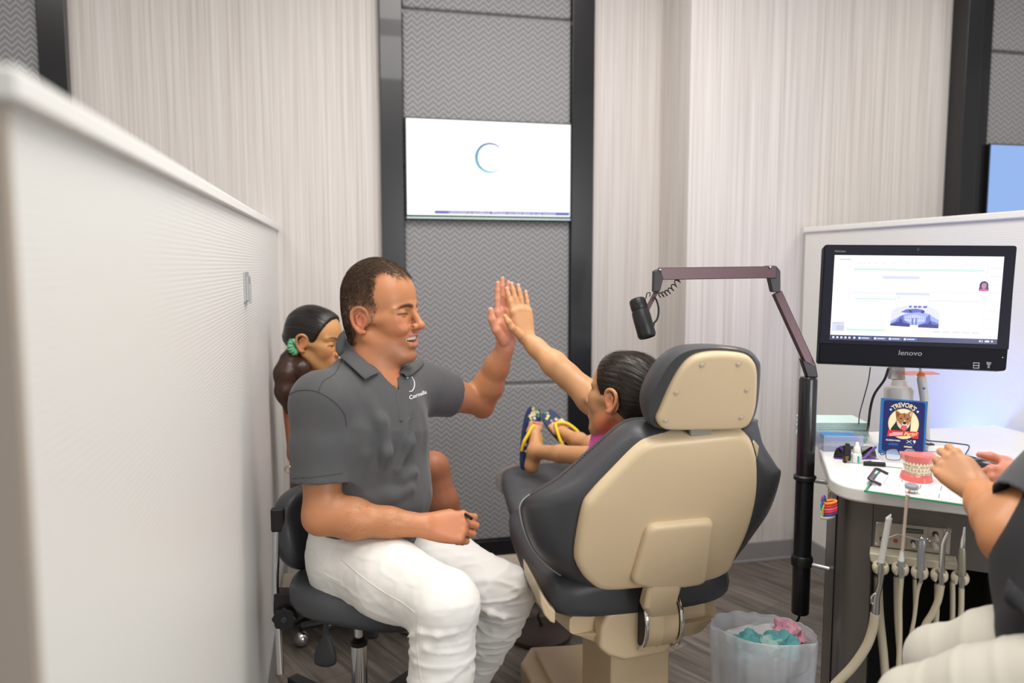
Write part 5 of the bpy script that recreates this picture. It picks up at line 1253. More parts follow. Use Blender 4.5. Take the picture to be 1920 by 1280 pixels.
def hand(S, W, up, lat, L, curl=(0, 0, 0, 0), spread=(.08, .02, -.05, -.12), thumb=None, k=.004, thick=1.0, c2=None):
    """W wrist, up towards the finger tips, lat towards the thumb side; palm looks along nrm. Returns finger tips."""
    up = Vector(up).normalized(); lat = (Vector(lat)-up*Vector(lat).dot(up)).normalized(); s = L/.19
    nrm = thumb['palm']*1.0 if thumb and 'palm' in thumb else up.cross(lat)
    if isinstance(nrm, Vector): nrm = (nrm-up*nrm.dot(up)-lat*nrm.dot(lat)).normalized()
    q = lambda a, b, c=0: W+(up*a+lat*b+nrm*c)*s
    kn = [q(.096, .030), q(.100, .010), q(.096, -.011), q(.087, -.031)]
    for i, kp_ in enumerate(kn):
        S.cone(q(.004, .014-.009*i), kp_, .0165*s, .0118*s*thick, .014)
    S.ell(q(.045, -.002, .006), (.045*s, .036*s, .014*s), [tuple(up), tuple(lat), tuple(nrm)], .012)
    S.cone(q(.02, .018, .008), q(.062, .034, .006), .016*s, .012*s, .012)      # thenar
    S.cone(q(.015, -.018, .006), q(.070, -.030, .004), .014*s, .011*s, .012)
    tips = []; lens = [(.040, .025, .020), (.045, .029, .021), (.042, .027, .020), (.033, .020, .018)]
    for i in range(4):
        r0 = (.0092, .0092, .0088, .0078)[i]*s*thick; d = (up*math.cos(spread[i])+lat*math.sin(spread[i])).normalized(); pos = kn[i]
        cl = curl[i] if hasattr(curl[i], '__len__') else (curl[i]*.8, curl[i], curl[i]*.7)
        S.ell(kn[i]-nrm*.002*s, (.0105*s,)*3, None, .006)
        for j in range(3):
            a = cl[j]; ax = d.cross(nrm).normalized(); 
            M = Matrix.Rotation(-a, 3, ax) ; d2 = (M @ d)
            if d2.dot(nrm) < d.dot(nrm): d2 = Matrix.Rotation(a, 3, ax) @ d
            nn = (Matrix.Rotation(d.angle(d2) if a else 0, 3, d.cross(d2)) @ nrm) if a and d.cross(d2).length > 1e-6 else nrm
            nxt = pos+d2*lens[i][j]*s
            S.cone(pos, nxt, r0*(1-.09*j), r0*(1-.09*(j+1)), k if j else .006)
            pos = nxt; d = d2; nrm_f = nn
            nrm_save = nrm; nrm = nn
        nrm = nrm if False else (thumb['palm']-up*thumb['palm'].dot(up)-lat*thumb['palm'].dot(lat)).normalized() if thumb and 'palm' in thumb else up.cross(lat)
        tips.append((pos, d, nrm_f, r0*.75))
    th = thumb.get('pts') if thumb else None
    if th is None: th = [(.022, .022, .008), (.052, .050, .016), (.080, .066, .018), (.104, .074, .018)]
    P_ = [x if isinstance(x, Vector) else q(*x) for x in th]
    S.chain(P_, [.0145*s, .0118*s, .0105*s, .0082*s], .007)
    tips.append((P_[-1], (P_[-1]-P_[-2]).normalized(), nrm, .008*s))
    return tips
def nails(tips, parent, s=1.0, rgb='nail'):
    b = MB()
    for pos, d, n, r in tips:
        side = d.cross(n).normalized(); c = pos-n*r*.86+d*r*.1
        b.ball((0, 0, 0), 1, frame(c, side*r*.72, d*r*.95, -n*r*.22), 10)
    return b.build('fingernails', rgb, parent)
mat('nail', (.62, .36, .29), .25); mat('eye_white', (.75, .73, .70), .15); mat('iris_brown', (.05, .025, .012), .1); mat('teeth_white', (.82, .79, .72), .2); mat('mouth_dark', (.12, .025, .02), .6)
def eyes(H, parent, iris=True):
    for y in (-1, 1):
        c = H.p(.0735, y*.032, .0045)
        e = MB().ball(c, .0122*H.sc).build('eye', 'eye_white', parent)
        if iris: MB().ball(c+(H.f*.0088-H.u*.003)*H.sc, .0056*H.sc).build('iris', 'iris_brown', e)
def teeth(H, parent):
    sc = H.sc; b = MB()
    for k in range(8):
        y = (k-3.5)*.0064; w = .0031; x = .0905-10*y*y
        yaw_ = 20*y; tx = (H.f*math.cos(yaw_)+H.l*math.sin(yaw_)).normalized(); ty = H.u.cross(tx)
        b.ball((0, 0, 0), 1, frame(H.p(x, y, -.0615), tx*.0030*sc, ty*w*1.12*sc, H.u*.0062*sc), 12)
    b.build('teeth', 'teeth_white', parent)
    MB().ball((0, 0, 0), 1, frame(H.p(.076, 0, -.064), H.f*.010*sc, H.l*.024*sc, H.u*.009*sc)).build('mouth_inside', 'mouth_dark', parent)
def strands(name, roots, dirs, norms, length, r, mt, parent, seg=4, grav=None, lift=.3, jitter=.25, rng=None, bend=None):
    """short tapering hairs as three-sided spikes"""
    rng = rng or np.random.RandomState(1); n = len(roots)
    L = np.asarray(length).reshape(-1, 1)*(1-.35*rng.rand(n))[:, None]
    D = dirs+jitter*rng.randn(n, 3); D -= norms*(D*norms).sum(1)[:, None]; D /= np.linalg.norm(D, axis=1)[:, None]+1e-9
    side = np.cross(D, norms)
    Vs = []; pts = []
    for k in range(seg+1):
        t = k/seg
        pts.append(roots+D*L*t+norms*(L*lift*math.sin(t*2.2)*.6-.0008))
    for k in range(seg):
        rr = r*(1-k/seg*.8)
        for a in range(3):
            th = 2*math.pi*a/3; Vs.append(pts[k]+(side*math.cos(th)+norms*math.sin(th))*rr)
    Vs.append(pts[-1]); V = np.stack(Vs, 1); m_ = seg*3+1
    fc = []
    for k in range(seg-1):
        for a in range(3): b = (a+1) % 3; fc.append((k*3+a, k*3+b, (k+1)*3+b)); fc.append((k*3+a, (k+1)*3+b, (k+1)*3+a))
    k = seg-1
    for a in range(3): fc.append((k*3+a, k*3+(a+1) % 3, seg*3))
    F = (np.arange(n)[:, None, None]*m_+np.array(fc)[None]).reshape(-1, 3)
    return raw_mesh(name, V.reshape(-1, 3), F, mt, parent)
def hairmat(name, c1, c2, rough=.4):
    m = mat(name, c1, rough, spec=.4); nt = m.node_tree; b = nt.nodes['Principled BSDF']
    tc = nt.nodes.new('ShaderNodeTexCoord'); n = nt.nodes.new('ShaderNodeTexNoise'); n.inputs['Scale'].default_value = 160; nt.links.new(tc.outputs['Object'], n.inputs['Vector'])
    c = ramp_node(nt, n.outputs['Fac'], [(.35, c1), (.65, c2)]); nt.links.new(c, b.inputs['Base Color'])
hairmat('hair_brown', (.045, .026, .016), (.12, .075, .045)); hairmat('hair_grey', (.30, .24, .19), (.55, .48, .42)); hairmat('hair_dark', (.012, .008, .006), (.035, .022, .015), .32); hairmat('hair_black', (.008, .006, .006), (.02, .014, .012), .3)
def fabricmat(name, col, rough=.85, scale=900, bump=.15, sheen=.25, nz=.04):
    m = mat(name, col, rough, sheen=sheen, noisy=nz, nscale=8, bump=bump, bscale=scale); return m
fabricmat('polo_grey', (.070, .071, .074), sheen=.12); fabricmat('polo_dark', (.060, .062, .067)); fabricmat('white_denim', (.755, .735, .695), nz=.015, bump=.1); fabricmat('cream_denim', (.50, .475, .41), nz=.02, bump=.1)
fabricmat('scrub_grey', (.050, .053, .060)); fabricmat('black_cloth', (.010, .010, .012), sheen=.03); fabricmat('pink_cloth', (.72, .06, .36)); fabricmat('tank_brown', (.12, .045, .03))
mat('thread_dark', (.045, .046, .05), .8); mat('thread_white', (.70, .66, .58), .7)
def bounds(pts, pad):
    A = np.array([list(p) for p in pts]); return A.min(0)-pad, A.max(0)+pad

# ================================================================== the seated man
man = thing('person', 'man in dark grey polo and white trousers seated on a stool, smiling, hand raised', 'person', (.15, 2.1, 0))
fH = (crv*math.cos(R(21))-chv*math.sin(R(21))+Z0*.0).normalized()
HM = Head(P(713, 597, 2.11), fH, Z0, 1.06, .0075)
def C2(px, py, D): return P(px, py, D)
pel = C2(676, 1035, 2.17); mid = C2(694, 915, 2.15); che = C2(690, 800, 2.13); nb = C2(694, 692, 2.13)
shR = C2(607, 757, 1.975); shL = C2(783, 728, 2.29); elR = C2(604, 968, 1.95); wrR = C2(795, 985, 1.97); elL = C2(902, 752, 2.46); wrL = C2(947, 652, 2.37)
SM = SDF()
build_head(SM, HM, 1.0, 1.0, 1.0)
SM.chain([HM.p(-.030, 0, -.035), HM.p(-.034, 0, -.10), nb+fw*-.01-Z0*.03], [.056, .057, .073], .03)
SM.cone(HM.p(.0, 0, -.08), nb+fw*.034-Z0*.02, .024, .034, .03)
SM.cone(P(700, 688, 2.09), P(722, 728, 2.085), .056, .050, .04); SM.cone(nb-Z0*.05, che, .09, .12, .04, flat=(tuple(fw), .8)); SM.cone(shR, shL, .06, .06, .04)
# right arm
SM.chain([shR, shR.lerp(elR, .5), elR], [.055, .052, .044], .02)
f1 = elR.lerp(wrR, .30)
SM.chain([elR, f1, elR.lerp(wrR, .65), wrR], [.042, .048, .036, .029], .02)
SM.ell(elR+Vector((-.012, 0, -.004)), (.030, .03, .03), None, .02)
SM.cone(elR+Z0*.02, f1+Z0*.01, .040, .040, .02)
# left arm
SM.chain([shL, shL.lerp(elL, .5), elL], [.052, .050, .043], .02)
SM.chain([elL, elL.lerp(wrL, .3), elL.lerp(wrL, .65), wrL], [.040, .046, .036, .028], .02)
SM.ell(C2(906, 768, 2.47), (.026, .026, .026), None, .02)
# left hand: palm to the right, seen edge on
upL = (C2(947, 520, 2.37)-C2(950, 640, 2.37)).normalized(); latL = (-chv*.80-crv*.60)
tL = hand(SM, wrL+upL*.006, upL, latL, .196, (.05, .03, .05, .08), (.06, .0, -.05, -.13), {'palm': (crv*.8-chv*.6), 'pts': [C2(944, 640, 2.34), C2(930, 618, 2.31), C2(922, 598, 2.30), C2(920, 581, 2.295)]})
# right hand resting on the thigh, fingers curled
upR = (crv*.97+chv*.20-Z0*.10).normalized(); latR = (Z0*.85+chv*.50)
tR = hand(SM, wrR+upR*.004, upR, latR, .186, ((.55, 1.05, .5), (.65, 1.1, .6), (.72, 1.1, .6), (.80, 1.1, .6)), (.02, .0, -.03, -.06), {'palm': (chv*.80-Z0*.55), 'pts': None or [(.022, .020, .012), (.052, .036, .030), (.078, .034, .040), (.10, .022, .044)]}, thick=1.08)
parts = []
lo, hi = bounds([HM.p(.13, .1, .14), HM.p(-.12, -.1, -.11), HM.p(0, .1, .14), HM.p(.13, -.1, -.11), HM.p(-.12, .1, .14), HM.p(-.12, .1, -.11)], .01); parts.append(SM.mesh(lo, hi, .0021))
lo2, hi2 = bounds([nb, che, shR, shL, shL.lerp(elL, .5), elR.lerp(shR, .4)], .08); hi2[2] = max(hi2[2], lo[2]+.012); parts.append(SM.mesh(lo2, hi2, .0045))
lo, hi = bounds([elR, wrR, elR.lerp(shR, .5), wrR+upR*.14], .058); parts.append(SM.mesh(lo, hi, .0028))
lo, hi = bounds([elL, shL.lerp(elL, .4)], .055); hi[2] = elL.z+.03; lo_ = lo; parts.append(SM.mesh(lo, hi, .003))
lo, hi = bounds([wrL, wrL+upL*.2, elL, C2(920, 600, 2.29)], .07); lo[2] = elL.z+.02; parts.append(SM.mesh(lo, hi, .0023))
V, F = merge(parts)
base = np.array((.475, .203, .093)); col = np.tile(base, (len(V), 1))
n_ = pnoise(V, 18, 1)[:, None]; col = col*(1+.05*n_)
loc = HM.local(V); x, y, z = loc.T
nearhead = (np.abs(loc) < .2).all(1)
# reddish neck and forearms
col = paint(col, V, tuple(nb+Z0*.02+fw*.05), .09, (.54, .18, .09), None, .6, .5)
col = paint(col, V, tuple(wrL+upL*.1), .12, (.74, .34, .22), None, .3, .75)
col = paint(col, V, tuple(wrR+upR*.07), .08, (.54, .20, .10), None, .5, .6)
col = head_paint(col, V, HM, lips=(.60, .22, .18), brow=(.05, .03, .02), browamt=.9, beard=.38, smile=1)
# scalp under the hair
nz = pnoise(loc, 90, 3)*.006+pnoise(loc, 200, 5)*.003
ay_ = np.abs(y)
def hairmask(x, y, z, nz):
    ay = np.abs(y)
    side = (x < .024+.010*np.exp(-((z-.030)/.018)**2)-.006*np.clip((z-.05)/.05, 0, 1)+nz) & (z > np.where(x > -.012, -.012, np.where(x > -.03, .030-.06, -.058)))
    side &= ~((x > -.032) & (x < .006) & (z < .026) & (ay > .066))
    side &= z < .11
    topm = (z > .095) & (x < np.where(ay < .030, .072, .072-(ay-.030)*2.2)+nz)
    low = (x < -.03) & (z > -.062)
    return side | topm | low
hm = hairmask(x, y, z, nz) & nearhead & (z > -.07)
thin = np.clip((x-.0)/.06, 0, 1)*(z > .09)
softm = sum(hairmask(x+a, y, z+b, nz*1.5).astype(float) for a, b in ((0, 0), (.004, 0), (-.004, 0), (0, .004), (0, -.004), (.008, .0), (0, .007)))/7
fade = np.where((x > -.045), np.clip((z-.0)/.055, .30, 1), 1)
w = np.where(nearhead & (z > -.07), softm*(.75-.45*thin)*fade, 0)[:, None]
col = col*(1-w)+np.array((.10, .060, .040))*w
body = raw_mesh('body', V, F, 'skin', man, col)
N_ = vnormals(V, F)
rs = np.random.RandomState(4)
earz = (ay_ > .066) & (x > -.036) & (x < .016) & (z < .036)
cand = np.where(hm & ~earz)[0]; prob = (1-.7*thin[cand]); prob /= prob.sum()
pick = rs.choice(cand, 19000, p=prob); rt = V[pick]; nn_ = N_[pick]; lc = loc[pick]
back = -V3(HM.f)+V3(HM.u)*-.1
top_ = np.clip((lc[:, 2]-.07)/.04, 0, 1)[:, None]
dirs = (back*.5-V3(HM.u)*.8)*(1-top_)+(V3(HM.f)*.9+V3(HM.l)*-.2)*top_
keep_ = rs.rand(len(lc)) < np.where(lc[:, 0] > -.045, np.clip(lc[:, 2]/.055, .40, 1), 1)
rt, nn_, lc, dirs, top_ = rt[keep_], nn_[keep_], lc[keep_], dirs[keep_], top_[keep_]
grey = (lc[:, 0] > -.020) & (lc[:, 2] < .040) & (rs.rand(len(lc)) < .70)
lenA = .013
strands('hair', rt[~grey], dirs[~grey], nn_[~grey], (.012+.012*top_[~grey]), .00042, 'hair_brown', man, 3, lift=.42, jitter=.4, rng=rs)
strands('sideburn', rt[grey], dirs[grey], nn_[grey], np.float64(.008), .00032, 'hair_grey', man, 3, lift=.2, jitter=.35, rng=rs)
eyes(HM, man, False); teeth(HM, man); nails(tR[:4], man)
# forearm hair
sel = rs.choice(len(V), 90000); q = V[sel]
def alongm(q, a, b, lo_=.05, hi_=.95, rad=.075):
    a = V3(a); b = V3(b); t = ((q-a)@(b-a))/((b-a)@(b-a)); d = np.linalg.norm(q-a-(b-a)*t[:, None], axis=1); return (t > lo_) & (t < hi_) & (d < rad)
mR = alongm(q, elR, wrR); mL = alongm(q, elL, wrL)
for mk, dr, nmx in ((mR, V3(wrR-elR), 2600), (mL, V3(wrL-elL), 1600)):
    ii = sel[mk][:nmx]; dd = np.tile(dr/np.linalg.norm(dr), (len(ii), 1))
    strands('arm_hair', V[ii], dd, N_[ii], np.float64(.013), .00013, 'hair_brown', man, 2, lift=.15, jitter=.28, rng=rs)
# polo shirt
SP = SDF(); ff = (tuple(fw), .74)
cfR = shR.lerp(elR, .70); cfL = shL.lerp(elL, .50)
SP.chain([shR, shR.lerp(elR, .35), cfR], [.070, .074, .077], .03); SP.chain([shL, shL.lerp(elL, .25), cfL], [.062, .066, .068], .03)
dR = (elR-shR).normalized(); dL = (elL-shL).normalized()
# hollow sleeves, neck and hem
SP.cone(cfR-dR*.006, elR, .0705, .066, .006, -1); SP.cone(cfL-dL*.006, elL, .0615, .058, .006, -1)
SP.plane(cfR, dR, *bounds([cfR], .105), k=.004); SP.plane(cfL, dL, *bounds([cfL+dL*.05], .085), k=.004)
SP.cone(pel+Z0*.03+fw*.015, mid, .150, .172, .05, flat=(tuple(fw), .84)); SP.cone(mid, che, .172, .188, .05, flat=(tuple(fw), .80)); SP.cone(che, nb-Z0*.075, .186, .13, .05, flat=(tuple(fw), .76))
SP.ell(mid+fw*.045-Z0*.02, (.12, .13, .12), None, .05)
SP.cone(shR, shL, .066, .064, .05); SP.cone(nb-Z0*.050-fw*.02, shR, .062, .062, .05); SP.cone(nb-Z0*.050-fw*.01, shL, .062, .060, .05)
# folds
def fold(S, pts, r=.008, k=.02): S.chain([Vector(p) for p in pts], [r*.3]+[r]*(len(pts)-2)+[r*.3], k)
nrmS = -chv
def sh_pt(px, py, D): return P(px, py, D)
for pts, r in (([(690, 745, 1.99), (715, 790, 1.97), (725, 850, 1.97), (700, 905, 1.99)], .012), ([(660, 800, 1.97), (680, 850, 1.965), (668, 920, 1.98)], .010),
               ([(770, 915, 2.03), (735, 928, 2.0), (690, 930, 1.99), (655, 915, 1.995)], .008), ([(780, 885, 2.05), (750, 893, 2.02), (715, 890, 2.0)], .006), ([(650, 760, 1.96), (662, 800, 1.955), (655, 870, 1.96)], .010),
               ([(775, 770, 2.03), (770, 830, 2.02), (745, 880, 2.0)], .008),):
    fold(SP, [P(*p) for p in pts], r*.55, .03)
# neck and hem
SP.chain([nb+Z0*.07-fw*.015, nb+Z0*.0+fw*.0], [.070, .064], .006, -1); [SP.cone(P(714, 672, D_), P(742, 732, D_-.01), .027, .009, .005, -1) for D_ in (1.94, 1.97, 2.0, 2.03, 2.06)]
hem = C2(700, 955, 2.05)
bp0 = (pel+Z0*.012); hn = (-Z0+fw*-.16).normalized()
SP.plane(bp0, hn, *bounds([pel], .30), k=.006)
lo, hi = bounds([pel, nb, shR, shL, cfR, cfL], .10); lo[0] -= .06; hi[0] += .05; hi[1] += .06; lo[1] -= .04
Vp, Fp = SP.mesh(lo, hi, .0042)
Np = vnormals(Vp, Fp)
dsp = .0035*pnoise(Vp, (9, 9, 5), 11)+.002*pnoise(Vp, (20, 20, 12), 12)+.0012*pnoise(Vp, (45, 45, 22), 13)
Vp = Vp+Np*dsp[:, None]
polo = raw_mesh('polo_shirt', Vp, Fp, 'polo_grey', man)
# surface points for seams, collar, logo
from mathutils.bvhtree import BVHTree
def bvh(V, F): return BVHTree.FromPolygons([tuple(v) for v in V], [tuple(f) for f in F])
BP = bvh(Vp, Fp)
def hit(B, px, py, off=.0012):
    d = Vector(ray(px, py)).normalized(); h = B.ray_cast(Vector(CO), d)
    return (h[0]+h[1]*off if h[1].dot(d) < 0 else h[0]-h[1]*off) if h[0] is not None else None
def seam(B, pts, r, mt, parent, name='seam', n=6, off=.0004):
    out = [hit(B, *p, off) for p in [(v.x, v.y) for v in spline([(a, b, 0) for a, b in pts], n)]]
    out = [o for o in out if o is not None]
    if len(out) > 2: return MB().tube(out, r, 6).build(name, mt, parent)
seam(BP, [(642, 672), (628, 700), (606, 715), (597, 735)], .0010, 'thread_dark', polo)
seam(BP, [(532, 760), (545, 738), (570, 731), (597, 735), (625, 752), (645, 775), (650, 800)], .0011, 'thread_dark', polo)
seam(BP, [(540, 897), (580, 895), (620, 890), (643, 886)], .0007, 'thread_dark', polo)
seam(BP, [(749, 790), (747, 760), (743, 735)], .0010, 'thread_dark', polo)
# collar: a folded band around the neck
def collar(u, v):
    a = R(28)+u*R(304); a = a   # angle from facing direction
    c = nb+fw*(.012)-Z0*(.012)
    dirc = (fw*math.cos(a)+sd*math.sin(a))
    opn = math.cos(a)         # 1 at the front
    rin = .070+.002*opn; z = .040-.045*max(0, opn)**1.5+.012*max(0, -opn)
    if v < .35: t = v/.35; rr = rin-.004*(1-t); zz_ = z-.03*(1-t)
    elif v < .45: t = (v-.35)/.1; rr = rin+.006*t; zz_ = z+.003*math.sin(math.pi*t)
    else: t = (v-.45)/.55; rr = rin+.006+.030*t+.012*t*max(0, opn); zz_ = z-(.038+.030*max(0, opn)**3)*t-.002*t
    return c+dirc*rr+Z0*zz_+fw*(.02*max(0, opn)*t if v >= .45 else 0)
MB().grid(lambda u, v: collar(u, v*.44), 60, 8).build('collar_stand', 'polo_grey', polo, solid=.0022, auto=180)
BB = bvh(*merge([(Vp, Fp), (V, F)]))
def leaf(outer, inner, name, n=14, lift=.006):
    o_ = spline([(a, b_, 0) for a, b_ in outer], 5); i_ = spline([(a, b_, 0) for a, b_ in inner], 5); m_ = min(len(o_), len(i_)); g = []
    def rs_(L, k): t = k/(n-1)*(len(L)-1); q = int(min(t, len(L)-2)); return L[q].lerp(L[q+1], t-q)
    def fn(u, v):
        p0 = rs_(o_, u*(n-1)); p1 = rs_(i_, u*(n-1)); p = p0.lerp(p1, v)
        h = hit(BB, p.x, p.y, lift+.006*math.sin(math.pi*min(1, v*1.1))+.004*(1-v))
        return h if h is not None else P(p.x, p.y, 2.05)
    mb = MB(); mb.grid(fn, n*2, 10); o = mb.build(name, 'polo_grey', polo, solid=.0025, auto=180)
    md = o.modifiers.new('sm', 'SMOOTH'); md.iterations = 6; md.factor = .5
    return o
leaf([(634, 628), (628, 655), (645, 682), (664, 702), (681, 717)], [(648, 614), (654, 634), (671, 661), (692, 685), (712, 701)], 'collar')
leaf([(796, 682), (786, 692), (776, 700), (766, 706), (758, 711)], [(782, 676), (772, 681), (762, 686), (752, 692), (746, 699)], 'collar', lift=.003)
# placket and buttons
def stripp(pts, w, mt, name, parent, B=BP, off=.0016, n=8):
    ctr = [hit(B, *p, off) for p in [(v.x, v.y) for v in spline([(a, b, 0) for a, b in pts], n)]]; ctr = [c for c in ctr if c is not None]
    if len(ctr) < 3: return None
    return MB().tube(ctr, w, 8, flat=(tuple(crv*.3-chv*.95), .15)).build(name, mt, parent)
stripp([(743, 738), (745, 755), (748, 775), (750, 790)], .008, 'polo_grey', 'placket', polo, off=.0002)
# white ring logo on the chest
for pts, r in (([(762, 709), (765, 708)], .0014), ([(771, 706), (776, 715), (776, 725), (772, 733), (767, 734)], .0014)):
    out = [hit(BP, *p, .0012) for p in [(v.x, v.y) for v in spline([(a, b, 0) for a, b in pts], 5)]]; out = [o for o in out if o]
    if len(out) > 1: MB().tube(out, r, 6).build('chest_logo', 'card_white', polo)
hp_ = hit(BP, 781, 741, .004)
if hp_:
    tx_ = text('Cornella', frame(hp_, (crv*.75-chv*.1+Z0*.28-sd*0).normalized(), (Z0*.95-crv*.2).normalized(), -chv), .0145, 'card_white', 'chest_lettering', polo, bold=.0003)
    for v in tx_.data.vertices:
        d_ = (v.co-Vector(CO)).normalized(); h_ = BP.ray_cast(Vector(CO), d_)
        if h_[0] is not None: v.co = h_[0]-d_*.0014
# trousers
ST = SDF()
hipR = C2(650, 1045, 2.09); hipL = C2(715, 1005, 2.29); knR = C2(833, 1133, 1.82); knL = C2(952, 1112, 2.30); anR = C2(826, 1480, 1.86); anL = C2(893, 1255, 2.46)
ST.cone(pel+sd*-.07+fw*.02, pel+sd*.07+fw*.02, .104, .104, .04); ST.cone(pel+Z0*.04-sd*.06+fw*.01, pel+Z0*.04+sd*.06+fw*.01, .110, .110, .04)
ST.chain([hipR, hipR.lerp(knR, .5), knR], [.100, .094, .078], .03); ST.chain([hipL, hipL.lerp(knL, .5), knL], [.106, .097, .078], .03)
ST.chain([knR, knR.lerp(anR, .35), anR], [.078, .074, .062], .02); ST.chain([knL, knL.lerp(anL, .4), anL], [.076, .070, .058], .02)
for pts, r in (([(760, 1195, 1.80), (790, 1185, 1.76), (820, 1192, 1.745), (850, 1185, 1.75)], .007), ([(765, 1225, 1.80), (800, 1215, 1.765), (840, 1222, 1.755)], .006), ([(700, 1120, 1.90), (760, 1150, 1.82), (800, 1190, 1.775)], .007),
               ([(770, 1250, 1.81), (810, 1245, 1.775), (850, 1255, 1.765)], .006), ([(640, 1020, 1.99), (700, 1035, 1.93), (760, 1070, 1.86)], .008), ([(890, 1125, 2.24), (920, 1150, 2.22), (945, 1158, 2.22), (970, 1156, 2.24)], .008),
               ([(895, 1165, 2.3), (925, 1178, 2.28), (965, 1180, 2.29)], .007), ([(892, 1200, 2.36), (915, 1205, 2.345), (945, 1200, 2.36)], .006), ([(780, 1000, 2.1), (830, 1010, 2.12), (880, 1000, 2.17)], .007)):
    fold(ST, [P(*p) for p in pts], r*.6, .016)
ST.cone(pel+Z0*.10, pel+Z0*.20, .10, .10, .01, -1)
lo, hi = bounds([pel-sd*.2, pel+sd*.2, knR, knL, anR, anL, pel-fw*.13], .13); lo[2] = max(lo[2], .03); hi[2] = pel.z+.14
Vt, Ft = ST.mesh(lo, hi, .0045)
Nt = vnormals(Vt, Ft)
ridge = lambda q: (1-np.abs(q)*2.2).clip(0, 1)**2
legw = np.clip((pel.z+.02-Vt[:, 2])/.15, .25, 1)
dsp = .004*pnoise(Vt, (9, 9, 12), 21)+legw*(.0065*ridge(pnoise(Vt, (6, 6, 26), 25))+.0040*ridge(pnoise(Vt, (14, 14, 44), 26)))+.0008*pnoise(Vt, (50, 50, 70), 23)-.002
Vt = Vt+Nt*dsp[:, None]
tro = raw_mesh('trousers', Vt, Ft, 'white_denim', man); BT = bvh(Vt, Ft)
seam(BT, [(640, 1048), (680, 1082), (720, 1110), (755, 1130), (778, 1148)], .0010, 'thread_white', tro, 'side_seam'); seam(BT, [(606, 1073), (625, 1085), (640, 1090)], .0010, 'thread_white', tro, 'pocket_seam'); seam(BT, [(785, 1160), (782, 1200), (785, 1240), (790, 1275)], .0009, 'thread_white', tro, 'side_seam')
seam(BT, [(592, 1032), (596, 1045), (604, 1058)], .0008, 'thread_white', tro, 'pocket_seam')
# waistband
# shoes
mat('sneaker_black', (.02, .02, .022), .6); mat('lace_white', (.75, .74, .72), .8); mat('rubber_white', (.6, .6, .58), .6)
def shoe(an, toe_dir, nm='sneaker'):
    SS = SDF(); a = Vector((an.x, an.y, .05)); t = Vector((toe_dir.x, toe_dir.y, 0)).normalized()
    SS.chain([a-t*.045+Z0*-.003, a+t*.06-Z0*.008, a+t*.165-Z0*.014], [.042, .046, .038], .03, flat=((0, 0, 1), .85)); SS.cone(a, a+Z0*.06, .045, .04, .03)
    lo, hi = bounds([a-t*.05, a+t*.17], .06); lo[2] = .012
    V, F = SS.mesh(lo, hi, .004); o = raw_mesh(nm, V, F, 'sneaker_black', man)
    s_ = Vector((-t.y, t.x, 0))
    MB().prism(round_poly([a-t*.085+s_*.035, a+t*.20+s_*.035, a+t*.20-s_*.035, a-t*.085-s_*.035], .03, 5), Z0*.016).build('sole', 'rubber_white', o, bev=.003)
    for v in o.children[0].data.vertices: v.co.z -= .048
    for k in range(5):
        c = a+t*(.055+.018*k)+Z0*(.040-.004*k)
        MB().tube(spline([c-s_*.022-Z0*.006, c+Z0*.004, c+s_*.022-Z0*.006]), .0028, 6).build('lace', 'lace_white', o)
    for q in ((1, .02), (-1, .028), (1, .05)):
        c = a+t*.055+Z0*.045
        MB().tube(spline([c, c+s_*q[0]*.02+Z0*.016+t*q[1], c+s_*q[0]*.04+Z0*.002+t*q[1]*1.4, c+s_*q[0]*.02-Z0*.003]), .0024, 6).build('lace', 'lace_white', o)
    return o
shL_ = shoe(anL+chv*-.02+crv*.0, crv*.75-chv*.45); shoe(anR, crv*.5-chv*.85)
# pen in the right hand
pnA, pnB = P(869, 962, 2.0), P(884, 972, 1.97)
tag(MB().tube([pnA+(pnA-pnB)*.4, pnB], .0042, 12).build('pen', 'black_plastic'), 'short black pen held in the man\'s resting fist', 'pen')

# ================================================================== the girl in the dental chair
girl = thing('person', 'girl reclining in the dental chair, dark pulled back hair, giving a high five', 'person', (.85, 2.3, .6))
gf = (crv*-.76+chv*.65+Z0*.10).normalized(); gu = (Z0*.93-gf*.22+crv*.12).normalized()
HG = Head(P(1171, 748, 2.10), gf, gu, .98)
SG = SDF(); build_head(SG, HG, 0, -.6, 0)
gnb = P(1195, 830, 2.10)
SG.chain([HG.p(-.028, 0, -.04), gnb], [.046, .05], .03)
gsh = P(1160, 790, 2.17); gel = P(1062, 703, 2.27); gwr = P(987, 634, 2.335); gsl = gnb+crv*.13+chv*.02-Z0*.02
SG.chain([gnb-Z0*.02, gsh], [.055, .045], .03); SG.chain([gsh, gsh.lerp(gel, .5), gel], [.048, .043, .034], .02); SG.chain([gel, gel.lerp(gwr, .3), gel.lerp(gwr, .75), gwr], [.033, .035, .025, .0215], .02)
gup = (P(966, 538, 2.33)-gwr).normalized(); glat = (-crv*.85-chv*.45)
tG = hand(SG, gwr+gup*.004, gup, glat, .158, (.05, .04, .05, .06), (.03, .0, -.05, -.13), {'palm': (-crv*.55+chv*.8), 'pts': [P(974, 628, 2.315), P(960, 614, 2.295), P(953, 603, 2.29), P(947, 593, 2.29)]}, k=.003, thick=1.16)
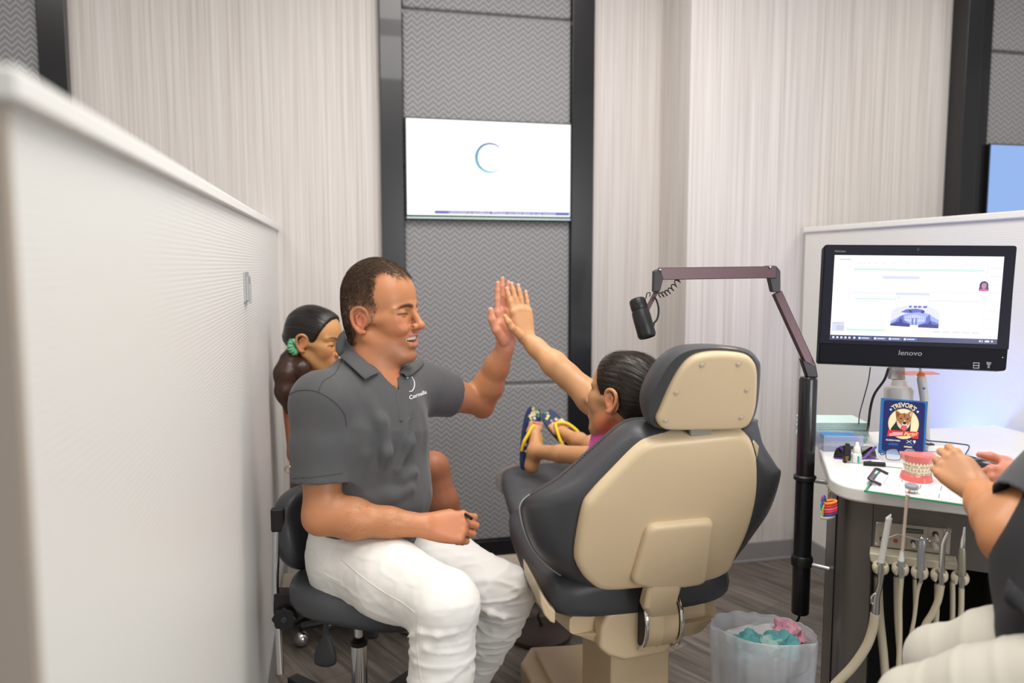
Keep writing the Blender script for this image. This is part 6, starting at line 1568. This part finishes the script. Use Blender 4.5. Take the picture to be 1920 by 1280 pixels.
# torso, legs and feet (torso and thighs lie in the chair)
gpe = Vector((.80, 2.10, .70)); gch = Vector((.80, 2.00, .90))
SG.cone(gch, gnb-Z0*.06, .09, .06, .04)
def foot(S, an, heel, ball, toe, sole_n, s=1.0, latd=None):
    """bare foot: dorsum away from sole_n; five toes along latd"""
    ax = (ball-heel).normalized(); lt = latd or ax.cross(sole_n).normalized()
    S.cone(an, heel-sole_n*.018*s, .027*s, .024*s, .015); S.cone(heel-sole_n*.016*s, ball-sole_n*.012*s, .021*s, .015*s, .02)
    S.cone(an, ball-sole_n*.018*s, .026*s, .015*s, .02)
    S.cone(ball-sole_n*.012*s-lt*.022*s, ball-sole_n*.012*s+lt*.022*s, .013*s, .012*s, .012)
    d = (toe-ball).normalized(); out = []
    for i in range(5):
        b_ = ball-sole_n*.012*s+lt*(-.026+.013*i)*s; L_ = (.034, .032, .029, .026, .022)[i]*s; r = (.0100, .0072, .0068, .0064, .0062)[i]*s
        e_ = b_+d*L_-sole_n*.002*s; S.cone(b_, e_, r*1.0, r, .004); out.append((e_, d, sole_n, r*.8))
    return out
fl_an = P(1004, 846, 2.88); fl_he = P(990, 872, 2.905); fl_ba = P(997, 806, 2.95); fl_to = P(1004, 782, 2.965)
fr_an = P(1086, 826, 2.86); fr_he = P(1092, 850, 2.88); fr_ba = P(1049, 800, 2.94); fr_to = P(1034, 782, 2.97)
snL = (-crv*.80+chv*.60).normalized(); snR = (-crv*.35+chv*.60+Z0*.55).normalized()
tfL = foot(SG, fl_an, fl_he, fl_ba, fl_to, snL, 1.0, (crv*.75+chv*.55+Z0*.05).normalized()*1.0)
tfR = foot(SG, fr_an, fr_he, fr_ba, fr_to, snR, .95, (crv*.85+chv*.3+Z0*.42).normalized())
knl = P(1128, 858, 2.58); knr = P(1150, 845, 2.60)
SG.chain([fl_an, fl_an.lerp(knl, .4), knl], [.024, .029, .038], .02); SG.chain([fr_an, fr_an.lerp(knr, .4), knr], [.023, .029, .036], .02)
parts = []
lo, hi = bounds([HG.p(.13, .1, .14), HG.p(-.12, -.1, -.12), HG.p(-.12, .1, -.12), HG.p(.13, -.1, -.12), HG.p(.1, .1, -.12), gsh, gnb], .03); parts.append(SG.mesh(lo, hi, .0024))
l2, h2 = bounds([gel, gsh.lerp(gel, .3)], .045); h2[0] = min(h2[0], 9); h2[0] = lo[0]+.004
l3, h3 = bounds([gwr, gwr+gup*.17, gel, gsh], .05); parts.append(SG.mesh(l3, h3, .0021))
lo, hi = bounds([fl_he, fl_to, fr_to, fr_an, knl, knr], .055); parts.append(SG.mesh(lo, hi, .0024))
V, F = merge(parts); col = np.tile(np.array((.60, .31, .15)), (len(V), 1)); col *= (1+.04*pnoise(V, 18, 2)[:, None])
col = paint(col, V, tuple(HG.p(.0, .05, -.095)), (.05, .05, .05), (.72, .10, .05), HG.B, .6, .75)  # red of light in the neck skin, painted into the colour
col = paint(col, V, tuple(fl_to), .05, (.68, .36, .26), None, .6, .5); col = paint(col, V, tuple(fr_to), .05, (.68, .36, .26), None, .6, .5)
col = head_paint(col, V, HG, lips=(.55, .2, .18), brow=(.05, .03, .02), smile=0, ear=(.70, .22, .12))
raw_mesh('body', V, F, 'skin', girl, col); eyes(HG, girl)
nails([(a, b, c, r) for a, b, c, r in tG[:4]], girl)
b = MB()
for (e_, d, sn, r) in tfL+tfR: b.ball((0, 0, 0), 1, frame(e_-sn*r*.95+d*r*.1, d.cross(sn).normalized()*r*.8, d*r*.9, -sn*r*.3), 8)
b.build('toenails', mat('toenail_red', (.62, .14, .14), .3), girl)
# her hair: shell pulled back into a bun
def hairshell(H, name, mt, parent, front=.045, low=-.035, grow=.006, bun=None, tail=None, hole=True, seed=1, streak_dir=(-1, 0, -.3)):
    SH = SDF(); sc = H.sc; g = grow
    SH.ell(H.p(-.013, 0, .043), [q*sc for q in (.098+g, .077+g, .083+g)], H.B, .02); SH.ell(H.p(-.046, 0, .0), [q*sc for q in (.052+g, .060+g, .056+g)], H.B, .03)
    SH.ell(H.p(.035, 0, .045), [q*sc for q in (.052+g, .062+g, .056+g)], H.B, .03)
    if bun:
        for c, r in bun: SH.ell(H.p(*c), [r*sc]*3, H.B, .025)
    if tail: SH.chain([t[0] for t in tail], [t[1] for t in tail], .02)
    big = bounds([H.O], .22)
    # cut away face and ears
    n = (H.f*.93-H.u*.36).normalized(); SH.plane(H.p(front, 0, .048), n, *bounds([H.p(.09, 0, 0)], .14*sc), k=.006)
    SH.ell(H.p(.065, 0, -.045), (.085*sc, .10*sc, .085*sc), H.B, .008, -1)
    for y in (-1, 1): SH.ell(H.p(-.008, y*.086, -.006), (.026*sc, .022*sc, .034*sc), H.B, .006, -1)
    pts = [H.p(.13, .1, .15), H.p(-.14, -.1, -.10), H.p(-.14, .1, -.1), H.p(.13, -.1, -.1), H.p(-.14, .1, .15)]
    if tail: pts += [t[0] for t in tail]
    if bun: pts += [H.p(c[0]-r, c[1], c[2]) for c, r in bun]
    lo, hi = bounds(pts, .035); Vh, Fh = SH.mesh(lo, hi, .0026); Nh = vnormals(Vh, Fh); lh = H.local(Vh)
    # combed streaks converge behind the head
    tgt = np.array((-.115, 0, .01)); d = lh-tgt; ang = np.arctan2(d[:, 1], d[:, 2]+1e-6)
    s_ = np.stack([ang*26, np.linalg.norm(d, axis=1)*6, np.zeros(len(d))], 1)
    Vh = Vh+Nh*(.0011*pnoise(s_, 1.0, seed)+.0008*pnoise(s_*np.array((2.3, 1.5, 1)), 1.0, seed+1))[:, None]
    o = raw_mesh(name, Vh, Fh, mt, parent); return o, Vh, Fh
mat('girl_hair', (.020, .012, .008), .36, spec=.5, noisy=.25, nscale=30)
ho, Vh, Fh = hairshell(HG, 'hair', 'girl_hair', girl, front=.052, grow=.0065, bun=[((-.125, 0, .0), .034)])
Nh = vnormals(Vh, Fh); lh = HG.local(Vh); pk = rs.choice(np.where((lh[:, 0] > -.09))[0], 5200)
tg = V3(HG.p(-.115, 0, .01)); dirs = tg-Vh[pk]; strands('hair_strands', Vh[pk], dirs/np.linalg.norm(dirs, axis=1)[:, None], Nh[pk], np.float64(.045), .00028, 'hair_dark', girl, 5, lift=.03, jitter=.05, rng=rs)
# clothing: pink top and shorts, hidden for the most part
SC_ = SDF(); SC_.cone(gpe, gch, .095, .10, .04); SC_.cone(gch, gnb-Z0*.06+crv*.05, .10, .055, .04); SC_.chain([gpe+crv*.05, knr+chv*-.0], [.075, .056], .03); SC_.chain([gpe-crv*.04, knl], [.075, .056], .03); SC_.cone(knr, knr.lerp(fr_an, .30), .054, .050, .02)
lo, hi = bounds([gpe, gch, gnb, knl, knr], .11); Vc, Fc = SC_.mesh(lo, hi, .006); raw_mesh('pink_outfit', Vc, Fc, 'pink_cloth', girl)
# flip flops
mat('navy_sole', (.010, .025, .09), .6); mat('strap_yellow', (.85, .62, .03), .45); mat('flower_yellow', (.80, .70, .22), .6); mat('flower_pink', (.75, .38, .36), .6); mat('flower_white', (.75, .75, .7), .6); mat('leaf_teal', (.05, .30, .25), .6)
def flipflop(heel, ball, toe, sn, lt, s, label, seedn):
    ax = (toe-heel).normalized(); lt = (lt-ax*lt.dot(ax)).normalized(); nn = ax.cross(lt); nn = nn if nn.dot(sn) > 0 else -nn
    o0 = heel-ax*.018*s; Lt = (toe-heel).length+.058*s
    pr = []
    for k in range(40):
        a = 2*math.pi*k/40; t = (1-math.cos(a))/2; w = (.030+.012*t)*s*(abs(math.sin(a))**.55)*(1 if math.sin(a) > 0 else -1)
        pr.append(o0+ax*Lt*t+lt*(w-.002*s)+nn*.006)
    o = MB().prism(pr, nn*.014).build('flip_flop', 'navy_sole', girl, bev=.002); o['label'] = label
    rn = random.Random(seedn)
    for k in range(26):
        t = rn.uniform(.05, .97) if k < 8 else rn.uniform(.62, .98); w = rn.uniform(-.034, .034)*s*(math.sin(math.pi*t)**.5); c = o0+ax*Lt*t+lt*w+nn*.0055; r = rn.uniform(.005, .0105)*s
        MB().prism([c+(ax*math.cos(2*math.pi*q/10)+lt*math.sin(2*math.pi*q/10))*r*(1 if q % 2 else .6) for q in range(10)], nn*.0012).build('flower_print', rn.choice(['flower_yellow', 'flower_yellow', 'flower_pink', 'flower_white', 'leaf_teal']), o, smooth=False)
    post = ball+ax*.012*s+lt*-.012*s
    hb_ = heel+ax*.045*s
    top_ = post-nn*.020*s
    for sgn in (-1, 1):
        MB().tube(spline([top_+nn*.012, top_-nn*.004*s, ball-ax*.014*s+lt*sgn*.024*s-nn*.024*s, hb_.lerp(ball, .35)+lt*sgn*.040*s-nn*.012*s, hb_+lt*sgn*.036*s+nn*.004*s]), [.0045*s]*9+[.0062*s]*16+[.0055*s]*8, 10).build('strap', 'strap_yellow', o)
    return o
flipflop(fl_he, fl_ba, fl_to, snL, (crv*.75+chv*.55), 1.0, 'navy floral flip flop with yellow straps on the left foot', 2)
flipflop(fr_he, fr_ba, fr_to, snR, (crv*.85+chv*.3+Z0*.42), .95, 'navy floral flip flop with yellow straps on the right foot', 5)

# ================================================================== the woman behind
wom = thing('person', 'woman with dark ponytail and green scrunchie sitting half hidden behind the man', 'person', (.0, 2.9, 0))
wf = (crv*.93-chv*.22-Z0*.16).normalized(); HW = Head(P(590, 640, 2.86), wf, Z0, .98)
SW = SDF(); build_head(SW, HW, 0, -.5, 0)
wnb = P(580, 700, 2.92); wsr = P(553, 735, 2.84); wsl = P(640, 730, 3.08); wch = P(600, 800, 2.98); wpe = P(600, 960, 2.98)
SW.chain([HW.p(-.03, 0, -.04), wnb], [.047, .05], .03); SW.cone(wnb-Z0*.03, wsr, .05, .050, .03); SW.cone(wnb-Z0*.03, wsl, .05, .05, .03); SW.cone(wch, wnb-Z0*.06, .12, .08, .05, flat=(tuple(crv), .75))
wel = P(560, 850, 2.84); SW.chain([wsr, wel], [.048, .038], .02); SW.chain([wel, P(640, 870, 2.80), P(720, 880, 2.8)], [.036, .034, .024], .02)
hand(SW, P(722, 880, 2.8), crv, Z0*.3-chv, .17, (.3, .3, .3, .3), thumb={'palm': -Z0*1.0})
kn1 = P(812, 876, 2.78); SW.chain([P(640, 960, 2.95), kn1], [.075, .056], .03); SW.chain([kn1, P(832, 940, 2.78), P(850, 1010, 2.80), P(862, 1110, 2.84), P(864, 1188, 2.86)], [.050, .050, .045, .034, .028], .02); SW.cone(P(864, 1196, 2.86), P(862, 1250, 2.68), .028, .024, .02)
kn2 = P(800, 915, 2.9); SW.chain([P(660, 965, 3.05), kn2], [.075, .058], .03); SW.chain([kn2, P(812, 1000, 2.95), P(806, 1100, 2.97), P(803, 1176, 2.97)], [.050, .046, .034, .028], .02); SW.cone(P(803, 1180, 2.96), P(812, 1225, 2.80), .028, .024, .02)
parts = [SW.mesh(*bounds([HW.p(.13, .1, .14), HW.p(-.12, -.1, -.12), HW.p(.13, -.1, -.12), HW.p(-.12, .1, -.12), wsr, wnb], .03), .003)]
lo, hi = bounds([wel, wch, wsl, kn1, kn2, P(864, 1196, 2.86), P(862, 1250, 2.68), P(803, 1180, 2.97), P(640, 960, 2.95), P(760, 880, 2.8)], .09); hi[2] = min(hi[2], wnb.z-.02); lo[2] = .006; parts.append(SW.mesh(lo, hi, .0055))
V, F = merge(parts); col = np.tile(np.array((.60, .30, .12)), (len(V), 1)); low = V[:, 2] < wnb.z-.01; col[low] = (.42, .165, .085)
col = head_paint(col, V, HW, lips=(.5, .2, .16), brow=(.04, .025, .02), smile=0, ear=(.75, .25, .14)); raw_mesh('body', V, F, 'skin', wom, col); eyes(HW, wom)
mat('woman_hair', (.010, .007, .006), .33, spec=.5); mat('tail_brown', (.05, .022, .014), .4, noisy=.3, nscale=40)
t0_ = P(553, 648, 2.88)
hairshell(HW, 'hair', 'woman_hair', wom, front=.050, grow=.008, bun=None, tail=[(HW.p(-.09, 0, .0), .035), (t0_+crv*.01, .018)], seed=9)
ST2 = SDF(); ST2.chain([t0_, P(546, 672, 2.83), P(538, 700, 2.80), P(535, 735, 2.79), P(540, 770, 2.79)], [.016, .034, .040, .032, .012], .02); ST2.chain([P(552, 668, 2.84), P(566, 690, 2.80), P(572, 715, 2.79)], [.022, .026, .008], .02)
V2, F2 = ST2.mesh(*bounds([t0_, P(535, 775, 2.79), P(575, 715, 2.79)], .06), .003); N2 = vnormals(V2, F2); V2 = V2+N2*(.004*pnoise(V2, (60, 60, 10), 31))[:, None]; raw_mesh('ponytail', V2, F2, 'tail_brown', wom)
mat('scrunchie_green', (.17, .48, .27), .7, noisy=.15, nscale=60)
sc_ = P(551, 650, 2.79); b = MB()
b.tube([sc_+(Z0*math.cos(a)*.018+(crv*.5-Z0*.3)*math.sin(a)*.018+chv*math.sin(a)*.012) for a in [2*math.pi*k/30 for k in range(30)]], [.011+.003*math.sin(k*2.6) for k in range(30)], 12, closed=True); b.build('scrunchie', 'scrunchie_green', wom)
SX = SDF(); SX.cone(wch-Z0*.0, wpe, .145, .14, .04, flat=(tuple(crv), .75)); SX.cone(wch, wnb-Z0*.09, .142, .10, .04, flat=(tuple(crv), .75))
lo, hi = bounds([wch, wpe, wnb-Z0*.05], .17); Vx, Fx = SX.mesh(lo, hi, .007); raw_mesh('tank_top', Vx, Fx, 'tank_brown', wom)
MB().tube([P(541, 880, 2.7)+(crv*math.cos(a)+Z0*math.sin(a))*.012 for a in [2*math.pi*k/20 for k in range(20)]], .0022, 8, closed=True).build('bag_ring', 'brass', wom)

# ================================================================== the assistant at the right edge
ast = thing('person', 'assistant in dark scrubs and off-white trousers at the right edge, hand over the clipboard', 'person', (1.35, 1.0, 0))
SA = SDF()
awr = P(1833, 918, 1.56); ael = P(1896, 1006, 1.40); ash = P(2060, 830, 1.45)
SA.chain([ael, ael.lerp(awr, .35), ael.lerp(awr, .7), awr], [.043, .043, .036, .027], .02); SA.chain([ael, ael.lerp(ash, .5), ash], [.042, .050, .058], .03)
SA.ell(ael-Z0*.012+crv*.02, (.05, .042, .038), None, .03); SA.cone(ael, P(1925, 965, 1.41), .042, .040, .03)
aup = (P(1796, 885, 1.60)-awr).normalized(); 
tA = hand(SA, awr, aup, (Z0*.55-crv*.2+chv*.75), .165, ((.55, .9, .4), (.6, .95, .5), (.65, .95, .5), (.7, 1.0, .5)), (.0, .0, -.02, -.05), {'palm': (-Z0*.75-crv*.15-chv*.0+chv*.5), 'pts': [awr+aup*.02+Z0*.012+chv*.012, awr+aup*.05+chv*.030-Z0*.0, awr+aup*.075+chv*.030-Z0*.015, awr+aup*.095+chv*.022-Z0*.028]})
lw = P(1945, 893, 1.62); tB = hand(SA, lw, (-crv*.95+chv*.1-Z0*.15), (Z0*.7+chv*.4), .16, ((.8, 1.2, .7), (.9, 1.2, .7), (.95, 1.2, .7), (1.0, 1.2, .7)), (.02, .0, -.02, -.04), {'palm': (chv*.6-Z0*.7)})
SA.chain([lw, P(2080, 940, 1.5)], [.027, .042], .02)
lo, hi = bounds([awr, ael, awr+aup*.15], .05); parts = [SA.mesh(lo, hi, .0026)]
l2, h2 = bounds([lw, lw-crv*.15], .045); parts.append(SA.mesh(l2, h2, .0026)); l3, h3 = bounds([ael, ash], .07); 
if h3[0]-l3[0] > .02: parts.append(SA.mesh(l3, h3, .005))
V, F = merge(parts); col = np.tile(np.array((.54, .235, .105)), (len(V), 1)); col *= (1+.05*pnoise(V, 18, 3)[:, None]); col = paint(col, V, tuple(lw-crv*.06), .09, (.70, .27, .20), None, .4, .8); col = paint(col, V, tuple(awr+aup*.06), .06, (.66, .36, .2), None, .6, .6)
raw_mesh('body', V, F, 'skin', ast, col)
SB = SDF(); c1_ = P(1906, 950, 1.41); dA = (ash-c1_).normalized()
SB.chain([c1_, ash], [.053, .075], .03); SB.cone(c1_-dA*.05, c1_+dA*.03, .047, .047, .006, -1)
fold(SB, [P(1885, 905, 1.36), P(1905, 945, 1.33), P(1930, 975, 1.33)], .006)
SB.plane(c1_, -dA, *bounds([c1_-dA*.05], .09), k=.004)
lo, hi = bounds([c1_, ash], .09); Va, Fa = SB.mesh(lo, hi, .004); Va = Va+vnormals(Va, Fa)*(.003*pnoise(Va, 14, 41))[:, None]; raw_mesh('scrub_sleeve', Va, Fa, 'scrub_grey', ast)
SB = SDF(); SB.chain([P(2035, 1190, 1.26), P(2020, 1080, 1.33), P(2100, 900, 1.38)], [.125, .115, .13], .05); fold(SB, [P(1890, 1080, 1.25), P(1900, 1120, 1.23), P(1930, 1160, 1.2)], .008)
lo, hi = bounds([P(1995, 1170, 1.28), P(2060, 900, 1.38)], .17); Va, Fa = SB.mesh(lo, hi, .006); Va = Va+vnormals(Va, Fa)*(.004*pnoise(Va, 10, 42))[:, None]; raw_mesh('scrub_top', Va, Fa, 'black_cloth', ast)
SB = SDF(); k1_ = P(1768, 1240, 1.50); h1_ = P(2010, 1225, 1.33); k2_ = P(1722, 1330, 1.34); h2_ = P(1995, 1305, 1.20)
SB.chain([k1_, k1_.lerp(h1_, .5), h1_], [.064, .080, .10], .03); SB.chain([k2_, k2_.lerp(h2_, .5), h2_], [.064, .080, .10], .03)
s1k = Vector((k1_.x-.02, k1_.y-.01, .08)); s2k = Vector((k2_.x-.02, k2_.y-.01, .08)); SB.chain([k1_, s1k], [.062, .05], .03); SB.chain([k2_, s2k], [.062, .05], .03)
lo, hi = bounds([k1_, h1_, k2_, h2_, s1k, s2k], .115); lo[2] = .05; Va, Fa = SB.mesh(lo, hi, .0045)
def ridges(V, a, b, n, amp, seed):
    a = V3(a); b = V3(b); d = b-a; t = ((V-a)@d)/(d@d); ph = t*n*2*np.pi+1.6*pnoise(V, 9, seed)
    return amp*np.maximum(0, np.sin(ph))**3*np.clip(t*6, 0, 1)
m1 = np.linalg.norm(Va-V3(k1_), axis=1) < .5
Va = Va+vnormals(Va, Fa)*(ridges(Va, k1_, h1_, 3.4, .0022, 43)+.003*pnoise(Va, 12, 44))[:, None]; raw_mesh('trousers', Va, Fa, 'cream_denim', ast)
